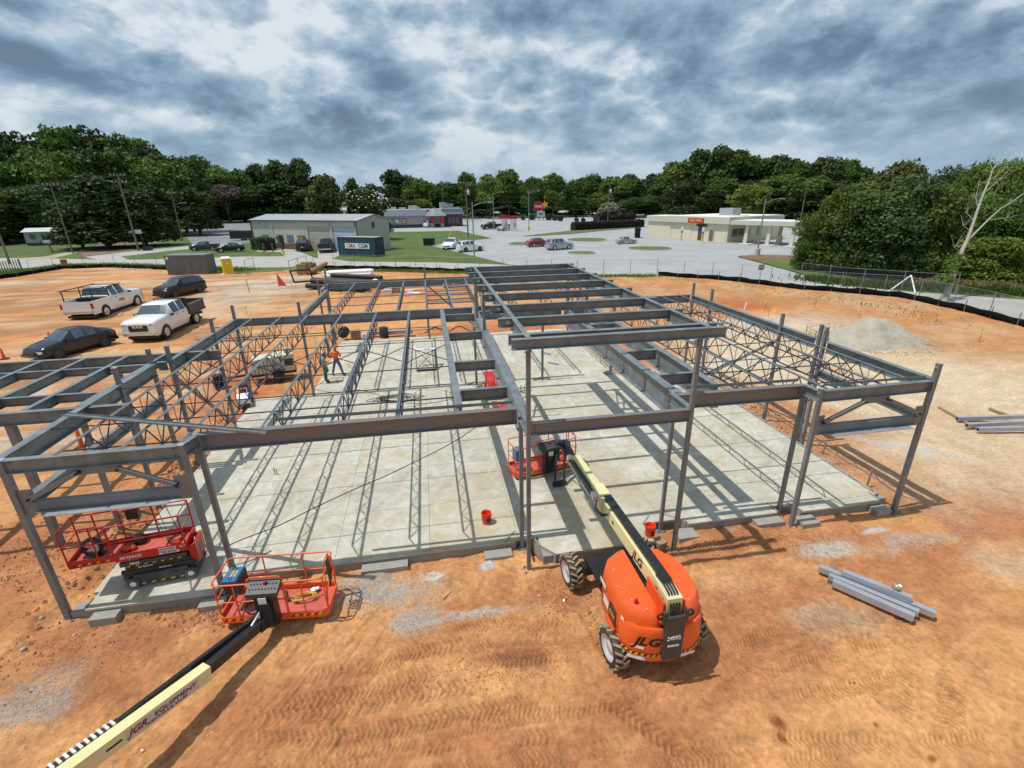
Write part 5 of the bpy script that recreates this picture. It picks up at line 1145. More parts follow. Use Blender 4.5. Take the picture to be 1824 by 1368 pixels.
# anchor rods and pipe stubs rising out of the slab
def stub(px, py, h, r, m, label, n=8, z=0):
    x, y = gp(px, py, z); s = MB(); s.tube((x, y, z-.02), (x, y, z+h), r, n); return tag(s.build('pipe_stub', M[m]), label, 'pipe stub', 'pipe stubs in the slab')
stub(490, 845, .30, .018, 'fence', 'left one of two thin pipe stubs on the left half of the slab'); stub(494, 846, .26, .018, 'fence', 'right one of two thin pipe stubs on the left half of the slab')
stub(928, 697, .35, .02, 'steel', 'left of two dark stubs by the tall middle column'); stub(934, 697, .35, .02, 'steel', 'right of two dark stubs by the tall middle column')
stub(1069, 645, .5, .02, 'fence', 'thin pipe stub near the rear pocket column')
stub(622, 655, .25, .02, 'fence', 'pipe stub on the slab beside the two workers'); stub(785, 612, .35, .03, 'pvc', 'white pipe stub near the rear edge of the slab'); stub(975, 590, .35, .03, 'pvc', 'white pipe stub under the raised middle roof'); stub(912, 866, .35, .015, 'fence', 'thin pipe stub left of the boom lift basket'); stub(765, 648, .45, .012, 'fence', 'thin stub beside the joist cradle')
# stubs in the dirt at the right edge of slab
for (px, py, lab) in ((1546, 860, 'near grey conduit riser in the clay along the right slab edge'), (1466, 806, 'far grey conduit riser in the clay along the right slab edge')):
    x, y = gp(px, py, -.1); s = MB(); s.tube((x, y, -.3), (x+.02, y, .45), .03, 8); tag(s.build('conduit_riser', M['fence']), lab, 'conduit', 'conduits along the right slab edge')
# welded cradle on the slab with white top
tb = thing('joist_cradle', 'square steel cradle with crossed rods and a white top bar lying on the slab', 'steel cradle', (*gp(760, 660), 0))
k = .95
s = MB(); s.rng(-k*.6, k*.6, -.1, .02, .02, .14); s.build('bottom_bar', M['black'], tb)
s = MB(); s.rng(-k*.6, k*.6, -.13, .0, .14, .18); s.build('bottom_sheet', M['pvc'], tb)
s = MB(); s.bar((k*.6, -.05, .1), (k*.6, 1.0, 1.0), .10, .08); s.build('side_bar', M['black'], tb)
s = MB(); s.bar((-k*.6, -.05, .1), (-k*.6, 1.0, 1.0), .05, .05); s.build('side_bar', M['joist'], tb)
s = MB(); s.bar((-k*.6, -.05, .12), (k*.6, 1.0, 1.0), .025, .025); s.build('cross_rod', M['joist'], tb)
s = MB(); s.bar((k*.6, -.05, .12), (-k*.6, 1.0, 1.0), .025, .025); s.build('cross_rod', M['joist'], tb)
s = MB(); s.bar((-k*.65, 1.0, 1.0), (k*.65, 1.0, 1.0), .25, .05); s.build('top_board', M['pvc'], tb)
# red hose rack under the big girder
rk = thing('hose_rack', 'rack of bright red hoses and a red toolbox under the middle girder', 'hose rack', (2.75, 22.6, 0))
s = MB()
for i in range(9):
    x = -.28+.07*i; s.path([(x, -.5, .15), (x+.04*math.sin(i), -.2, .75), (x-.03, .2, 1.25), (x+.06*math.cos(i*2), .6, .7), (x, .9, .1)], .035, 6)
s.build('hoses', mat('hose_red', (.60, .035, .045), .45), rk, kind='stuff')
s = MB(); s.rng(.30, .38, -.5, .9, .1, 1.1); s.build('yellow_hose', M['yellow'], rk)
s = MB(); s.rng(-.35, .5, -.55, -.45, 0, .25); s.build('rack_base', M['black'], rk)
tbx = thing('red_cart', 'low bright red cart on the slab below the middle girder', 'cart', (2.95, 19.9, 0)); 
s = MB(); s.rng(-.15, .75, -.35, .35, .25, .62); s.build('box', mat('cart_red', (.55, .02, .03), .4), tbx)
s = MB(); s.rng(-.5, -.25, -.4, .4, .1, .7); s.build('hose_bundle', mat('cart_red', (.55, .02, .03), .4), tbx)
for x in (0, .6):
    for y in (-.36, .36): s = MB(); s.lathe([(.1, -.03), (.1, .03)], (x, y, .1), 12, 0, 'y'); s.build('wheel', M['black'], tbx)
# folded angle brackets on the slab
for (px, py, lab) in ((972, 630, 'bent grey angle piece on the slab behind the raised roof front'), (985, 648, 'bent grey angle piece in front of the other one')):
    x, y = gp(px, py); s = MB(); s.bar((x-.25, y+.25, .06), (x+.25, y-.25, .06), .16, .03); tag(s.build('angle_piece', M['galv']), lab, 'steel angle', 'loose angles on the slab')
# shade: white cooler-like job box with black base near left edge, dark red drum
jb_ = thing('white_generator', 'small white machine with a black base near the left slab edge', 'machine', (*gp(436, 722), 0), .3); jb_.name = 'small_machine'
s = MB(); s.rng(-.28, .28, -.42, .42, .22, .50); s.build('cover', M['white'], jb_)
s = MB(); s.rng(-.26, .26, -.46, .38, 0, .22); s.build('base', M['black'], jb_)
s = MB(); s.path([(-.2, .4, .5), (-.2, .55, .7), (.2, .55, .7), (.2, .4, .5)], .02, 6); s.build('handle', M['rim'], jb_)
dr = thing('dark_red_drum', 'dark red drum standing on the clay by the left slab edge', 'drum', (*gp(438, 700, -.15), -.22)); dr.name = 'drum'
s = MB(); s.lathe([(.30, 0), (.30, .55), (.28, .58)], (0, 0, 0), 20); s.build('body', mat('drum_red', (.20, .015, .015), .6), dr)
s = MB(); s.lathe([(.27, .58), (.27, .62)], (0, 0, 0), 20); s.build('lid', M['black'], dr)
# stack of dark cable reel at a left column
cr_ = thing('cable_stand', 'stack of dark rings around a post beside the left wall line', 'hose stack', (*gp(392, 690, -.2), -.2))
for i in range(6): s = MB(); s.lathe([(.20, 0), (.30, .05), (.20, .10)], (0, 0, .13*i), 18); s.build('ring', M['pipe_black'], cr_)

# ================================================================== PEOPLE
def skin_chain(name, verts, edges, radii, m, parent, root=0, sub=1):
    me = bpy.data.meshes.new(name); me.from_pydata(verts, edges, []); o = link(name, me, parent); me.materials.append(m)
    md = o.modifiers.new('skin', 'SKIN'); sd = o.data.skin_vertices[0].data
    for i, r in enumerate(radii): sd[i].radius = (r, r) if not isinstance(r, tuple) else r
    sd[root].use_root = True
    ss = o.modifiers.new('sub', 'SUBSURF'); ss.levels = sub; ss.render_levels = sub
    dg = bpy.context.evaluated_depsgraph_get(); m2 = bpy.data.meshes.new_from_object(o.evaluated_get(dg)); o.modifiers.clear(); o.data = m2
    for p in m2.polygons: p.use_smooth = True
    return o
def person(label, loc, rz, shirt, trousers, armsL, armsR, hat=True, legs=.12, headturn=0, lean=0, boots='boot', vest=None):
    r = thing('person', label, 'person', loc, rz, None)
    sk = M['skin']
    hl = legs
    V = [(0, 0, .95), (0, .0, 1.12), (0, .0, 1.30), (0, .01, 1.43), (0, -.01, 1.50), (0, -.03, 1.60), (0, -.035, 1.70)]; R_ = [(.15, .11), (.14, .10), (.17, .11), (.12, .09), (.055, .055), (.075, .085), (.07, .08)]
    E = [(0, 1), (1, 2), (2, 3), (3, 4), (4, 5), (5, 6)]
    for sgn, arm in ((-1, armsL), (1, armsR)):
        b = len(V); V += [(sgn*.19, .01, 1.41)]+[tuple(a) for a in arm]; R_ += [.055, .042, .03, .026]; E += [(3, b), (b, b+1), (b+1, b+2), (b+2, b+3)]
        hw = Vector(arm[2]); el = Vector(arm[1]); d = (hw-el).normalized(); sd_ = d.cross(Vector((0, 0, 1))); sd_ = sd_.normalized() if sd_.length > .1 else Vector((1, 0, 0))
        for k in range(5):   # fingers
            off = (k-2)*.019; base = hw+sd_*off*.9; ln_ = (.045, .075, .082, .075, .06)[k]; b2_ = len(V)
            V += [tuple(base+d*.03+(sd_*off*.6 if k else sd_*(-.03))), tuple(base+d*(.03+ln_)+Vector((0, 0, -.02)))]; R_ += [.010, .008]; E += [(b+3, b2_), (b2_, b2_+1)]
    for sgn in (-1, 1):
        b = len(V); V += [(sgn*.10, 0, .90), (sgn*(.10+hl*.3), -.01, .50), (sgn*(.10+hl*.6), .02, .10), (sgn*(.11+hl*.6), -.02, .04), (sgn*(.12+hl*.7), -.17, .03)]; R_ += [.095, .062, .045, .045, .04]; E += [(0, b), (b, b+1), (b+1, b+2), (b+2, b+3), (b+3, b+4)]
    skin_chain('body', V, E, R_, sk, r)
    # clothes follow the same bones a little wider
    TV = V[:4]; TR_ = [(.165, .125), (.16, .118), (.19, .13), (.13, .10)]; TE = [(0, 1), (1, 2), (2, 3)]
    for sgn, arm in ((-1, armsL), (1, armsR)):
        b = len(TV); TV = TV+[(sgn*.19, .01, 1.41), tuple(arm[0]), tuple(Vector(arm[0]).lerp(Vector(arm[1]), .8))]; TR_ += [.072, .056, .045]; TE += [(3, b), (b, b+1), (b+1, b+2)]
    skin_chain('shirt', TV, TE, TR_, M[shirt], r)
    LV = [(0, 0, .98), (0, 0, .92)]; LR = [(.165, .125), (.165, .125)]; LE = [(0, 1)]
    for sgn in (-1, 1):
        b = len(LV); LV += [(sgn*.10, 0, .86), (sgn*(.10+hl*.3), -.01, .50), (sgn*(.10+hl*.6), .02, .13)]; LR += [.105, .078, .068]; LE += [(1, b), (b, b+1), (b+1, b+2)]
    skin_chain('trousers', LV, LE, LR, M[trousers], r)
    for sgn in (-1, 1): skin_chain('boot', [(sgn*(.10+hl*.6), .03, .14), (sgn*(.11+hl*.6), .01, .05), (sgn*(.12+hl*.7), -.18, .04)], [(0, 1), (1, 2)], [.06, .055, .048], M[boots], r)
    # face: nose, ears, eyes
    f_ = MB(); f_.sph((0, -.125, 1.625), .016, 6); f_.build('nose', sk, r)
    for sgn in (-1, 1): f_ = MB(); f_.sph((sgn*.082, -.03, 1.63), .02, 6); f_.build('ear', sk, r)
    for sgn in (-1, 1): f_ = MB(); f_.sph((sgn*.032, -.115, 1.65), .010, 6); f_.build('eye', M['black'], r)
    f_ = MB(); f_.rng(-.025, .025, -.122, -.112, 1.585, 1.592); f_.build('mouth', mat('lip', (.25, .08, .07), .5), r)
    h_ = MB(); h_.sph((0, -.02, 1.67), .095, 12, 0, .9, half=True); h_.build('hair', M['black'], r)
    if hat:
        h_ = MB(); h_.lathe([(.15, 0), (.155, .012), (.118, .02), (.115, .06), (.09, .11), (.04, .135), (.002, .14)], (0, -.03, 1.695), 20, caps=False); h_.lathe([(.15, 0), (.002, .001)], (0, -.03, 1.695), 20, caps=False); h_.build('hard_hat', M['hat'], r)
    if vest:
        h_ = MB()
        for sgn in (-1, 1): h_.bar((sgn*.09, -.135, 1.38), (sgn*.09, -.150, 1.02), .05, .01, 0, (0, 1, 0))
        h_.build('reflective_tape', M['yellow'], r)
    return r
x, y = gp(603, 669)
person('worker in a bright orange hi-vis shirt, jeans and white hard hat standing on the slab', (x, y, 0), math.radians(165), 'hivis', 'denim', [(-.27, -.02, 1.16), (-.20, -.20, 1.20), (-.06, -.26, 1.34)], [(.28, .0, 1.15), (.25, -.20, 1.10), (.10, -.28, 1.26)], legs=.35)
x, y = gp(582, 681)
pr2 = person('worker in grey shirt and white hard hat, left of the one in orange', (x, y, 0), math.radians(110), 'greycloth', 'darkcloth', [(-.26, .0, 1.14), (-.26, -.10, .90), (-.25, -.14, .80)], [(.25, -.04, 1.14), (.16, -.26, 1.05), (.05, -.36, 1.04)], legs=.1)
s = MB(); s.rng(-.20, -.08, -.15, .10, .62, .92); s.build('green_rag', M['green'], pr2)

# ================================================================== WELDER TRAILER
cx_, cy_ = gp(497, 676, -.1)
wt = thing('towed_generator', 'cream towed generator on a two wheel trailer beside the left slab edge', 'generator', (-9.0, 28.2, -.15), math.radians(14))
M['gencream'] = mat('generator_cream', (.60, .56, .43), .45, var=.05)
s = MB(); s.hexa([(-1.15, -.55, .55), (1.05, -.55, .55), (1.05, .55, .55), (-1.15, .55, .55), (-1.10, -.50, 1.35), (1.05, -.53, 1.50), (1.05, .53, 1.50), (-1.10, .50, 1.35)]); bod = s.build('canopy', M['gencream'], wt)
s = MB(); s.rng(.55, 1.0, -.565, -.55, .85, 1.25); s.build('grille', M['black'], bod)
s = MB(); s.rng(-.9, .3, -.565, -.555, .95, 1.0); s.build('handle_strip', M['dark'], bod)
s = MB(); s.bar((.0, -.56, 1.2), (.45, -.56, .80), .01, .04); s.build('styling_stripe', M['black'], bod)
s = MB(); s.lathe([(.17, 0), (.17, .14), (.22, .16), (.22, .24), (.12, .30)], (.75, .0, 1.48), 18); s.build('air_filter_cap', M['gencream'], wt)
s = MB(); s.rng(-1.2, 1.1, -.5, .5, .38, .55); s.build('trailer_bed', M['black'], wt)
s = MB(); s.bar((-1.2, 0, .45), (-2.3, 0, .42), .10, .10); s.build('tow_bar', M['black'], wt)
for y in (-.66, .66):
    s = MB(); s.lathe([(.18, -.09), (.31, -.09), (.31, .09), (.18, .09)], (0, 0, 0), 20, 0, 'y'); w0 = s.build('wheel', M['rubber'], wt); w0.location = (.15, y, .31)
    s = MB(); s.lathe([(.18, -.095), (.17, -.05), (.01, -.06)], (0, 0, 0), 20, 0, 'y', caps=False); s.lathe([(.18, .095), (.17, .05), (.01, .06)], (0, 0, 0), 20, 0, 'y', caps=False); s.build('rim', M['rim'], w0)
    s = MB(); s.rng(-.25, .55, y-.13, y+.13, .66, .70); s.build('mudguard', M['black'], wt)

# ================================================================== CONES, MARKERS
def cone(px, py, label, h=.9, z=-.15, drum=False):
    x, y = gp(px, py, z); o = thing('traffic_cone', label, 'traffic cone', (x, y, z), 0, 'orange channelizer cones')
    s = MB(); s.lathe([(.10, .06), (.06, h), (.02, h+.02)], (0, 0, 0), 16); s.build('cone', M['cone'], o)
    s = MB(); s.rng(-.2, .2, -.2, .2, 0, .06); s.build('base', M['rubber'], o)
    for z0 in (.45*h, .7*h): s = MB(); s.lathe([(.094-.04*z0/h, z0), (.088-.04*z0/h, z0+.10)], (0, 0, 0), 16, caps=False); s.build('reflective_band', M['decal'], o)
    return o
cone(93, 615, 'tall orange and white cone beside the dark sedan', 1.0); cone(8, 640, 'orange cone at the left edge beyond the canopy frame', .75); cone(147, 797, 'tall orange marker cone seen through the left corner bay', 1.0, -.3)
s = MB(); x, y = gp(497, 512); s.add([(x, y, .15), (x+.9, y, .15), (x+.05, y, 1.6)], [(0, 1, 2)]); s.tube((x, y+.02, 0), (x, y+.02, 1.65), .03, 6, 1)
o = s.build('warning_flag', [mat('flag_pink', (.85, .09, .07), .6), M['wood']]); tag(o, 'small red pennant on a stick in the grey gravel entrance', 'flag')
def stake(px, py, h, label, flag='flagging'):
    x, y = gp(px, py, -.05); o = thing('survey_stake', label, 'stake', (x, y, -.1), random.uniform(0, 3), 'survey stakes with yellow-green ribbon')
    s = MB(); s.rng(-.022, .022, -.012, .012, 0, h); s.build('stake', M['wood'], o)
    s = MB(); s.add([(0, 0, h), (.14, .03, h-.05), (.10, .0, h-.35), (.02, .02, h-.28)], [(0, 1, 2, 3)]); s.add([(0, 0, h), (-.10, .05, h-.1), (-.05, .04, h-.42)], [(0, 1, 2)]); s.build('ribbon', mat('ribbon_lime', (.62, .75, .08), .6), o)
random.seed(3)
for a in ((1368, 567, 1.1, 'lime ribboned stake nearest the frame on the pale right yard'), (1362, 553, 1.0, 'lime ribboned stake just behind another on the right yard'), (1451, 547, 1.1, 'lime ribboned stake on the right bank behind the sand pile'), (1744, 608, .9, 'lime ribboned stake at the far right of the bank'), (440, 560, .9, 'lime ribboned stake between the gravel entrance and the frame')): stake(*a)
x, y = gp(1326, 549); s = MB(); s.tube((x, y, -.1), (x+.15, y, .55), .05, 8); tag(s.build('white_pipe', M['pvc']), 'short white pipe leaning out of the red bank', 'pipe')
x, y = gp(445, 522); s = MB(); s.tube((x, y, -.1), (x-.1, y, 1.5), .04, 6); tag(s.build('wood_post', M['wood']), 'slim wooden stake beside the grey gravel entrance', 'stake')
x, y = gp(572, 640, -.1)
s = MB(); s.tube((-7.7, 33.0, -.2), (-7.75, 33.0, 1.3), .05, 8); tag(s.build('white_post', M['pvc']), 'white pipe standing in the clay left of the workers', 'pipe')
# yellow tape barrier with a mower beyond the right side of frame
tp_ = thing('tape_barrier', 'yellow tape strung between short posts beside the sand pile', 'barrier', (0, 0, 0))
pp = [gp(1436, 592), gp(1452, 600), gp(1475, 603), gp(1445, 610)]
for (x, y) in pp: s = MB(); s.tube((x, y, -.3), (x, y, .45), .03, 6); s.build('post', M['wood_grey'], tp_)
for z in (.15, .38):
    s = MB()
    for i in range(len(pp)-1): s.bar((*pp[i], z), (*pp[i+1], z-.02), .01, .06)
    s.build('tape', M['rope'], tp_)
# ================================================================== VEHICLES
def car_mesh(P):
    """lofted body: stations (x, zlow, zbelt, ztop, halfwidth factor at belt, half width factor at top, sideglass, topglass)"""
    W = P['W']/2; st = P['st']; vs = []
    for (x, zl, zb, zt, fb, ft, sg, tg) in st:
        sec = [(W*fb*.90, zl), (W*fb*.985, zl+(zb-zl)*.35), (W*fb, zl+(zb-zl)*.7), (W*fb*.97, zb), (W*ft, zt), (W*ft*.55, zt+.025), (0, zt+.03)]
        ring = [(x, y, z) for y, z in sec]+[(x, -y, z) for y, z in sec[-2::-1]]
        vs.append(ring)
    n = len(vs[0]); body = MB(); side_g = {1: MB(), -1: MB()}; top_g = []
    flat = [v for r in vs for v in r]; bf = []
    for i in range(len(st)-1):
        for j in range(n-1):
            f = (i*n+j, i*n+j+1, (i+1)*n+j+1, (i+1)*n+j); sg, tg = st[i][6], st[i][7]
            right = j == 3; left = j == n-2-3; top = j in (4, 5, 6, 7)
            if sg and (right or left): side_g[1 if right else -1].add([flat[k] for k in f], [(0, 1, 2, 3)])
            elif tg and top:
                if j == 4: g = MB(); top_g.append(g)
                top_g[-1].add([flat[k] for k in f], [(0, 1, 2, 3)], 0, True)
            else: bf.append(f)
    body.add(flat, bf, 0, True)
    body.add(vs[0], [tuple(range(n))]); body.add(vs[-1], [tuple(range(n-1, -1, -1))])
    return body, side_g, top_g
SEDAN = dict(L=4.85, W=1.86, wb=2.85, r=.33, st=[(2.42, .32, .55, .58, .78, .60, 0, 0), (2.34, .22, .66, .70, .90, .74, 0, 0), (1.9, .20, .80, .84, .985, .84, 0, 0), (1.05, .20, .93, .97, 1.0, .86, 0, 1), (.95, .20, .94, 1.0, 1.0, .85, 0, 1), (.30, .20, .96, 1.40, 1.0, .70, 0, 0), (.22, .20, .96, 1.43, 1.0, .69, 1, 0), (-.42, .20, .97, 1.46, 1.0, .68, 0, 0), (-.50, .20, .97, 1.46, 1.0, .68, 1, 0), (-1.15, .20, .98, 1.38, 1.0, .67, 0, 0), (-1.22, .20, .98, 1.36, 1.0, .67, 0, 1), (-1.80, .22, 1.0, 1.06, .985, .78, 0, 0), (-2.25, .28, .98, 1.02, .93, .78, 0, 0), (-2.42, .34, .80, .84, .84, .72, 0, 0)])
SUV = dict(L=4.85, W=1.95, wb=2.85, r=.37, st=[(2.42, .38, .70, .74, .80, .64, 0, 0), (2.34, .28, .88, .92, .92, .78, 0, 0), (1.85, .26, 1.02, 1.06, .985, .84, 0, 0), (1.05, .26, 1.10, 1.14, 1.0, .86, 0, 1), (.98, .26, 1.10, 1.17, 1.0, .85, 0, 1), (.35, .26, 1.12, 1.60, 1.0, .72, 0, 0), (.27, .26, 1.12, 1.63, 1.0, .72, 1, 0), (-.50, .26, 1.13, 1.67, 1.0, .71, 0, 0), (-.58, .26, 1.13, 1.67, 1.0, .71, 1, 0), (-1.40, .26, 1.15, 1.65, 1.0, .70, 0, 0), (-1.48, .26, 1.15, 1.64, 1.0, .70, 1, 0), (-1.95, .26, 1.16, 1.60, .98, .68, 0, 0), (-2.02, .26, 1.16, 1.58, .98, .68, 0, 1), (-2.34, .32, 1.12, 1.16, .94, .78, 0, 0), (-2.42, .36, .80, .84, .90, .78, 0, 0)])
PICK = dict(L=5.9, W=2.0, wb=3.7, r=.41, st=[(2.95, .50, 1.02, 1.08, .88, .80, 0, 0), (2.90, .38, 1.16, 1.22, .96, .86, 0, 0), (2.6, .36, 1.22, 1.29, .995, .87, 0, 0), (2.0, .36, 1.26, 1.34, 1.0, .87, 0, 0), (1.45, .36, 1.29, 1.38, 1.0, .87, 0, 1), (1.38, .36, 1.29, 1.40, 1.0, .86, 0, 1), (.88, .36, 1.31, 1.84, 1.0, .75, 0, 0), (.78, .36, 1.31, 1.90, 1.0, .75, 1, 0), (.05, .36, 1.32, 1.94, 1.0, .74, 0, 0), (-.05, .36, 1.32, 1.94, 1.0, .74, 1, 0), (-.66, .36, 1.32, 1.92, 1.0, .74, 0, 0), (-.74, .36, 1.32, 1.88, 1.0, .74, 0, 1), (-.82, .36, 1.32, 1.36, 1.0, .90, 0, 0), (-.86, .36, 1.28, 1.30, 1.0, .90, 0, 0)])
CARM = {}
def paint(name, c, rough=.28, met=0.0): 
    if name not in CARM: CARM[name] = mat('car_'+name, c, rough, met, coat=.3 if sum(c) < .1 else .6)
    return CARM[name]
def make_car(kind, label, cat, colour, loc, rz, group=None, detail=1, bed=True, glass='glass', wide_black=False, rack=False, flatbed=False, name='parked_car', scale=1.0):
    P = {'sedan': SEDAN, 'suv': SUV, 'pickup': PICK}[kind]; r = thing(name, label, cat, loc, rz, group); r.scale = (scale*(.97 if kind != 'pickup' else 1), scale, scale*(1.09 if kind != 'pickup' else 1.0)); pm_ = colour
    body, sgl, tgl = car_mesh(P); bo = body.build('body', pm_, r)
    for k, g in sgl.items(): g.build('side_window', M[glass], r)
    for i, g in enumerate(tgl): g.build('windscreen' if i == 0 else 'rear_window', M[glass], r)
    L, W, wb, rr = P['L'], P['W'], P['wb'], P['r']; xo = .0 if kind != 'pickup' else .15
    fx_, rx_ = wb/2+xo-.03, -wb/2+xo-.03
    for x in (fx_, rx_):
        for sg in (-1, 1):
            s = MB(); s.lathe([(rr*.62, -.11), (rr*.96, -.11), (rr, -.08), (rr, .08), (rr*.96, .11), (rr*.62, .11)], (0, 0, 0), 22, 0, 'y', caps=False); w = s.build('wheel', M['rubber'], r); w.location = (x, sg*(W/2-.11), rr)
            s = MB(); s.lathe([(rr*.64, sg*.112), (rr*.58, sg*.10), (rr*.22, sg*.085), (rr*.18, sg*.11), (.004, sg*.112)], (0, 0, 0), 22, 0, 'y', caps=False); s.build('rim', M['rim'] if not wide_black else M['dark'], w)
            s = MB(); s.lathe([(rr*1.14, sg*(W/2-.03)), (rr*1.14, sg*(W/2+.004)), (rr*.98, sg*(W/2+.004)), (rr*.98, sg*(W/2-.03))], (x, 0, rr+.01), 24, 0, 'y', caps=False); s.build('wheel_arch', M['black'], r)
    for sg in (-1, 1):
        zb = P['st'][1][2]; x = P['st'][1][0]
        s = MB(); s.box((x-.02, sg*W*.40, zb-.08), (.14, .30, .13)); s.build('headlight', M['lamp'], r)
        xr, zr = P['st'][-2][0], P['st'][-2][2]
        if kind != 'pickup': s = MB(); s.box((xr-.04, sg*W*.39, zr-.14), (.14, .26, .16)); s.build('tail_light', M['tail'], r)
        s = MB(); xm = .75 if kind != 'pickup' else 1.15; s.box((xm, sg*(W/2+.09), P['st'][3][2]+.05), (.10, .16, .13)); s.build('mirror', pm_ if kind != 'pickup' else M['black'], r)
        for xd in ((.25, -.45) if kind != 'pickup' else (.45, -.35)): s = MB(); s.rng(xd-.07, xd+.07, sg*(W/2+.002)-.012, sg*(W/2+.002)+.012, P['st'][3][2]-.10, P['st'][3][2]-.07); s.build('door_handle', M['black'] if detail else pm_, r)
    s = MB(); s.box((L/2-.02, 0, .52 if kind != 'pickup' else .86), (.10, W*.52, .18 if kind != 'pickup' else .36)); s.build('grille', M['black'], r)
    s = MB(); s.box((L/2-.02, 0, .36 if kind != 'pickup' else .52), (.22, W*.86, .14)); s.build('front_bumper', pm_ if kind != 'pickup' else M['chrome'], r)
    s = MB(); s.box((-L/2+.03, 0, .42 if kind != 'pickup' else .58), (.18, W*.88, .18)); s.build('rear_bumper', pm_ if kind != 'pickup' else M['chrome'], r)
    s = MB(); s.box((-L/2-.03-.015*(kind == 'pickup'), 0, .62), (.02, .30, .15)); s.build('number_plate', M['decal'], r)
    s = MB(); s.rng(-L/2+.2, L/2-.25, -W/2+.14, W/2-.14, .2, .32); s.build('underbody', M['black'], r)
    if kind == 'pickup' and not flatbed:
        x0, x1 = -L/2+.05, -.84; z0, z1 = .42, 1.30
        for sg in (-1, 1):
            s = MB(); s.hexa([(x0, sg*(W/2-.10), z0), (x1, sg*(W/2-.10), z0), (x1, sg*(W/2-.005), z0), (x0, sg*(W/2-.03), z0), (x0, sg*(W/2-.12), z1), (x1, sg*(W/2-.12), z1), (x1, sg*(W/2-.02), z1), (x0, sg*(W/2-.03), z1)]) if sg > 0 else s.hexa([(x0, sg*(W/2-.03), z0), (x1, sg*(W/2-.005), z0), (x1, sg*(W/2-.10), z0), (x0, sg*(W/2-.10), z0), (x0, sg*(W/2-.03), z1), (x1, sg*(W/2-.02), z1), (x1, sg*(W/2-.12), z1), (x0, sg*(W/2-.12), z1)]); s.build('bed_side', pm_, r)
            s = MB(); s.box((x0+.02, sg*(W/2-.07), 1.0), (.10, .13, .34)); s.build('tail_light', M['tail'], r)
        s = MB(); s.rng(x0-.02, x0+.05, -W/2+.12, W/2-.12, .55, z1-.01); s.build('tailgate', pm_, r)
        s = MB(); s.rng(x0+.05, x1, -W/2+.1, W/2-.1, .50, .66); s.build('bed_floor', M['dark'] if not bed else M['black'], r)
        if bed == 'cover': s = MB(); s.rng(x0+.03, x1+.02, -W/2+.06, W/2-.06, z1, z1+.03); s.build('bed_cover', M['black'], r)
        if rack:
            s = MB()
            for x in (x0+.35, -.9, .35):
                zz = 1.98; s.bar((x, -W/2+.10, zz), (x, W/2-.10, zz), .05, .05)
                if x < 0:
                    for sg in (-1, 1): s.bar((x, sg*(W/2-.10), z1), (x, sg*(W/2-.10), zz), .05, .05)
            for sg in (-1, 1): s.bar((x0+.1, sg*(W/2-.10), 1.98), (.7, sg*(W/2-.12), 1.98), .05, .05)
            s.build('ladder_rack', M['black'], r)
            s = MB(); s.rng(-1.5, -.95, -W/2+.15, W/2-.15, .66, 1.32); s.build('tool_box', M['black'], r)
    if flatbed:
        s = MB(); s.rng(-3.1, -.9, -1.08, 1.08, .82, .95); s.build('flatbed', M['black'], r)
        for sg in (-1, 1): s = MB(); s.rng(-3.05, -.95, sg*1.05-.12*(sg > 0)*2+.0, sg*1.05+.24*(sg < 0), .95, 1.48); s.build('side_locker', M['dark'], r)
        s = MB(); s.rng(-.98, -.90, -1.0, 1.0, .95, 1.95); s.build('headboard', M['black'], r)
        s = MB(); s.rng(-3.12, -3.05, -1.0, 1.0, .95, 1.55); s.build('tail_board', M['dark'], r)
        s = MB(); s.rng(-1.8, -1.2, -.3, .3, .95, 1.35); s.build('red_can', M['signred'], r)
        s = MB(); s.tube((-2.4, .4, 1.05), (-1.4, .2, 1.15), .12, 10); s.build('load', M['decal'], r)
    return r
def place(kind, front, rear, z, label, cat, colour, **k):
    """front / rear: where the two wheels on the near side stand"""
    f, q = Vector(gp(*front, z)), Vector(gp(*rear, z)); d = (f-q).normalized(); P = {'sedan': SEDAN, 'suv': SUV, 'pickup': PICK}[kind]
    perp = Vector((-d.y, d.x));
    if perp.dot((f+q)/2) < 0: perp = -perp
    sc_ = max(.95, min(1.3, (f-q).length/P['wb'])); k.pop('scale', None); k['scale'] = sc_; c = (f+q)/2+perp*(P['W']/2-.1)*sc_; return make_car(kind, label, cat, colour, (c.x, c.y, z), math.atan2(d.y, d.x), **k)
W_, K_ = paint('white', (.80, .80, .79)), paint('black', (.007, .0075, .009), .25)
zl = -.14
f150 = place('pickup', (253, 543), (178, 569), zl, 'white pickup with ladder rack, second vehicle from the left in the yard', 'pickup truck', W_, rack=True, name='pickup_truck')
put_text('MSI', .30, M['txt_black'], f150, (.2, -1.012, .88), (1, 0, 0), (0, 0, 1), sx=1.4)
ram = place('pickup', (300, 601), (352, 576), zl, 'white pickup with black flatbed facing the camera', 'pickup truck', W_, flatbed=True, bed=False, name='pickup_truck', scale=1.02)
put_text('RAM', .22, M['chrome'], ram, (2.995, 0, .96), (0, 1, 0), (0, 0, 1), bold=.01, sx=1.3)
place('sedan', (105, 640), (189, 618), zl, 'black unmarked sedan parked nearest the left side of the frame', 'sedan', paint('navy', (.012, .014, .024), .2), name='parked_car', wide_black=True)
place('suv', (313, 531), (357, 522), -.1, 'black SUV parked in front of the grey site office', 'SUV', K_, wide_black=True, name='parked_car')
place('suv', (560, 441), (546, 450.5), 0, 'black SUV in front of the cream metal building, left of the black pickup', 'SUV', K_, name='parked_car')
place('pickup', (602, 442), (587, 453.5), 0, 'black pickup parked between the black SUV and the blue container', 'pickup truck', K_, bed='cover', name='pickup_truck')
place('suv', (855.5, 447.5), (829.5, 449.5), 0, 'white SUV with black roof by the lamp post at the lot edge', 'SUV', W_, name='parked_car', wide_black=True)
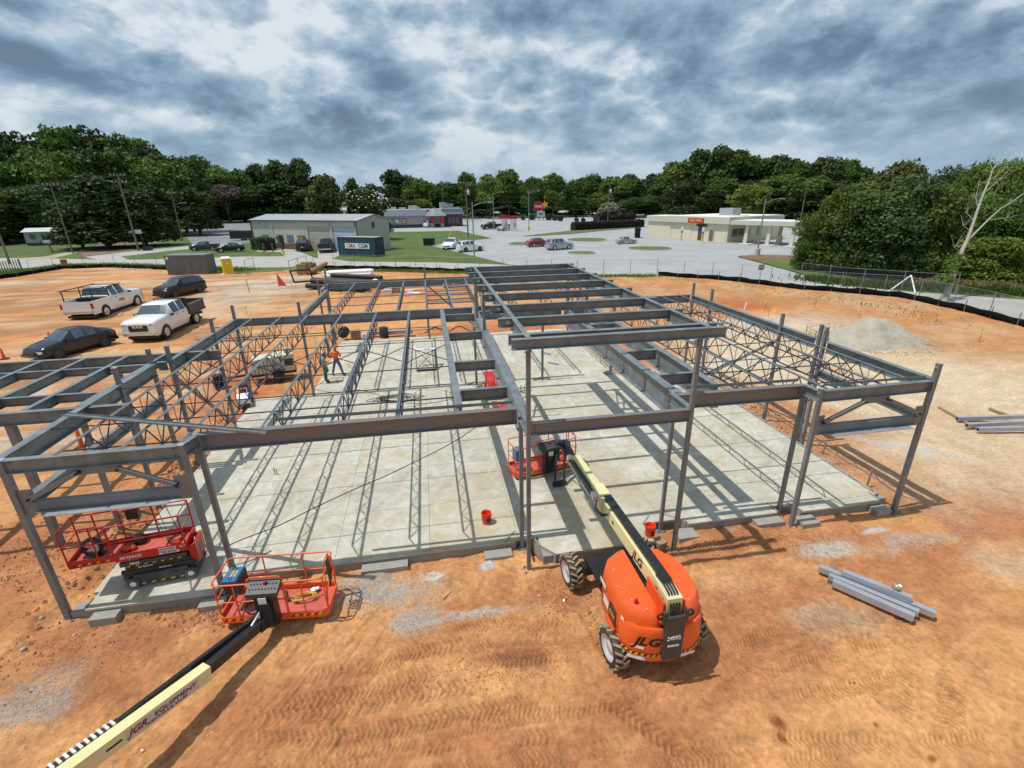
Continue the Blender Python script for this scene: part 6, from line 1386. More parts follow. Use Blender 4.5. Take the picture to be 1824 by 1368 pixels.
place('sedan', (805, 445), (822, 440), 0, 'white sedan behind the white SUV with black roof', 'sedan', W_, name='parked_car')
place('suv', (1014, 444.3), (988, 446), 0, 'silver SUV next to the dark red sedan on the open lot', 'SUV', paint('silver', (.40, .44, .48), .25, .5), name='parked_car')
place('sedan', (975, 439), (951, 440.5), 0, 'dark red sedan next to the silver SUV', 'sedan', paint('red', (.22, .012, .014), .22, .1), name='parked_car')
place('sedan', (1127.5, 434.3), (1109, 435), 0, 'beige sedan parked alone in front of the cream bank', 'sedan', paint('beige', (.45, .41, .36), .28, .4), name='parked_car')
place('suv', (830, 403.5), (812, 404.5), 0, 'white SUV at the drive-through under the grey canopy', 'SUV', W_, name='parked_car', scale=1.05) if False else place('suv', (781, 404), (762, 405.5), 0, 'white SUV at the drive-through under the grey canopy', 'SUV', W_, name='parked_car')
place('pickup', (868, 409), (890, 408), 0, 'black pickup behind the left red and white kiosk', 'pickup truck', K_, name='pickup_truck')
place('sedan', (896, 411.5), (912, 410), 0, 'pale sedan between the two red and white kiosks', 'sedan', paint('beige', (.45, .41, .36)), name='parked_car')
place('pickup', (350, 447), (378, 446), 0, 'dark pickup on the left, facing the side street', 'pickup truck', paint('slate', (.05, .06, .075), .25, .3), name='pickup_truck')
place('sedan', (394, 450), (426, 448.5), 0, 'black sedan beside the dark pickup at the side street', 'sedan', K_, name='parked_car')
cols = [paint('slate', (.05, .06, .075), .25, .3), paint('blue', (.02, .04, .09)), W_, paint('silver', (.40, .44, .48), .25, .5), K_, W_]
for i, px in enumerate((363, 376, 394, 412, 430, 447)):
    x, y = gp(px, 389.5); names = ('slate car first in the far parked row on the left', 'blue car second in the far parked row on the left', 'white car third in the far parked row on the left', 'silver car fourth in the far parked row on the left', 'black car fifth in the far parked row on the left', 'white car last in the far parked row, by the cream building')
    make_car('suv' if i % 2 else 'sedan', names[i], 'car', cols[i], (x, y, 0), math.radians(-65), 'cars in the far parked row', name='parked_car')
# black box trailer
def box_trailer(label, px, py, L, Wd, H_, rz, colour, cat='trailer', name='cargo_trailer'):
    x, y = gp(px, py); t = thing(name, label, cat, (x, y, 0), rz); s = MB(); s.rng(-L/2, L/2, -Wd/2, Wd/2, .45, H_); s.build('box', colour, t)
    s = MB(); s.rng(-L/2-.01, L/2+.01, -Wd/2-.01, Wd/2+.01, .40, .50); s.build('skirt', M['rim'], t)
    for sx in (-.5, .5):
        for sy in (-1, 1): s = MB(); s.lathe([(.18, -.1), (.34, -.1), (.34, .1), (.18, .1)], (L*.18+sx*.8, sy*(Wd/2+.02), .34), 18, 0, 'y'); s.build('wheel', M['rubber'], t)
    s = MB(); s.bar((-L/2, 0, .45), (-L/2-1.2, 0, .45), .1, .1); s.build('tow_bar', M['black'], t); return t
box_trailer('black enclosed cargo trailer left of the cream metal building', 432, 428, 5.2, 2.3, 2.5, math.radians(-8), M['black'])

# ================================================================== SITE OFFICE, TOILET, CONTAINER
def ribbed_box(t, name, L, Wd, z0, z1, m, pitch=.25, dep=.035, skip=()):
    """corrugated metal box: four walls with real ribs"""
    def wall(p, q, nrm):
        p, q = Vector(p), Vector(q); nrm = Vector(nrm); n = int((q-p).length/pitch); vs = []; fs = []
        prof = []
        for i in range(n):
            for f, d in ((0, 0), (.35, 0), (.5, 1), (.85, 1)): prof.append(((i+f)/n, d*dep))
        prof.append((1, 0))
        for t_, d in prof:
            c = p.lerp(q, t_)+nrm*d; vs += [(c.x, c.y, z0), (c.x, c.y, z1)]
        fs = [(2*i, 2*i+2, 2*i+3, 2*i+1) for i in range(len(prof)-1)]; s = MB(); s.add(vs, fs); return s.build(name, m, t)
    wall((-L/2, -Wd/2), (L/2, -Wd/2), (0, -1)) if 0 else None
    P_ = [(-L/2, -Wd/2, 0), (L/2, -Wd/2, 0), (L/2, Wd/2, 0), (-L/2, Wd/2, 0)]
    N_ = [(0, -1, 0), (1, 0, 0), (0, 1, 0), (-1, 0, 0)]
    for i in range(4): wall(P_[i], P_[(i+1) % 4], N_[i])
a, b_ = gp(300, 490), gp(371, 488.5); d = Vector((b_[0]-a[0], b_[1]-a[1])); L = d.length; ang = math.atan2(d.y, d.x); pn_ = Vector((-d.y, d.x)).normalized(); Wd = 2.5; c = (Vector(a)+Vector(b_))/2+pn_*Wd/2
so2 = thing('site_office', 'dark grey corrugated site office container beside the yellow toilet', 'site office', (c.x, c.y, -.02), ang)
M['office'] = mat('office_grey', (.13, .145, .16), .5, .1, var=.08, vscale=1); M['office_roof'] = mat('office_roof', (.20, .23, .25), .5, .2)
ribbed_box(so2, 'wall', L, Wd, .05, 2.65, M['office'], .26)
s = MB(); s.rng(-L/2-.05, L/2+.05, -Wd/2-.05, Wd/2+.05, 2.62, 2.74); s.build('roof', M['office_roof'], so2)
s = MB(); s.rng(-L*.02, L*.10, -Wd/2-.07, -Wd/2-.03, .15, 2.2); dd_ = s.build('door', M['office'], so2)
s = MB(); s.rng(L*.025, L*.055, -Wd/2-.085, -Wd/2-.07, 1.4, 1.75); s.build('door_window', M['pane'], dd_)
for x0 in (-L*.30, L*.22):
    s = MB(); s.rng(x0, x0+L*.12, -Wd/2-.07, -Wd/2-.04, 1.1, 2.0); wn = s.build('window', M['office_roof'], so2)
    s = MB(); s.rng(x0+.06, x0+L*.12-.06, -Wd/2-.08, -Wd/2-.07, 1.16, 1.5); s.build('pane', M['pane'], wn)
    s = MB(); s.rng(x0+.06, x0+L*.12-.06, -Wd/2-.08, -Wd/2-.07, 1.56, 1.94); s.build('pane', M['pane'], wn)
s = MB(); s.rng(-L*.46, -L*.40, -Wd/2-.055, -Wd/2-.045, 2.15, 2.5); s.build('notice', M['decal'], so2)
x, y = gp(404, 489); pt = thing('portable_toilet', 'bright yellow portable toilet with white roof beside the grey site office', 'portable toilet', (x, y+.8, 0), math.radians(25))
s = MB(); s.rng(-.62, .62, -.6, .6, .1, 2.15); s.build('cabin', M['porta'], pt)
s = MB(); s.hexa([(-.66, -.64, 2.15), (.66, -.64, 2.15), (.66, .64, 2.15), (-.66, .64, 2.15), (-.45, -.42, 2.38), (.45, -.42, 2.38), (.45, .42, 2.38), (-.45, .42, 2.38)]); s.build('roof', M['pvc'], pt)
s = MB(); s.rng(-.45, .40, -.62, -.60, .2, 2.05); do = s.build('door', mat('toilet_door', (.70, .50, .01), .5), pt)
s = MB(); s.rng(-.1, .1, -.628, -.62, 1.35, 1.6); s.build('sign', M['decal'], do)
s = MB(); s.rng(-.66, .66, -.66, .66, 0, .1); s.build('skid', M['pvc'], pt)
for i in range(4): s = MB(); s.rng(.62, .635, -.5+.3*i, -.35+.3*i, .2, 1.9); s.build('rib', M['porta'], pt)
# shipping container
fl, fr, br = gp(604.5, 454.5), gp(669.5, 457), gp(684, 453)
d = Vector(fr)-Vector(fl); L = d.length; ang = math.atan2(d.y, d.x); pn_ = Vector((-d.y, d.x)).normalized(); Wd = 2.6; c = (Vector(fl)+Vector(fr))/2+pn_*Wd/2
ct = thing('shipping_container', 'weathered dark blue shipping container with white name panel on the grass', 'container', (c.x, c.y, 0), ang)
M['cont'] = mat('container_blue', (.018, .055, .085), .6, .1, col2=(.05, .12, .16), vscale=2.2, stretch=(1, 1, .4)); M['cont_end'] = mat('container_end', (.02, .04, .055), .6, 0, var=.3, vscale=2)
Hc = 3.3
ribbed_box(ct, 'side_wall', L-.2, Wd-.1, .15, Hc-.1, M['cont'], .36, .06)
for sx in (-1, 1):
    for sy in (-1, 1): s = MB(); s.box((sx*(L/2-.06), sy*(Wd/2-.04), Hc/2), (.16, .16, Hc)); s.build('corner_post', M['cont_end'], ct)
for sy in (-1, 1):
    for z in (.12, Hc-.08): s = MB(); s.box((0, sy*(Wd/2-.02), z), (L, .12, .16)); s.build('side_rail', M['cont_end'], ct)
s = MB(); s.rng(-L/2, L/2, -Wd/2, Wd/2, Hc-.02, Hc+.02); s.build('roof', mat('container_roof', (.34, .32, .29), .8, 0, var=.2, vscale=1), ct)
s = MB(); s.rng(L/2-.02, L/2+.03, -Wd/2+.1, Wd/2-.1, .2, Hc-.15); s.build('end_doors', M['cont_end'], ct)
s = MB(); s.rng(-L*.30, L*.36, -Wd/2-.055, -Wd/2-.045, 1.30, 2.25); s.build('name_panel', M['decal'], ct)
put_text('CMA', 1.02, mat('print_cma_red', (.62, .05, .03), .5), ct, (-L*.14, -Wd/2-.065, 1.76), (1, 0, 0), (0, 0, 1), bold=.02, sx=.95)
put_text('CGM', 1.02, mat('print_cgm_grey', (.06, .08, .10), .5), ct, (L*.19, -Wd/2-.065, 1.76), (1, 0, 0), (0, 0, 1), bold=.02, sx=.95)

# ================================================================== BUILDINGS
def frame_of(fl, fr, depth):
    d = Vector(fr)-Vector(fl); L = d.length; ang = math.atan2(d.y, d.x); return Vector(fl), L, ang, depth
def root_at(name, label, cat, fl, ang): return thing(name, label, cat, (fl[0], fl[1], 0), ang)
# cream metal building
fl, fr, br = gp(455, 441), gp(641, 450), gp(686, 438.7)
L = (Vector(fr)-Vector(fl)).length; Dp = 9.0; ang = math.atan2(fr[1]-fl[1], fr[0]-fl[0])
mb_ = root_at('metal_building', 'cream ribbed metal building with two roller doors and low gable roof', 'building', fl, ang)
M['cream_wall'] = mat('ribbed_cream_wall', (.52, .51, .44), .6, 0, var=.04, vscale=.6); M['tan_wall'] = mat('ribbed_tan_wall', (.43, .43, .37), .6)
EZ = 5.9; RZ = 6.9
def ribwall(root, p, q, z0, z1, nrm, m, pitch=.9, z1b=None, name='wall', dep=.06):
    p, q, nrm = Vector(p), Vector(q), Vector(nrm); n = max(1, int((q-p).length/pitch)); vs = []; prof = []
    for i in range(n):
        for f, d in ((0, 0), (.72, 0), (.78, 1), (.94, 1)): prof.append(((i+f)/n, d*dep))
    prof.append((1, 0)); z1b = z1 if z1b is None else z1b
    for t_, d in prof:
        c = p.lerp(q, t_)+nrm*d; vs += [(c.x, c.y, z0), (c.x, c.y, z1+(z1b-z1)*t_)]
    s = MB(); s.add(vs, [(2*i, 2*i+2, 2*i+3, 2*i+1) for i in range(len(prof)-1)]); return s.build(name, m, root)
g1, g2, g3, g4 = L*.565, L*.765, L*.79, L*.975
ribwall(mb_, (0, 0, 0), (g1, 0, 0), 0, EZ, (0, -1, 0), M['cream_wall']); ribwall(mb_, (g2, 0, 0), (g3, 0, 0), 0, EZ, (0, -1, 0), M['cream_wall'], .4); ribwall(mb_, (g4, 0, 0), (L, 0, 0), 0, EZ, (0, -1, 0), M['cream_wall'], .4)
ribwall(mb_, (g1, 0, 0), (L, 0, 0), 4.75, EZ, (0, -1, 0), M['cream_wall'])
ribwall(mb_, (L, 0, 0), (L, Dp/2, 0), 0, EZ, (1, 0, 0), M['tan_wall'], 1.0, RZ); ribwall(mb_, (L, Dp/2, 0), (L, Dp, 0), 0, RZ, (1, 0, 0), M['tan_wall'], 1.0, EZ); ribwall(mb_, (0, Dp, 0), (0, 0, 0), 0, EZ, (-1, 0, 0), M['tan_wall'])
M['metal_roof'] = mat('pale_metal_roof', (.46, .48, .49), .45, .25, var=.05, vscale=.4)
for (y0, z0, y1, z1) in ((-.35, EZ-.05, Dp/2, RZ), (Dp/2, RZ, Dp+.35, EZ-.05)):
    s = MB(); s.hexa([(-.35, y0, z0), (L+.35, y0, z0), (L+.35, y1, z1), (-.35, y1, z1), (-.35, y0, z0+.12), (L+.35, y0, z0+.12), (L+.35, y1, z1+.12), (-.35, y1, z1+.12)]); rf = s.build('roof', M['metal_roof'], mb_)
    s = MB()
    for i in range(int(L/1.1)): x = i*1.1; s.bar((x, y0, z0+.14), (x, y1, z1+.14), .06, .05)
    s.build('roof_ribs', M['metal_roof'], rf, kind='stuff')
s = MB(); s.bar((-.35, -.4, EZ-.02), (L+.35, -.4, EZ-.02), .16, .2); s.build('gutter', mat('gutter_brown', (.09, .085, .075), .5), mb_)
s = MB(); s.bar((.05, -.12, 0), (.05, -.12, EZ), .15, .15); s.build('downpipe', MATS['gutter_brown'], mb_); s = MB(); s.bar((L, -.12, 0), (L, -.12, EZ), .15, .15); s.build('downpipe', MATS['gutter_brown'], mb_)
for i, (x0, x1, mm) in enumerate(((g1, g2, mat('roller_door_cream', (.42, .40, .33), .6)), (g3, g4, mat('roller_door_blue', (.40, .50, .62), .5)))):
    dr_ = MB(); dr_.rng(x0, x1, .12, .22, 0, 4.75); D_ = dr_.build('roller_door', mm, mb_)
    for k in range(6): s = MB(); s.rng(x0+.05, x1-.05, .08, .12, .04+.78*k, .76+.78*k); s.build('door_panel', mm, D_)
s = MB(); s.rng(L*.20+.1, L*.55, -.12, -.065, 0, 1.2)
brk = s.build('brick_base', mat('brick_base', (.16, .09, .065), .9, 0, var=.3, vscale=3), mb_)
s = MB(); s.rng(L*.275, L*.315, -.16, -.05, 0, 2.9); dd_ = s.build('door', mat('door_brown', (.045, .042, .045), .5), mb_)
for x0 in (L*.105, L*.355):
    s = MB(); s.rng(x0, x0+2.0, -.13, -.05, 1.5, 2.9); wn = s.build('window', MATS['gutter_brown'], mb_)
    for k in range(2): s = MB(); s.rng(x0+.12+.92*k, x0+.96+.92*k, -.15, -.13, 1.62, 2.78); s.build('pane', mat('pane_blue', (.16, .22, .26), .1, spec=.8), wn)
s = MB(); s.rng(L*.465, L*.53, -.14, -.05, 1.9, 2.9); sg_ = s.build('sign_board', M['black'], mb_)
s = MB(); s.rng(L*.472, L*.522, -.15, -.14, 2.6, 2.7); s.rng(L*.472, L*.515, -.15, -.14, 2.3, 2.4); s.rng(L*.478, L*.51, -.15, -.14, 2.08, 2.16); s.build('lettering_lines', M['txt_yellow'], sg_, kind='stuff')
s = MB(); s.rng(L*.245, L*.262, -.2, -.07, 2.0, 2.6); s.build('meter_box', mat('meter_green', (.06, .14, .13), .5), mb_)
for x in (L*.22, L*.26): s = MB(); s.box((x, -.25, 4.6 if x < L*.25 else 3.3), (.4, .3, .12)); s.build('wall_lamp', M['decal'], mb_)
s = MB(); s.rng(L+.05, L+.12, Dp*.45, Dp*.53, 4.4, 5.5); s.build('vent', M['dark'], mb_)
# bollards and hydrant
for i, px in enumerate((471, 487, 504)):
    x, y = gp(px, 448); s = MB(); s.lathe([(.22, 0), (.22, 1.6), (.18, 1.65)], (x, y, 0), 12); tag(s.build('bollard', M['dark']), ('left', 'middle', 'right')[i]+' one of three dark posts before the cream building', 'bollard', 'posts before the cream building')
x, y = gp(506, 454.5); hd = thing('fire_hydrant', 'small yellow fire hydrant on the grass before the cream building', 'hydrant', (x, y, 0)); s = MB(); s.lathe([(.2, 0), (.16, .1), (.16, .7), (.2, .75), (.12, .95), (.02, 1.0)], (0, 0, 0), 12); s.tube((-.3, 0, .6), (.3, 0, .6), .09, 8); s.build('barrel', M['yellow'], hd)
# dumpster
x, y = gp(765, 437); dm_ = thing('dumpster', 'black dumpster standing at the corner of the lawn and the lot', 'dumpster', (x, y, 0), -.1)
s = MB(); s.hexa([(-1.2, -.8, .15), (1.2, -.8, .15), (1.2, .8, .15), (-1.2, .8, .15), (-1.25, -1.0, 1.5), (1.25, -1.0, 1.5), (1.25, .85, 1.7), (-1.25, .85, 1.7)]); s.build('bin', M['black'], dm_)
s = MB(); s.hexa([(-1.28, -1.02, 1.5), (1.28, -1.02, 1.5), (1.28, .9, 1.7), (-1.28, .9, 1.7), (-1.28, -1.02, 1.56), (1.28, -1.02, 1.56), (1.28, .9, 1.78), (-1.28, .9, 1.78)]); s.build('lid', M['dark'], dm_)
# burger restaurant
x0, y0 = gp(690, 407); x1, y1 = gp(826, 403.2); fl = Vector((x0, y0)); fr = Vector((x1, y1)); ang = math.atan2(fr.y-fl.y, fr.x-fl.x); L = (fr-fl).length
rs = root_at('restaurant', 'low drive-through restaurant with grey metal mansard roof and red pillars', 'restaurant', fl, ang)
M['white_wall'] = mat('grey_white_wall', (.36, .35, .36), .7); M['dk_wall'] = mat('charcoal_wall', (.06, .06, .065), .7); M['mansard'] = mat('mansard_metal', (.26, .29, .33), .45, .3)
WH = 4.3
s = MB(); s.rng(0, L*.74, 0, 14, 1.2, WH); s.build('wall', M['white_wall'], rs); s = MB(); s.rng(-.02, L*.74, -.03, 14, 0, 1.2); s.build('plinth', M['dk_wall'], rs)
s = MB(); s.rng(L*.74, L, 2.0, 14, 0, WH); s.build('wall', M['dk_wall'], rs)
s = MB(); s.rng(L*.80, L*.96, 1.9, 2.0, 1.0, 3.4); wn = s.build('window', M['dk_wall'], rs)
for k in range(3): s = MB(); s.rng(L*(.805+.052*k), L*(.845+.052*k), 1.86, 1.9, 1.1, 3.3); s.build('pane', M['pane'], wn)
s = MB(); s.rng(L*.74, L*1.0, 1.85, 2.0, 3.6, 4.0); s.build('red_band', M['signred'], rs)
def mansard(xa, xb, ya, yb, zb, zt, inn, name='mansard_roof'):
    s = MB(); s.add([(xa, ya, zb), (xb, ya, zb), (xb, yb, zb), (xa, yb, zb), (xa+inn, ya+inn, zt), (xb-inn, ya+inn, zt), (xb-inn, yb, zt), (xa+inn, yb, zt)], [(0, 1, 5, 4), (1, 2, 6, 5), (3, 0, 4, 7), (3, 2, 1, 0), (4, 5, 6, 7)]); o = s.build(name, M['mansard'], rs)
    r2 = MB(); n = int((xb-xa)/.7)
    for i in range(n): t = (i+.5)/n; r2.bar((xa+(xb-xa)*t, ya-.02, zb), (xa+inn+(xb-xa-2*inn)*t, ya+inn-.02, zt), .06, .06)
    r2.build('seams', M['mansard'], o, kind='stuff')
mansard(-.8, L*.55, -.6, 14, WH-.1, 6.2, .9); mansard(L*.50, L*.76, -4.5, 6, WH-.2, 6.4, 1.9); mansard(L*.72, L+.6, 1.2, 14, WH+.1, 6.6, .7)
s = MB(); s.rng(.5, L-.5, 1.5, 13.5, 6.25, 6.35); s.build('roof_deck', M['white'], rs)
for xp in (L*.555, L*.68):
    s = MB(); s.rng(xp, xp+1.1, -4.2, -3.2, 1.5, WH-.1); s.build('pillar', M['signred'], rs); s = MB(); s.rng(xp-.05, xp+1.15, -4.25, -3.15, 0, 1.5); s.build('pillar_base', mat('stone_grey', (.26, .25, .24), .8), rs)
for i, xm in enumerate((.6, 2.9, 5.4)):
    s = MB(); s.rng(xm, xm+1.8, -.12, -.03, 1.4, 3.4); o = s.build('menu_board', M['black'], rs); s = MB(); s.rng(xm+.15, xm+1.65, -.15, -.12, 1.6, 3.2); s.build('poster', mat('poster_%s' % 'abc'[i], [(.45, .40, .38), (.55, .55, .52), (.50, .38, .20)][i], .6, 0, var=.5, vscale=1.5), o)
for (xa, ya, w_, h_) in ((2, 6, 2.0, 1.0), (5.0, 5, 2.5, .8), (8.5, 4, 3.2, 1.5), (L*.72, 5, 2.4, 2.4), (11.5, 5, 1.2, .9)):
    s = MB(); s.rng(xa, xa+w_, ya, ya+2, 6.3, 6.3+h_); s.build('roof_unit', mat('roof_unit_grey', (.40, .39, .36), .6), rs)
s = MB()
for i in range(8): a0, a1 = PI/2+i*PI/16, PI/2+(i+1)*PI/16; s.add([(L*.93+5*math.cos(a0), 12, 5+4.2*math.sin(a0)), (L*.93+5*math.cos(a1), 12, 5+4.2*math.sin(a1)), (L*.93+5*math.cos(a1), 12.4, 5+4.2*math.sin(a1)), (L*.93+5*math.cos(a0), 12.4, 5+4.2*math.sin(a0))], [(0, 1, 2, 3)])
s.rng(L*.80, L*.93, 12.05, 12.3, 6.3, 8.2); s.build('curved_parapet', M['white_wall'], rs)
# patio railing
s = MB(); pr0 = gp(828, 396); pr1 = gp(859, 392)
for k in range(14):
    t = k/13; s.bar((pr0[0]+(pr1[0]-pr0[0])*t, pr0[1]+(pr1[1]-pr0[1])*t, 0), (pr0[0]+(pr1[0]-pr0[0])*t, pr0[1]+(pr1[1]-pr0[1])*t, 1.6), .1, .1)
s.bar((*pr0, 1.6), (*pr1, 1.6), .12, .12); s.bar((*pr0, .9), (*pr1, .9), .08, .08); tag(s.build('patio_railing', M['dark']), 'dark patio railing right of the drive-through restaurant', 'railing')
# kiosks
for i, (px, py, lab) in enumerate(((900, 411, 'left white kiosk with a red cap on the far lot'), (916, 412, 'right white kiosk with a red cap on the far lot'))):
    x, y = gp(px, py); kk_ = thing('kiosk', lab, 'kiosk', (x, y+1, 0), -.1, 'red capped kiosks'); s = MB(); s.rng(-1.0, 1.0, -.9, .9, 0, 3.7); s.build('body', M['white'], kk_); s = MB(); s.rng(-1.9 if i == 0 else -1.6, 1.15, -1.1, 1.1, 3.7, 4.5); s.build('red_cap', M['signred'], kk_)
    s = MB(); s.rng(.1, .6, -.93, -.9, 1.2, 2.6); s.build('panel', mat('kiosk_panel', (.30, .36, .42), .5), kk_)
# pylon sign
x, y = gp(962, 392.5); sn = thing('pylon_sign', 'tall red roadside sign with a yellow star over a white letter board', 'sign', (x, y, 0), -.12)
for xx in (-2.6, -.6): s = MB(); s.rng(xx, xx+.35, -.15, .15, 0, 5.0 if xx < -1 else 3.4); s.build('post', M['dark'], sn)
s = MB(); s.rng(1.4, 1.7, -.15, .15, 0, 3.4); s.build('post', M['dark'], sn)
s = MB(); s.rng(-3.0, 2.4, -.35, .35, 4.7, 8.0); pl_ = s.build('sign_panel', M['signred'], sn)
put_text("Hardee's", 1.45, M['txt_white'], sn, (-.75, -.37, 6.2), (1, 0, 0), (0, 0, 1), shear=.25, bold=.02, sx=.72)
st_ = MB(); pts = []
for i in range(10): a = PI/2+i*PI/5+.2; r_ = 1.75 if i % 2 == 0 else .8; pts.append((2.3+r_*math.cos(a), 6.9+r_*math.sin(a)))
st_.add([(a, -.40, b2_) for a, b2_ in pts]+[(a, .3, b2_) for a, b2_ in pts], [tuple(range(9, -1, -1)), tuple(range(10, 20))]+[(i, (i+1) % 10, 10+(i+1) % 10, 10+i) for i in range(10)]); st_.build('star', mat('star_yellow', (.80, .38, .03), .5), sn)
s = MB(); s.rng(-1.4, 2.2, -.25, .25, 1.6, 4.0); lb = s.build('letter_board', mat('board_pale', (.55, .60, .58), .5), sn)
s = MB(); s.rng(-.8, 1.5, -.27, -.25, 2.9, 3.2); s.rng(-.6, 1.3, -.27, -.25, 2.3, 2.6); s.build('letter_rows', M['txt_black'], sn, kind='stuff')
# bank
BA, BB = Vector(gp(1192, 424)), Vector(gp(1294, 432)); ang = math.atan2(BB.y-BA.y, BB.x-BA.x); L = (BB-BA).length
bk = root_at('bank_building', 'low cream bank with white flat roof and recessed entrance', 'bank', BA, ang)
M['bank'] = mat('bank_cream', (.66, .62, .47), .75, 0, var=.03, vscale=.4); M['fascia'] = mat('bank_fascia', (.56, .54, .45), .6); M['roofw'] = mat('bank_roof_white', (.74, .74, .72), .6)
def bx(name, x0, x1, y0, y1, z0, z1, m, par=None): s = MB(); s.rng(x0, x1, y0, y1, z0, z1); return s.build(name, m, par or bk)
Hb = 3.75; Dp = 17
bx('wall', 0, L, 0, Dp, 0, Hb, M['bank']); bx('wall', -8.8, -.6, 1.2, 7, 0, Hb-.1, M['bank']); bx('recess', -.6, 0, 1.4, 4, 0, Hb, M['black'])
s = MB(); s.rng(-.55, -.05, 1.3, 1.4, 0, 2.2); s.build('entrance_door', M['signred'], bk)
bx('fascia', -.9, L+.55, -.65, Dp+.5, Hb, Hb+1.35, M['fascia']); bx('fascia', -9.2, -.9, .8, 7.5, Hb-.1, Hb+1.2, M['fascia'])
bx('roof', -.7, L+.35, -.45, Dp+.3, Hb+1.35, Hb+1.45, M['roofw']); bx('roof', -9.0, -.9, 1.0, 7.3, Hb+1.2, Hb+1.28, M['roofw'])
sb2 = bx('sign_board', L*.36, L*.63, -.75, -.66, Hb+.05, Hb+1.05, M['signred'])
put_text('WELLS FARGO', .80, M['txt_yellow'], sb2, (L*.495, -.77, Hb+.55), (1, 0, 0), (0, 0, 1), bold=.01, sx=.68)
bx('door', L*.52, L*.62, -.06, 0, 0, 3.2, mat('door_brown2', (.075, .06, .05), .5)); bx('door', L*.71, L*.79, -.05, 0, 0, 2.3, mat('door_taupe', (.15, .13, .10), .5)); bx('door_hood', L*.50, L*.66, -.5, 0, 3.1, 3.5, M['black'])
for k in range(6): bx('pilaster', L*(.02+.19*k), L*(.02+.19*k)+.12, -.08, 0, 0, Hb, M['bank'])
bx('roof_unit', L*.50, L*.72, 6.5, 9.2, Hb+1.45, Hb+3.0, mat('ac_grey', (.36, .37, .39), .5, .2)); bx('skylight', L*.75, L*.98, 5, 6.3, Hb+1.45, Hb+1.6, M['fascia'])
bx('drive_window', L+.0, L+.04, 1.2, 7, 1.1, 2.7, M['pane'])
for k in range(4): bx('window_mullion', L+.04, L+.08, 1.2+1.9*k, 1.32+1.9*k, 1.1, 2.7, M['fascia'])
# drive-up canopy
CA, CBp = Vector(gp(1326, 434.5)), Vector(gp(1408, 439)); d = (CBp-CA).normalized(); ang2 = math.atan2(d.y, d.x); Lc = (CBp-CA).length
cnp = thing('drive_up_canopy', 'white roofed drive-up canopy on cream piers beside the bank', 'canopy', (CA.x, CA.y, 0), ang2)
def cx2(name, x0, x1, y0, y1, z0, z1, m): s = MB(); s.rng(x0, x1, y0, y1, z0, z1); return s.build(name, m, cnp)
cx2('canopy_roof', -3.2, Lc+3.6, -.8, 6.5, 3.75, 4.55, M['fascia']); cx2('roof_sheet', -1.6, Lc+3.4, -.4, 6.2, 4.55, 4.65, M['roofw'])
for k in range(3):
    xk = Lc*k/2
    for yy in (0, 5.2):
        s = MB(); s.hexa([(xk-.35, yy-.2, 0), (xk+.35, yy-.2, 0), (xk+.35, yy+.3, 0), (xk-.35, yy+.3, 0), (xk-.10, yy-.2, 3.75), (xk+.5, yy-.2, 3.75), (xk+.5, yy+.3, 3.75), (xk-.10, yy+.3, 3.75)]); s.build('pier', M['bank'], cnp)
    s = MB(); s.rng(xk+.9, xk+1.7, 2, 2.8, .1, 1.7); s.build('teller_unit', M['fascia'], cnp)
    s = MB(); s.rng(xk-.8, xk+1.9, -2.4, 6.8, .0, .15); s.build('island', M['kerb'], cnp)
for i, (px, py) in enumerate(((1213, 429), (1250, 431.5))):
    x, y = gp(px, py); o = thing('parking_sign', ('left', 'right')[i]+' blue and white parking sign on a yellow post before the bank', 'sign', (x, y, 0), -.5, 'disabled parking signs')
    s = MB(); s.lathe([(.16, 0), (.16, 1.5)], (0, 0, 0), 10); s.build('bollard', M['yellow'], o); s = MB(); s.rng(-.25, .25, -.03, .0, 1.6, 3.1); s.build('plate', M['decal'], o); s = MB(); s.rng(-.2, .2, -.04, -.03, 1.7, 2.2); s.build('blue_panel', mat('sign_blue', (.03, .14, .40), .5), o)
def dir_at(px, D):
    hy = 355.5-.0159*(px-912); r = RC@np.array([px-912.0, hy-684.0, 863.0]); d = Vector((r[0], r[1])).normalized(); return d.x*D, d.y*D
# white mobile home and houses under the left trees
x, y = dir_at(62, 176); hm = thing('mobile_home', 'long white mobile home under the trees at the left edge', 'house', (x, y+2, 0), math.radians(8))
hm.scale = (.55, .8, .8); s = MB(); s.rng(-10, 12, 0, 6, .8, 4.2); s.build('wall', mat('home_white', (.40, .41, .42), .7), hm); s = MB(); s.hexa([(-10.6, -.8, 4.2), (12.6, -.8, 4.2), (12.6, 6.6, 4.2), (-10.6, 6.6, 4.2), (-10.6, 2.8, 5.3), (12.6, 2.8, 5.3), (12.6, 3.2, 5.3), (-10.6, 3.2, 5.3)]); s.build('roof', mat('home_roof', (.52, .53, .53), .6), hm)
s = MB(); s.rng(-10, 12, -.02, 6.02, .1, .8); s.build('skirting', M['dark'], hm)
for k in range(3): s = MB(); s.rng(-8+5.5*k, -5.8+5.5*k, -.06, 0, 1.9, 3.4); s.build('window', M['pane'], hm)
s = MB(); s.rng(-3.4, -2.2, -.08, 0, .9, 3.3); s.build('door', M['dark'], hm)
x, y = gp(305, 398); sd_ = thing('shed', 'small grey-green shed under the trees left of the far parked cars', 'shed', (x, y, 0), .2)
s = MB(); s.rng(-6, 6, 0, 6, 0, 6); s.build('wall', mat('shed_olive', (.13, .14, .10), .8), sd_); s = MB(); s.hexa([(-6.4, -.4, 6), (6.4, -.4, 6), (6.4, 6.4, 6), (-6.4, 6.4, 6), (-6.4, 2.8, 8), (6.4, 2.8, 8), (6.4, 3.2, 8), (-6.4, 3.2, 8)]); s.build('roof', M['dark'], sd_)
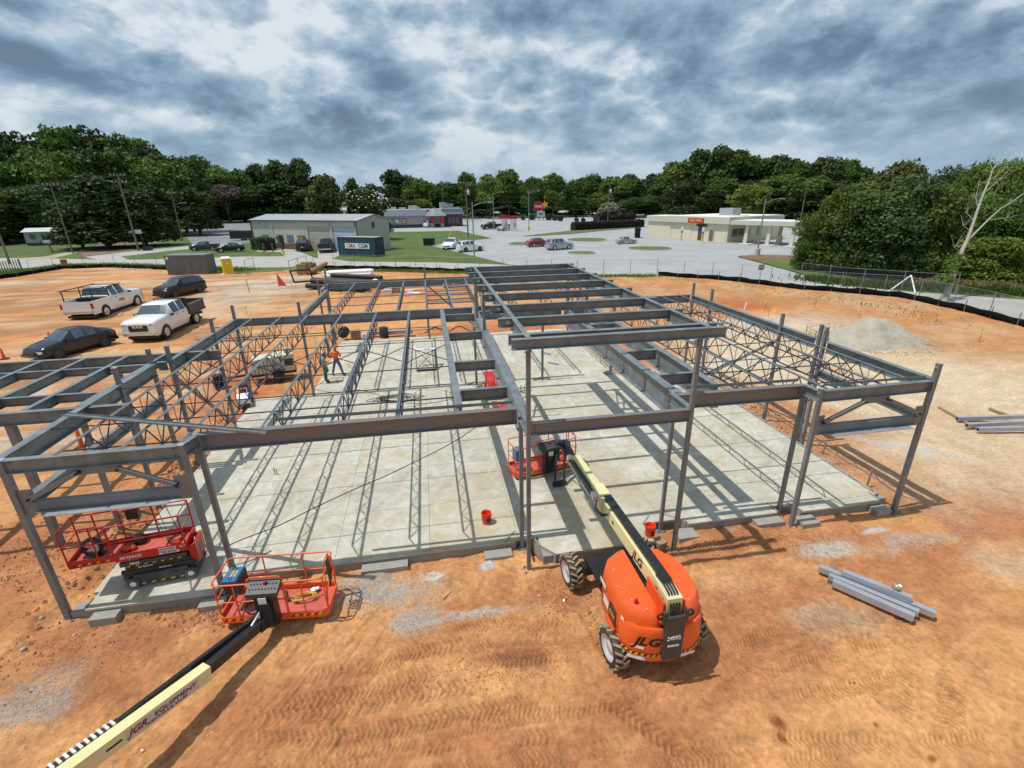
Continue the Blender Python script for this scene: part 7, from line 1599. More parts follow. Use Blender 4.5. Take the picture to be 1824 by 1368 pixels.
for (px, py, w_, h_, col, lab) in ((1175, 381, 22, 7, (.26, .085, .05), 'red brick house behind the far trees near the bank'), (1130, 378, 18, 6, (.36, .30, .24), 'pale low house among the trees behind the hedge')):
    x, y = gp(px, py); hh = thing('house', lab, 'house', (x, y, 0), -.1); s = MB(); s.rng(-w_/2, w_/2, 0, 9, 0, h_*.62); s.build('wall', mat('house_wall_%d' % int(col[0]*100), col, .9, 0, var=.1), hh)
    s = MB(); s.hexa([(-w_/2-.6, -.6, h_*.62), (w_/2+.6, -.6, h_*.62), (w_/2+.6, 9.6, h_*.62), (-w_/2-.6, 9.6, h_*.62), (-w_/2+1.5, 4.2, h_), (w_/2-1.5, 4.2, h_), (w_/2-1.5, 4.8, h_), (-w_/2+1.5, 4.8, h_)]); s.build('roof', mat('house_roof', (.12, .13, .12), .8), hh)
    for k in range(3): s = MB(); s.rng(-w_/2+2+w_*.3*k, -w_/2+3.6+w_*.3*k, -.05, 0, 1.2, 2.8); s.build('window', M['pane'], hh)
# power box tower beyond magnolia
# ================================================================== FENCES
def along_px(pts, step):
    P_ = [Vector((*gp(*p), 0)) if isinstance(p, tuple) and len(p) == 2 else Vector(p) for p in pts]; out_ = []; carry = 0
    for i in range(len(P_)-1):
        d = P_[i+1]-P_[i]; L_ = d.length; s0 = carry
        while s0 < L_: out_.append((P_[i]+d*(s0/L_), d.normalized())); s0 += step
        carry = s0-L_
    out_.append((P_[-1], (P_[-1]-P_[-2]).normalized())); return out_
def silt_fence(pts, label):
    r = thing('silt_fence', label, 'silt fence', (0, 0, 0)); A = along_px(pts, .55); rnd = random.Random(len(pts)*7); vs = []
    for i, (p, d) in enumerate(A):
        n_ = Vector((-d.y, d.x, 0)); top = .52+.05*math.sin(i*1.15)+rnd.uniform(-.03, .03); lean = .06*math.sin(i*.7)+rnd.uniform(-.04, .04)
        vs += [tuple(p+Vector((0, 0, -.15))), tuple(p+n_*lean*.5+Vector((0, 0, top*.5))), tuple(p+n_*lean+Vector((0, 0, top)))]
    s = MB(); s.add(vs, [(3*i, 3*i+3, 3*i+4, 3*i+1) for i in range(len(A)-1)]+[(3*i+1, 3*i+4, 3*i+5, 3*i+2) for i in range(len(A)-1)], 0, True); fo = s.build('fabric', M['silt'], r)
    fo.modifiers.new('thick', 'SOLIDIFY').thickness = .015
    base = None
    for i, (p, d) in enumerate(along_px(pts, 2.4)):
        if base is None: s = MB(); s.rng(-.025, .025, -.025, .025, -.2, .95); base = s.mesh('stake', [M['wood_grey']])
        link('stake', base, r, (p.x, p.y, 0), rnd.uniform(0, 2))
silt_fence(SITE_PX[2:7]+[(385, 484)], 'black silt fence along the left rear edge of the clay')
silt_fence([(545, 479), (600, 479), (700, 480.5), (860, 486.5)], 'black silt fence behind the frame, left of the raised roof')
silt_fence([(1172, 491.5)]+SITE_PX[13:]+[(46, 16, 0)], 'long black silt fence curving along the right edge of the clay')
def chain_fence(pts, label, h=1.9, step=3.4, mesh=True, spacing=.22):
    r = thing('chain_link_fence', label, 'fence', (0, 0, 0)); s = MB(); s.tube((0, 0, -.1), (0, 0, h), .035, 6); pm2 = s.mesh('post', [M['fence']])
    for p, d in along_px(pts, step): link('post', pm2, r, (p.x, p.y, 0))
    P_ = [Vector((*gp(*p), 0)) if len(p) == 2 else Vector(p) for p in pts]
    for i in range(len(P_)-1): s = MB(); s.tube(P_[i]+Vector((0, 0, h-.03)), P_[i+1]+Vector((0, 0, h-.03)), .014, 5); s.build('top_rail', M['fence'], r)
    if mesh:
        s = MB()
        A = along_px(pts, spacing)
        for i in range(0, len(A)-1):
            for sg in (-1, 1):
                k = int(h/spacing); j = i+sg*k
                if 0 <= j < len(A): a_, b2_ = A[i][0], A[j][0]; s.add([(a_.x, a_.y, 0), (a_.x+.012, a_.y, 0), (b2_.x+.012, b2_.y, h), (b2_.x, b2_.y, h)], [(0, 1, 2, 3)])
        s.build('wire_mesh', M['fence'], r, kind='stuff')
def up(pts, dy): return [(x, y-dy) for x, y in pts]
chain_fence([(560, 476), (700, 478), (860, 484), (1010, 489), (1172, 489), (1300, 498.5), (1420, 513.5), (1500, 519)], 'chain link fence with thin posts along the road behind the frame', mesh=False)
chain_fence([(1500, 519), (1600, 526), (1665, 540), (1740, 557), (1824, 580), (1950, 624)], 'chain link fence beside the leaning dead tree', mesh=True)
chain_fence([(1425, 497), (1500, 508), (1600, 516), (1700, 524.5)], 'chain link fence in front of the dense bushes at right', mesh=True)
chain_fence([(55, 487), (110, 477), (200, 474.5), (300, 479)], 'chain link fence behind the silt fence at the left', mesh=False, step=5)
# gate at the entrance
gt = thing('gate', 'open chain link gate leaf at the gravel entrance', 'gate', (0, 0, 0)); g0, g1_ = gp(518, 491), gp(548, 479)
s = MB(); g0v, g1v = Vector((*g0, 0)), Vector((*g1_, 0))
for z in (.1, 1.0, 1.95): s.tube(g0v+Vector((0, 0, z)), g1v+Vector((0, 0, z)), .035, 6)
for t in (0, .5, 1): p = g0v.lerp(g1v, t); s.tube(p+Vector((0, 0, .0)), p+Vector((0, 0, 2.0)), .04, 6)
s.tube(g0v+Vector((0, 0, .1)), g0v.lerp(g1v, .5)+Vector((0, 0, 1.95)), .025, 6); s.build('gate_frame', M['fence'], gt)
gt2 = thing('gate', 'gate leaf on the left side of the gravel entrance', 'gate', (0, 0, 0)); g0v, g1v = Vector((*gp(440, 490), 0)), Vector((*gp(455, 484), 0))
s = MB()
for z in (.1, 1.0, 1.95): s.tube(g0v+Vector((0, 0, z)), g1v+Vector((0, 0, z)), .035, 6)
for t in (0, 1): p = g0v.lerp(g1v, t); s.tube(p, p+Vector((0, 0, 2.0)), .04, 6)
s.build('gate_frame', M['fence'], gt2)
# old picket fence at the left edge
pf_ = thing('picket_fence', 'weathered wooden picket fence at the far left edge', 'fence', (0, 0, 0)); s = MB(); s.rng(-.07, .07, -.02, .02, 0, 1.7); pk_ = s.mesh('picket', [M['wood_grey']])
for p, d in along_px([(-60, 497), (0, 487), (40, 481)], .42): link('picket', pk_, pf_, (p.x, p.y, 0), math.atan2(d.y, d.x)+random.uniform(-.1, .1))
# white brace frame at the fence on the right
wb_ = thing('white_brace', 'white A-shaped brace leaning at the right fence', 'brace', (0, 0, 0)); ap = (*gp(1617, 512), 1.25); 
for q_ in ((1583, 520), (1630, 524)): s = MB(); s.bar(ap, (*gp(*q_), .05), .10, .10); s.build('leg', M['pvc'], wb_)
# ================================================================== SITE MATERIALS BEHIND THE FRAME
def bundle_pipes(a, b2_, n, r, m, label, z=.1, cat='pipe bundle', name='pipe_bundle'):
    p, q_ = Vector((*gp(*a), z)), Vector((*gp(*b2_), z)); d = (q_-p).normalized(); sd = Vector((-d.y, d.x, 0)); t = thing(name, label, cat, (0, 0, 0)); rnd = random.Random(n)
    rows = [n//2+1, n-n//2-1]; 
    for k, cnt in enumerate(rows):
        for i in range(cnt):
            o = sd*((i+.5*k)*2.05*r)+Vector((0, 0, r+k*1.75*r)); j = rnd.uniform(-.8, .8); s = MB(); s.tube(p+o+d*j, q_+o+d*j*(.5), r, 10); s.build('pipe', M[m], t)
bundle_pipes((584, 496), (662, 492), 9, .20, 'pvc', 'bundle of long white PVC pipes behind the left rear of the frame')
bundle_pipes((592, 503), (680, 508), 3, .27, 'pipe_black', 'black corrugated pipes lying behind the white pipe bundle')
bundle_pipes((545, 515), (645, 520), 5, .30, 'pipe_black', 'thick black corrugated pipes behind the left rear corner of the frame')
x, y = gp(540, 503); pl = thing('black_chair_rack', 'black open steel rack on the gravel by the pipes', 'rack', (x, y, 0), .3); pl.name = 'steel_rack'
for (a0, b0) in (((-1, 0, 0), (-1.3, 0, 1.6)), ((1.2, 0, 0), (1.0, 0, 1.6)), ((-1.3, 0, 1.5), (1.0, 0, 1.5)), ((-1, 0, .1), (1.2, 0, .1)), ((-1, 1.5, .1), (-1, 0, .1)), ((1.2, 1.5, .1), (1.2, 0, .1))): s = MB(); s.bar(a0, b0, .18, .18); s.build('bar', M['black'], pl)
for i, (px, py, w_, h_, m, lab) in enumerate(((540, 490, 1.2, 1.5, 'cardboard', 'left pale crate by the gate'), (549, 489, 1.3, 1.7, 'wood', 'middle wooden crate by the gate'), (556, 488, 1.2, 1.5, 'wood_grey', 'right grey crate by the gate'))):
    x, y = gp(px, py); s = MB(); s.rng(x-w_/2, x+w_/2, y-.5, y+.6, 0, h_); tag(s.build('crate', M[m]), lab, 'crate', 'crates by the gate')
s = MB(); p, q_ = gp(552, 491), gp(583, 484); s.tube((*p, .5), (*q_, 1.2), .28, 10); tag(s.build('brown_tube', M['wood']), 'thick brown cardboard tube leaning by the gate crates', 'tube')
x, y = gp(670, 512); s = MB(); s.sph((x, y, .5), .55, 12, 0, .9); tag(s.build('white_roll', M['hat']), 'white wrapped roll on the clay behind the rear beam', 'roll')
x, y = gp(676, 514); s = MB(); s.lathe([(.5, -.4), (.5, .4)], (x+.3, y-.3, .5), 16, 0, 'y'); tag(s.build('black_roll', M['pipe_black']), 'black coil beside the white wrapped roll', 'roll')
for i, (px, py, w_, m, lab) in enumerate(((697, 521, .9, 'decal', 'left white sack on the clay behind the rear beam'), (706, 522, .8, 'cardboard', 'tan sack beside the white one behind the rear beam'), (690, 524, .7, 'pvc', 'flat white board left of the sacks'), (737, 522, 1.6, 'pvc', 'right flat white board on the orange clay'), (728, 518, 1.2, 'pvc', 'left flat white board on the orange clay'), (720, 527, .9, 'decal', 'small white board nearest the rear beam'))):
    x, y = gp(px, py); s = MB(); h_ = .55 if 'sack' in lab else .08; s.box((x, y, h_/2), (w_, .5, h_), .3*(i % 3)-.5); tag(s.build('sack' if 'sack' in lab else 'board', M[m]), lab, 'sack' if 'sack' in lab else 'board', 'rubbish behind the rear beam')
for i, (px, py, w_, h_, m, lab) in enumerate(((612, 603, .75, .75, 'wire', 'dark wire spool with white trim behind the slab'), (633, 603, .7, .6, 'wood', 'rust-brown box behind the slab'), (650, 603, .6, .35, 'hat', 'low white bag behind the slab'), (684, 603, .45, .8, 'black', 'black upright bin behind the slab edge'))):
    x, y = gp(px, py); s = MB()
    if i == 0: s.lathe([(.38, -.3), (.38, -.25), (.25, -.25), (.25, .25), (.38, .25), (.38, .3)], (x, y+.4, .38), 18, 0, 'y')
    else: s.box((x, y+.4, h_/2-.05), (w_, .5, h_), .2*i)
    tag(s.build(('wire_spool', 'wooden_box', 'bag', 'bin')[i], M[m]), lab, ('spool', 'box', 'bag', 'bin')[i])
s = MB(); p, q_ = gp(655, 597), gp(735, 594); s.bar((*p, .15), (*q_, .15), .35, .25); tag(s.build('grey_beam', M['galv']), 'grey steel member lying along the rear slab edge', 'steel beam')
for i, (px, py) in enumerate(((757, 594), (800, 592), (1030, 586))):
    a0 = gp(px, py); b0 = gp(px+45, py-2); cord('black_hose', ('left', 'middle', 'right')[i]+' black hose snaking over the clay behind the slab', [(*a0, .05), (a0[0]+.8, a0[1]+.5, .3), (a0[0]+1.6, a0[1]-.2, .05), (*b0, .1)], .045, cat='hose')
x, y = gp(100, 776); 
# mailbox etc.
x, y = gp(95, 451); mbx = thing('mailbox', 'mailbox on a wooden post by the side street at the left', 'mailbox', (x, y, 0)); s = MB(); s.bar((0, 0, 0), (-.4, 0, 2.2), .25, .2, 0, (0, 1, 0)); s.build('post', M['wood_grey'], mbx); s = MB(); s.rng(-1.0, .2, -.3, .3, 2.1, 2.7); s.build('box', M['rim'], mbx)
x, y = gp(262, 446); gl = thing('basketball_hoop', 'portable basketball hoop with black base near the leaning pole', 'basketball hoop', (x, y, 0)); s = MB(); s.bar((0, 0, 0), (-.6, 0, 3.8), .15, .15, 0, (0, 1, 0)); s.build('pole', M['black'], gl); s = MB(); s.rng(-.6, 1.0, -.5, .5, 0, .8); s.build('base', M['black'], gl); s = MB(); s.rng(-1.3, .2, -.7, -.6, 3.6, 4.4); s.build('backboard', M['rim'], gl)
x, y = gp(116, 474); s = MB(); s.rng(-.5, .5, -.03, .03, .4, 1.1); s.rng(-.03, .03, -.03, .03, 0, .4); o = s.build('orange_sign', M['cone']); o.location = (x, y, 0); tag(o, 'small orange sign standing behind the left silt fence', 'sign')
x, y = gp(1352, 503); ss = thing('small_sign', 'small tan sign on a thin post beside the lot exit', 'sign', (x, y, 0)); s = MB(); s.tube((0, 0, 0), (0, 0, 1.9), .03, 6); s.build('post', M['fence'], ss); s = MB(); s.rng(-.35, .35, -.03, .03, 1.4, 2.0); s.build('panel', mat('sign_tan', (.30, .26, .20), .7), ss)
# ================================================================== POLES AND WIRES
def pole_at(px, py, topy, label, arms=1, r=.17, lamp=None, trans=False, group='utility poles'):
    x, y = gp(px, py); hy = None; D = (RC.T@np.array([x, y, -CAMZ]))
    # height from the surveyed top row
    lo, hi = 2.0, 40.0
    for _ in range(40):
        m_ = (lo+hi)/2; c_ = RC.T@np.array([x, y, m_-CAMZ]); yy = 684+863*c_[1]/c_[2]
        if yy > topy: lo = m_
        else: hi = m_
    h = lo; t = thing('utility_pole' if lamp != 'only' else 'street_lamp', label, 'utility pole' if lamp != 'only' else 'street lamp', (x, y, 0), 0, group if lamp != 'only' else 'street lamps')
    s = MB(); s.tube((0, 0, -.2), (0, 0, h), r, 10, 0, r*.65); s.build('pole', M['pole'] if lamp != 'only' else M['fence'], t)
    for k in range(arms):
        z = h-.5-1.3*k; s = MB(); s.bar((-1.5, 0, z), (1.5, 0, z), .14, .16); ca = s.build('cross_arm', M['pole'], t)
        for xx in (-1.35, -.6, .6, 1.35): s = MB(); s.lathe([(.05, 0), (.09, .08), (.09, .2), (.03, .28)], (xx, 0, z+.08), 8); s.build('insulator', M['rim'], ca)
    if trans: s = MB(); s.lathe([(.28, 0), (.32, .1), (.32, 1.0), (.2, 1.15)], (.5, 0, h-3.2), 14); s.build('transformer', M['rim'], t)
    if lamp:
        z = h-.3 if lamp == 'only' else h*.78; s = MB(); s.path([(0, 0, z-.4), (.8, 0, z-.05), (2.0, 0, z+.25), (2.7, 0, z+.3)], .05, 6); la = s.build('lamp_arm', M['fence'], t); s = MB(); s.box((3.0, 0, z+.27), (.8, .32, .16)); s.build('lamp_head', M['rim'], la)
    return t, (x, y, h)
PLS = {}
for k, px, py, ty, lab, ar, lm, tr in [('a', 247, 447, 308, 'leaning brown utility pole between the hoop and the side street', 2, None, False), ('b', 130, 451, 325, 'thinner utility pole left of the side street', 1, None, False), ('c', 325, 425, 345, 'wooden pole with lamp arm at the left lot', 0, 1, False),
    ('d', 834, 423, 323, 'dark utility pole with transformer beside the lamp post', 1, None, True), ('e', 1082, 405, 325, 'utility pole with transformer standing in the long hedge', 1, None, True), ('f', 1425, 398, 323, 'tall utility pole with crossarm between the canopy and bushes', 1, 1, False),
    ('g', 457, 392, 335, 'far utility pole left of the cream building', 1, None, False), ('h', 791, 392, 326, 'utility pole behind the restaurant roof', 1, None, False), ('i', 1207, 388, 335, 'utility pole behind the bank roof', 2, None, False), ('k', 18, 470, 372, 'short pole at the far left edge', 0, None, False), ('l', 1353, 390, 343, 'thin utility pole behind the round tree', 1, None, False)]:
    PLS[k] = pole_at(px, py, ty, lab, ar, .20 if k != 'b' else .15, lm, tr)[1]
for px, py, ty, lab in ((845, 458, 360, 'tall grey street lamp at the lawn corner'), (942, 411, 340, 'lamp on a yellow footed post near the kiosks'), (880, 411, 342, 'slim lamp by the left kiosk'), (463, 393, 340, 'thin street lamp beside the far utility pole'), (1348, 455, 354, 'tall black lamp with concrete foot in the mulch bed'), (768, 392, 340, 'far street lamp behind the restaurant')):
    t, (x, y, h) = pole_at(px, py, ty, lab, 0, .13, 'only')
    if 'yellow' in lab: s = MB(); s.rng(-.3, .3, -.3, .3, 0, 1.2); s.build('yellow_guard', M['yellow'], t)
    if 'concrete' in lab: s = MB(); s.lathe([(.45, 0), (.45, 1.1)], (0, 0, 0), 14); s.build('concrete_foot', M['kerb'], t)
for (px, py, tx, ty, lab) in ((1062, 400, 1067, 386, 'yellow guy wire guard left of the hedge pole'), (799, 424, 807, 409, 'yellow guy wire guard on the lawn before the restaurant')):
    p, q_ = gp(px, py), gp(px, py); s = MB(); s.tube((*p, 0), (p[0]+1.5, p[1]+.5, 3.0), .09, 6); tag(s.build('guy_guard', M['yellow']), lab, 'guy wire')
def wire(a, b2_, dz0=0, dz1=0, off=0, sag=.02, r=.028, n=14):
    p, q_ = Vector(a)+Vector((off, 0, dz0)), Vector(b2_)+Vector((off, 0, dz1)); L_ = (q_-p).length; pts = []
    for i in range(n+1): t = i/n; c = p.lerp(q_, t); pts.append((c.x, c.y, c.z-4*sag*L_*t*(1-t)))
    s = MB(); s.path(pts, r, 4); return s
wires = thing('overhead_wires', 'dark power lines strung between the utility poles across the background', 'power lines', (0, 0, 0))
far_l = (-230, 190, 17); far_r = (230, 215, 19)
for a, b2_, dz, sg in [('b', 'a', 0, .01), ('a', 'g', 0, .015), ('g', 'h', 0, .012), ('h', 'd', 0, .012), ('d', 'e', 0, .018), ('e', 'f', 0, .018), ('e', 'i', 0, .015), ('i', 'l', 0, .015)]:
    for off, z0 in ((-1.3, -.2), (1.3, -.2), (.2, -3.0), (0, -4.6)): wire(PLS[a], PLS[b2_], z0, z0, off, sg, .034).build('wire', M['wire'], wires)
for off, z0 in ((-1.3, -.2), (1.3, -.2), (0, -3.4)):
    wire(far_l, PLS['b'], z0, z0, off, .02, .036).build('wire', M['wire'], wires); wire(PLS['f'], far_r, z0, z0, off, .01, .034).build('wire', M['wire'], wires)
# ================================================================== TREES
def leaf_mat(name, c1, c2, tr=.25):
    m = bpy.data.materials.new(name); m.use_nodes = True; t = m.node_tree; b = t.nodes['Principled BSDF']; b.inputs['Roughness'].default_value = .6; b.inputs['Specular IOR Level'].default_value = .3
    ge = t.nodes.new('ShaderNodeNewGeometry'); oi = t.nodes.new('ShaderNodeObjectInfo'); r = t.nodes.new('ShaderNodeValToRGB'); r.color_ramp.elements[0].color = (*c1, 1); r.color_ramp.elements[1].color = (*c2, 1)
    tc_ = t.nodes.new('ShaderNodeTexCoord'); n = t.nodes.new('ShaderNodeTexNoise'); n.inputs['Scale'].default_value = .35; n.inputs['Detail'].default_value = 2; t.links.new(tc_.outputs['Object'], n.inputs[0])
    ad = t.nodes.new('ShaderNodeMath'); ad.operation = 'MULTIPLY_ADD'; t.links.new(ge.outputs['Random Per Island'], ad.inputs[0]); ad.inputs[1].default_value = .5; t.links.new(n.outputs[0], ad.inputs[2])
    a2 = t.nodes.new('ShaderNodeMath'); a2.operation = 'SUBTRACT'; t.links.new(ad.outputs[0], a2.inputs[0]); a2.inputs[1].default_value = .25; t.links.new(a2.outputs[0], r.inputs[0])
    mr = t.nodes.new('ShaderNodeMapRange'); t.links.new(oi.outputs['Random'], mr.inputs[0]); mr.inputs[3].default_value = .78; mr.inputs[4].default_value = 1.45
    hs = t.nodes.new('ShaderNodeHueSaturation'); t.links.new(mr.outputs[0], hs.inputs['Value']); mh = t.nodes.new('ShaderNodeMapRange'); mo_ = t.nodes.new('ShaderNodeMath'); mo_.operation = 'FRACT'; m7 = t.nodes.new('ShaderNodeMath'); m7.operation = 'MULTIPLY'; m7.inputs[1].default_value = 7.3; t.links.new(oi.outputs['Random'], m7.inputs[0]); t.links.new(m7.outputs[0], mo_.inputs[0]); t.links.new(mo_.outputs[0], mh.inputs[0]); mh.inputs[3].default_value = .475; mh.inputs[4].default_value = .515; t.links.new(mh.outputs[0], hs.inputs['Hue']); t.links.new(r.outputs[0], hs.inputs['Color']); t.links.new(hs.outputs[0], b.inputs['Base Color'])
    tl = t.nodes.new('ShaderNodeBsdfTranslucent'); t.links.new(hs.outputs[0], tl.inputs[0]); mx = t.nodes.new('ShaderNodeMixShader'); mx.inputs[0].default_value = tr; o = t.nodes['Material Output']
    t.links.new(b.outputs[0], mx.inputs[1]); t.links.new(tl.outputs[0], mx.inputs[2]); t.links.new(mx.outputs[0], o.inputs[0]); return m
LM = [leaf_mat('leaves_mid', (.045, .085, .014), (.115, .185, .032), .3), leaf_mat('leaves_dark', (.024, .050, .012), (.070, .105, .026), .2), leaf_mat('leaves_light', (.080, .145, .020), (.170, .245, .046), .35), leaf_mat('leaves_russet', (.055, .048, .030), (.105, .082, .05)), leaf_mat('leaves_blossom', (.035, .06, .018), (.36, .38, .26)), leaf_mat('leaves_magnolia', (.030, .052, .010), (.125, .135, .035), .15), leaf_mat('leaves_hedge', (.035, .026, .018), (.060, .050, .028), .1), leaf_mat('leaves_bluegreen', (.032, .066, .018), (.085, .140, .044))]
M['bark'] = mat('bark', (.10, .085, .07), .9, 0, var=.3, vscale=4, bump=.4, bscale=8, stretch=(4, 4, 1)); M['bark_pale'] = mat('dead_bark', (.36, .33, .29), .85, 0, var=.2, vscale=5, stretch=(3, 3, 1))
rs_ = np.random.RandomState(5)
def leaf_quads(P, N, size, rs, asp=.75):
    """one bent leaf cluster (a quad) per point"""
    n = len(P); r = rs.normal(size=(n, 3)); nn = N*.9+r*.75; nn /= np.linalg.norm(nn, axis=1)[:, None]+1e-9
    t = np.cross(nn, rs.normal(size=(n, 3))); t /= np.linalg.norm(t, axis=1)[:, None]+1e-9; b = np.cross(nn, t); s = size*rs.uniform(.4, 1.0, (n, 1))**1.0*1.55*rs.choice([.7, 1.0, 1.15], (n, 1))
    v = np.stack([P-t*s*.5, P-b*s*.5*asp+nn*s*.12, P+t*s*.5, P+b*s*.5*asp+nn*s*.12], 1).reshape(-1, 3); return v
def quads_mesh(name, V, m, extra=None):
    me = bpy.data.meshes.new(name); n = len(V)//4; me.vertices.add(len(V)); me.vertices.foreach_set('co', V.astype(np.float32).ravel()); me.loops.add(n*4); me.loops.foreach_set('vertex_index', np.arange(n*4, dtype=np.int32)); me.polygons.add(n); me.polygons.foreach_set('loop_start', np.arange(0, n*4, 4, dtype=np.int32)); me.update(calc_edges=True); me.materials.append(m); return me
def crown_points(seed, n, R_=1.0, blobs=13, shape='round', zs=1.0, low=False):
    """unit crown roughly radius 1, centred on 0, z in -1..1; returns points, outward normals and blob centres"""
    rs = np.random.RandomState(seed); C_ = []
    for i in range(blobs):
        th = rs.uniform(0, 2*PI); z = rs.uniform(-.85, .9)
        if shape == 'cone': rad = (.95-.75*(z+.85)/1.75)*rs.uniform(.35, .75)
        elif shape == 'flat': rad = math.sqrt(max(0, 1-z*z*.6))*rs.uniform(.35, .8)
        else: rad = math.sqrt(max(0, 1-z*z))*rs.uniform(.35, .72)
        C_.append((rad*math.cos(th), rad*math.sin(th), z*.72, rs.uniform(.26, .46)*(.75 if z > .5 else 1)))
    if low:
        for i in range(9): a = 2*PI*i/9+seed; C_.append((.62*math.cos(a), .62*math.sin(a), -.78, .34))
        C_.append((0, 0, -.7, .5))
    C_.append((0, 0, 0, .55)); C_.append((0, 0, .45, .42)); C_ = np.array(C_); w = C_[:, 3]**2; w /= w.sum(); k = rs.choice(len(C_), n, p=w); d = rs.normal(size=(n, 3)); d /= np.linalg.norm(d, axis=1)[:, None]; d[:, 2] = np.where(d[:, 2] < -.4, -d[:, 2]*.6, d[:, 2])
    lump = 1+.20*np.sin(d[:, 0]*7+k*1.7)*np.sin(d[:, 1]*6+k)+.12*np.sin(d[:, 2]*11+k*2.1)
    rr = C_[k, 3]*lump*(1-np.abs(rs.normal(0, .13, n))); P = C_[k, :3]+d*rr[:, None]; return P, d, C_
def tree_proto(seed, kind, n, leaf, H_, W_, shape='round', trunk=.28, low=False, blobs=13):
    """meshes of a tree of height H_ and crown width W_ (metres)"""
    P, N, C_ = crown_points(seed, n, blobs=blobs, shape=shape, low=trunk < .07); zc = H_*(.5+.5*trunk); hz_ = H_*(1-trunk)/2/1.08; S = np.array([W_/2/1.08, W_/2/1.08, hz_]); P = P*S+np.array([0, 0, zc]); rs = np.random.RandomState(seed+9)
    V = leaf_quads(P, N, leaf, rs); cm = quads_mesh('crown', V, LM[kind]); s = MB(); s.tube((0, 0, -.3), (0, 0, H_*trunk+H_*.12), .020*H_+.08, 9, 0, .013*H_+.04)
    for i in range(6):
        c = C_[i]; s.tube((0, 0, H_*trunk*(.7+.3*random.random())), (c[0]*S[0], c[1]*S[1], zc+c[2]*S[2]), .009*H_, 6, 0, .003*H_)
    s.tube((0, 0, H_*(trunk+.1)), (0, 0, zc+hz_*.6), .012*H_, 7, 0, .004*H_); tm = s.mesh('trunk', [M['bark']]); return cm, tm, H_, W_
PR = {}
for k, (kind, n, leaf, shape, tr) in enumerate([(0, 11000, .70, 'round', .08), (0, 11000, .70, 'flat', .10), (1, 11000, .68, 'round', .06), (2, 10000, .70, 'round', .12), (2, 10000, .70, 'flat', .14), (1, 13000, .60, 'cone', .01), (3, 5000, .7, 'flat', .3), (5, 9000, .75, 'round', .05), (7, 9000, .8, 'round', .2)]):
    PR.setdefault(kind if shape != 'cone' else 'cone', []).append(tree_proto(100+k*7, kind, n, leaf, 20, 15, shape, tr, blobs=15))
PR['near_dark'] = [tree_proto(501, 7, 30000, .32, 15, 13, 'round', .01, blobs=28), tree_proto(502, 0, 30000, .32, 15, 13, 'round', .01, blobs=28)]
PR['near_light'] = [tree_proto(503, 2, 18000, .34, 14, 11, 'round', .03, blobs=22)]
PR['near_mag'] = [tree_proto(504, 5, 15000, .42, 14, 12, 'round', .1, blobs=20)]
PR[4] = [tree_proto(505, 4, 6000, .6, 9, 11, 'round', .15)]
def cam_depth(x, y, z=0): return float((RC.T@np.array([x, y, z-CAMZ]))[2])
def height_for(x, y, topy):
    lo, hi = .3, 70
    for _ in range(40):
        m_ = (lo+hi)/2; c_ = RC.T@np.array([x, y, m_-CAMZ]); yy = 684+863*c_[1]/c_[2]
        if yy > topy: lo = m_
        else: hi = m_
    return lo
def dir_at(px, D):
    hy = 355.5-.0159*(px-912); r = RC@np.array([px-912.0, hy-684.0, 863.0]); d = Vector((r[0], r[1])).normalized(); return d.x*D, d.y*D
TREES = 0; rt = random.Random(42)
def tree_at(px, topy, wpx, D, kind, label, group='trees beyond the lots', name='tree', cat='tree', zs=None):
    global TREES
    x, y = dir_at(px, D); h = height_for(x, y, topy+3); w = wpx*cam_depth(x, y, 8)/863.0*1.12; w = min(w, D*.35)
    pr = rt.choice(PR[kind]); cm, tm, H_, W_ = pr; t = thing(name, label, cat, (x, y, -.05), rt.uniform(0, 6.28), group); t.scale = (w/W_, w/W_, h/H_); link('crown', cm, t); link('trunk', tm, t); TREES += 1; return t
GL = 'trees at the left behind the side street'; GC = 'trees behind the far lots'; GR = 'tall trees behind the bank'; GB = 'bushes and trees beyond the right fence'
ordn = ['first', 'second', 'third', 'fourth', 'fifth', 'sixth', 'seventh', 'eighth', 'ninth', 'tenth', 'eleventh', 'twelfth', 'thirteenth', 'fourteenth', 'fifteenth', 'sixteenth', 'seventeenth', 'eighteenth', 'nineteenth', 'twentieth', 'twenty-first', 'twenty-second', 'twenty-third', 'twenty-fourth']
def row(items, D, grp, fmt):
    for i, (px, ty, w, k) in enumerate(items): tree_at(px, ty, w, D+rt.uniform(-6, 6), k, fmt % ordn[i], grp)
row([(-130, 200, 130, 0), (-50, 225, 120, 2 if False else 1), (15, 232, 110, 0), (72, 214, 95, 1), (132, 199, 115, 0), (188, 203, 110, 1), (238, 216, 110, 0), (288, 240, 105, 1), (336, 268, 80, 0)], 222, GL, '%s from the left in the tall back row of the left wood')
row([(-80, 270, 120, 0), (-10, 280, 100, 1), (50, 268, 100, 0), (112, 250, 110, 0), (172, 246, 110, 1), (226, 244, 115, 0), (282, 262, 105, 0), (322, 290, 90, 8 if False else 0)], 208, GL, '%s from the left in the middle row of the left wood')
row([(-60, 330, 120, 1), (10, 320, 100, 0), (75, 320, 85, 7), (262, 318, 90, 1), (305, 325, 95, 0), (345, 322, 80, 1)], 196, GL, '%s from the left in the low front row of the left wood')
tree_at(172, 292, 165, 152, 'cone', 'big dark spreading cedar between the two leaning poles', GL, 'cedar_tree'); tree_at(240, 325, 120, 152, 'cone', 'smaller dark cedar right behind the tall leaning pole', GL, 'cedar_tree'); tree_at(125, 330, 80, 158, 'cone', 'dark cedar behind the thinner left pole', GL, 'cedar_tree')
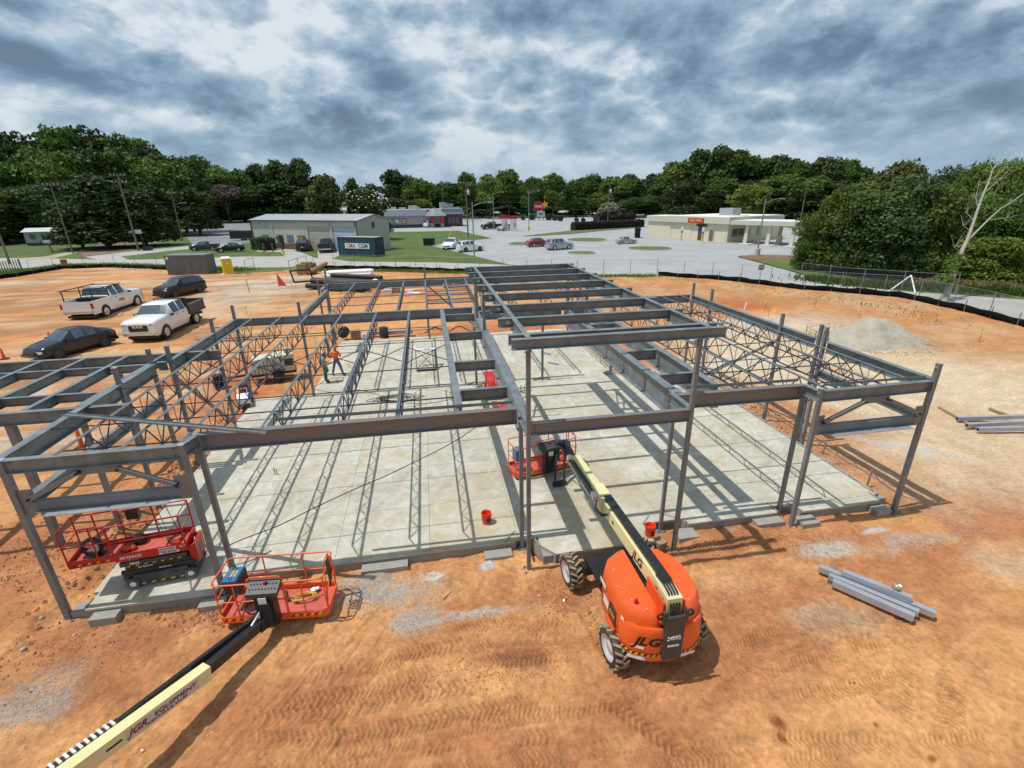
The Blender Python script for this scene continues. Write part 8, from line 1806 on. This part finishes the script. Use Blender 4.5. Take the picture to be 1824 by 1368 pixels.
row([(370, 262, 45, 1), (402, 282, 55, 2), (432, 292, 55, 0), (466, 279, 55, 1), (500, 271, 66, 1), (541, 268, 56, 1), (575, 300, 50, 0)], 330, GL, '%s from the left in the row behind the far parked cars')
row([(360, 318, 80, 1), (405, 330, 75, 1), (450, 322, 90, 1), (500, 312, 90, 1), (545, 325, 80, 1), (385, 305, 70, 7), (430, 335, 80, 1), (475, 345, 80, 1), (525, 345, 80, 1)], 315, GL, '%s of the dark trees right behind the far parked cars')
tree_at(404, 318, 70, 305, 3, 'reddish brown leaved tree left of the far utility pole', GL)
tree_at(583, 300, 84, 135, 5, 'tall glossy magnolia rising behind the cream metal building', None, 'magnolia_tree'); tree_at(556, 338, 50, 138, 5, 'low magnolia left of the tall one behind the cream building', None, 'magnolia_tree')
mg = tree_at(652, 325, 84, 138, 5, 'magnolia dotted with white flowers behind the right end of the cream building', None, 'magnolia_tree')
s = MB()
for i in range(60): a = rt.uniform(0, 6.28); e = rt.uniform(-.1, 1.2); s.sph((7.0*math.cos(a)*math.cos(e)*.95, 7.0*math.sin(a)*math.cos(e)*.95, 11+8*math.sin(e)), .26, 6)
s.build('blossoms', M['white'], mg, kind='stuff')
tree_at(631, 305, 32, 200, 1, 'thin dark tree top between the two magnolias', GC)
row([(662, 318, 60, 1), (706, 291, 66, 1), (735, 306, 40, 1), (1118, 300, 50, 1), (1165, 299, 70, 1), (1200, 302, 60, 1), (820, 318, 80, 1), (900, 316, 80, 1), (980, 312, 80, 1), (1050, 306, 80, 1), (770, 322, 80, 0), (860, 320, 80, 0), (940, 314, 80, 0)], 320, GC, '%s of the dark treetops farthest behind the far lots')
row([(752, 308, 55, 2), (790, 313, 55, 0), (832, 297, 44, 2), (872, 300, 48, 2), (906, 291, 56, 2), (946, 304, 46, 0), (985, 298, 52, 2), (1022, 309, 48, 0), (1056, 298, 62, 0), (1094, 305, 72, 2), (1134, 308, 52, 0), (1170, 316, 60, 8 if False else 0)], 275, GC, '%s from the left in the light green row behind the far lots')
row([(700, 345, 70, 1), (745, 348, 60, 2), (1075, 350, 60, 0), (1130, 345, 60, 0), (1165, 342, 60, 0), (1205, 340, 70, 1), (1250, 345, 80, 1), (1300, 348, 80, 1), (1180, 355, 50, 1), (1390, 345, 80, 1)], 258, GC, '%s of the low dense trees between the far lots and the tall ones')
row([(1212, 272, 78, 0), (1246, 254, 84, 7), (1288, 249, 90, 0), (1334, 262, 88, 0), (1376, 262, 80, 1), (1412, 270, 76, 2), (1456, 266, 84, 1), (1496, 270, 60, 0), (1535, 288, 70, 1)], 262, GR, '%s from the left of the tall trees behind the bank')
row([(1225, 310, 80, 1), (1275, 305, 90, 0), (1390, 300, 90, 2), (1440, 305, 90, 0), (1490, 312, 90, 1), (1550, 320, 90, 1), (1330, 312, 80, 1)], 240, GR, '%s of the shorter trees in front of the tall ones behind the bank')
row([(1380, 350, 80, 1), (1430, 340, 80, 1), (1480, 345, 80, 1)], 232, GR, '%s of the dark low trees behind the drive-up canopy')
tree_at(1343, 318, 84, 190, 2, 'rounded bright green tree right behind the bank roof', None)
tree_at(1087, 354, 56, 195, 4, 'broad shrubby tree covered in cream white blossom by the hedge pole', None, 'blossom_tree')
for (px, ty, w, D, k, lab) in [(1600, 262, 105, 100, 'near_mag', 'dark magnolia crown standing above the right bush mass'), (1560, 285, 80, 100, 'near_mag', 'left shoulder magnolia above the right bush mass'), (1655, 300, 70, 98, 'near_mag', 'right shoulder magnolia above the right bush mass'),
        (1690, 272, 90, 115, 'near_dark', 'dark tree behind the gap right of the magnolia crown'), (1735, 268, 100, 100, 'near_light', 'light green tree behind the dead tree'), (1800, 262, 110, 96, 'near_light', 'light green tree behind the tip of the dead tree'), (1870, 240, 130, 92, 'near_dark', 'dark tree at the right edge behind the dead tree'),
        (1494, 334, 112, 78, 'near_dark', 'lower left flank of the big dark bush mass'), (1464, 400, 64, 76, 'near_dark', 'lowest bush at the left foot of the big dark mass'), (1552, 300, 175, 77, 'near_dark', 'left half of the big dark bush mass'), (1612, 284, 200, 76, 'near_dark', 'tallest middle of the big dark bush mass'), (1668, 306, 140, 75, 'near_dark', 'right half of the big dark bush mass'),
        (1745, 330, 120, 80, 'near_light', 'light green tree just right of the dead trunk'), (1745, 418, 90, 78, 'near_light', 'low light green bush right of the dead trunk'), (1805, 330, 130, 80, 'near_dark', 'dark tree near the right edge, mid height'), (1800, 410, 130, 75, 'near_light', 'low bush near the right edge of the view'), (1880, 330, 150, 84, 'near_dark', 'dense tree past the right edge of the fence'), (1895, 420, 130, 82, 'near_dark', 'low dense bush past the right edge of the fence')]:
    tree_at(px, ty, w, D, k, lab, GB, 'bush' if 'bush' in lab else 'tree', 'bush' if 'bush' in lab else 'tree')
row([(-60+46*i, 372 if i % 2 else 380, 62, 1) for i in range(8)], 205, GL, '%s of the dark low bushes under the left wood')
row([(345+30*i, 362 if i % 2 else 368, 44, 1) for i in range(9)], 312, GL, '%s of the low bushes behind the far parked cars')
row([(690+42*i, 362 if i % 2 else 368, 50, (1, 0)[i % 3 == 0]) for i in range(14)], 290, GC, '%s of the low bushes under the far tree row')
# dead leaning tree
bx_, by_ = gp(1683, 532); dz_ = cam_depth(bx_, by_, 3)
def at_d(px, py, dd=0):
    v = RC@(np.array([px-912.0, py-684.0, 863.0])*(dz_+dd)/863.0); return Vector((v[0], v[1], v[2]+CAMZ))
dt = thing('dead_tree', 'bare pale dead tree leaning right over the fence at the right', 'tree', (0, 0, 0))
def limb(pts, r0, r1, nm='branch'):
    s = MB(); k = len(pts)-1
    for i in range(k): s.tube(pts[i], pts[i+1], r0+(r1-r0)*i/k, 9, 0, r0+(r1-r0)*(i+1)/k, caps=(i in (0, k-1)))
    return s.build(nm, M['bark_pale'], dt)
p0 = at_d(1683, 534); p0.z = -.1
limb([p0, at_d(1690, 512), at_d(1702, 478), at_d(1712, 450), at_d(1722, 430)], .30, .15, 'trunk')
limb([at_d(1722, 430), at_d(1732, 402), at_d(1742, 372), at_d(1752, 345), at_d(1762, 322), at_d(1768, 302), at_d(1790, 282), at_d(1822, 258)], .14, .02)
limb([at_d(1720, 432), at_d(1742, 410), at_d(1760, 392), at_d(1782, 372), at_d(1805, 358), at_d(1826, 343)], .10, .025)
rb = random.Random(9)
for a, b_, c, r in [((1742, 372), (1738, 350), (1746, 318), .07), ((1752, 345), (1778, 322), (1812, 302), .06), ((1768, 302), (1762, 285), (1764, 272), .04), ((1760, 392), (1795, 388), (1826, 380), .06), ((1768, 302), (1778, 288), (1782, 268), .04), ((1735, 392), (1722, 380), (1728, 345), .05), ((1762, 322), (1790, 300), (1822, 296), .04), ((1782, 372), (1800, 362), (1826, 368), .04), ((1790, 282), (1806, 262), (1812, 250), .03), ((1728, 412), (1716, 402), (1712, 384), .04), ((1750, 348), (1770, 345), (1795, 350), .03), ((1712, 450), (1700, 440), (1694, 418), .05)]:
    r *= .6; limb([at_d(*a), at_d(*b_, rb.uniform(-.6, .6)), at_d(*c, rb.uniform(-1.2, 1.2))], r, r*.3)
    for k in range(4): q1 = at_d(b_[0]+rb.uniform(-4, 4), b_[1]); limb([q1, q1+Vector((rb.uniform(-.6, 1.4), rb.uniform(-.6, .6), rb.uniform(.4, 1.6)))], r*.4, r*.12, 'twig')
P, N, _c = crown_points(77, 200); V = leaf_quads(P*np.array([1.0, 1.0, 1.3])+np.array(at_d(1700, 470, -.3)), N, .26, rs_); cmk = quads_mesh('ivy_leaves', V, LM[2]); link('ivy_leaves', cmk, dt, kind='stuff')
P, N, _c = crown_points(78, 260); V = leaf_quads(P*np.array([1.1, .9, .6])+np.array(at_d(1680, 500, -.3)), N, .26, rs_); cmk = quads_mesh('ivy_leaves', V, LM[2]); link('ivy_leaves', cmk, dt, kind='stuff')
# hedges and clipped shrubs
def hedge(a, b_, w, h, label, kind=6, n=5200, z0=0, leaf=.32):
    p, q_ = Vector(gp(*a)), Vector(gp(*b_)); d = q_-p; L_ = d.length; d = d.normalized(); nn_ = Vector((-d.y, d.x)); rs = np.random.RandomState(n); u = rs.uniform(0, L_, n); f = rs.randint(0, 3, n); v = np.where(f == 0, -w/2, np.where(f == 1, w/2, rs.uniform(-w/2, w/2, n))); z = np.where(f == 2, h, rs.uniform(0, h, n)); edge = np.minimum(1, np.minimum(u, L_-u)/.8); z = z*(.8+.2*edge)+rs.normal(0, .07, n); v = v*(.7+.3*edge)+rs.normal(0, .08, n)
    P = np.stack([p.x+d.x*u+nn_.x*v, p.y+d.y*u+nn_.y*v, z], 1); N = np.stack([nn_.x*np.sign(v)*(f < 2), nn_.y*np.sign(v)*(f < 2), (f == 2)*1.0+.1], 1)
    me_ = quads_mesh('hedge', leaf_quads(P, N, leaf, rs), LM[kind]); o = link('hedge', me_); tag(o, label, 'hedge', 'hedges by the bank')
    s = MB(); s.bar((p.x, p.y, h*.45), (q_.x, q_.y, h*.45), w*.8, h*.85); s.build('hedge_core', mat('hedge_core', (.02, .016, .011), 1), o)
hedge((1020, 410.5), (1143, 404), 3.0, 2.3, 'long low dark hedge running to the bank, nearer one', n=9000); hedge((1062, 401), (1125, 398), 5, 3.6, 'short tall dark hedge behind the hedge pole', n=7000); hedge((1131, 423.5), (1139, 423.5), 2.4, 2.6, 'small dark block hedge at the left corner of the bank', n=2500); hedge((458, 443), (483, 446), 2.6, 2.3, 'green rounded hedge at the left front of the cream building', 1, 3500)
sp_m = None; P, N, _c = crown_points(61, 900, blobs=6); spm = quads_mesh('leaf_ball', leaf_quads(P, N, .28, rs_), LM[1])
for i, (px, py, r) in enumerate([(931, 392, 1.4), (946, 392, 1.8), (976, 392.5, 1.9), (987, 393, 1.8), (997, 394, 1.7), (1026, 395, 1.3), (1038, 396, 1.3), (842, 380, 2.0)]):
    x, y = gp(px, py); o = link('round_shrub', spm, None, (x, y, r*.7)); o.scale = (r, r, r*.85); tag(o, ordn[i]+' of the clipped round shrubs along the far lot edge', 'shrub', 'clipped round shrubs')
# weeds and grass tufts along the verges: blades nobody could count
def tufts(name, label, pts, n, w, h, m, seed, z=0.0):
    rs = np.random.RandomState(seed); A = np.array([gp(*p) for p in pts]); seg = np.linalg.norm(np.diff(A, axis=0), axis=1); k = rs.choice(len(seg), n, p=seg/seg.sum()); t = rs.uniform(0, 1, n)[:, None]; C_ = A[k]*(1-t)+A[k+1]*t+rs.normal(0, w, (n, 2)); hh = h*rs.uniform(.4, 1.3, n); a = rs.uniform(0, 6.28, n); bw = h*.16
    bx2 = np.cos(a)*bw; by2 = np.sin(a)*bw; ln_ = rs.normal(0, .35, (n, 2))*hh[:, None]; zz = np.full(n, z)
    V = np.stack([np.stack([C_[:, 0]-bx2, C_[:, 1]-by2, zz], 1), np.stack([C_[:, 0]+bx2, C_[:, 1]+by2, zz], 1), np.stack([C_[:, 0]+ln_[:, 0]+bx2*.3, C_[:, 1]+ln_[:, 1], zz+hh], 1), np.stack([C_[:, 0]+ln_[:, 0]-bx2*.3, C_[:, 1]+ln_[:, 1], zz+hh], 1)], 1).reshape(-1, 3)
    o = link(name, quads_mesh(name, V, m)); o['kind'] = 'stuff'; o['label'] = label
tufts('weeds', 'weedy green growth along the fence under the right bushes', [(1440, 498), (1500, 505), (1600, 512), (1700, 517), (1824, 524), (1950, 540)], 4500, 1.0, .5, LM[0], 3)
tufts('grass', 'green grass fringe along the left silt fence', [(0, 489), (60, 482), (110, 474), (200, 473), (300, 476.5), (440, 482)], 7000, .9, .35, LM[2], 4)
tufts('grass', 'thin grass fringe between the silt fence and the road behind the frame', [(545, 482), (700, 483), (860, 488), (1010, 493), (1170, 492.5)], 5000, .5, .30, LM[2], 5)
tufts('grass', 'sparse sprouts on the red bank at the right', [(1180, 496), (1300, 503), (1420, 520), (1600, 545), (1700, 570)], 900, 1.6, .22, LM[2], 6, -.1)
tufts('wild_grass', 'dry yellowish grass at the foot of the right bushes', [(1640, 508), (1720, 511), (1824, 518), (1950, 530)], 5000, .8, .6, leaf_mat('dry_grass', (.16, .14, .05), (.28, .24, .10)), 8)
# scrap left lying on the clay
for i, (px, py, L_, a_, lab) in enumerate(((1502, 1230, .75, -.6, 'thin curved twig on the smooth clay at lower right'), (1512, 1215, .25, -.5, 'short twig beside the longer one at lower right'), (790, 1068, .35, .8, 'short dark stick on the clay in front of the slab'))):
    x, y = gp(px, py, -.29); s = MB(); s.path([(x, y, ground_z(x, y)+.01), (x+L_*.5*math.cos(a_), y+L_*.5*math.sin(a_)+.02, ground_z(x, y)+.03), (x+L_*math.cos(a_), y+L_*math.sin(a_), ground_z(x, y)+.01)], .009, 5); tag(s.build('twig', M['bark']), lab, 'twig')
for i, (px, py, r, lab) in enumerate(((1005, 1072, .05, 'pale fist sized stone left of the front wheel'), (254, 1336, .035, 'small pale stone beside the near boom'), (78, 1106, .06, 'dark lump of clay by the left front column base'), (960, 1060, .03, 'small white stone in front of the slab pocket'), (42, 1160, .07, 'dark flat stone at the lower left'), (133, 1133, .05, 'grey flat stone below the left column base'))):
    x, y = gp(px, py, -.29); s = MB(); s.sph((0, 0, 0), r, 7, 0, .6); o = s.build('stone', M['decal'] if 'pale' in lab or 'white' in lab else M['stone']); o.location = (x, y, ground_z(x, y)+r*.3); o.rotation_euler = (.3, .2, i); tag(o, lab, 'stone')
    for v in o.data.vertices: v.co *= random.uniform(.8, 1.2)
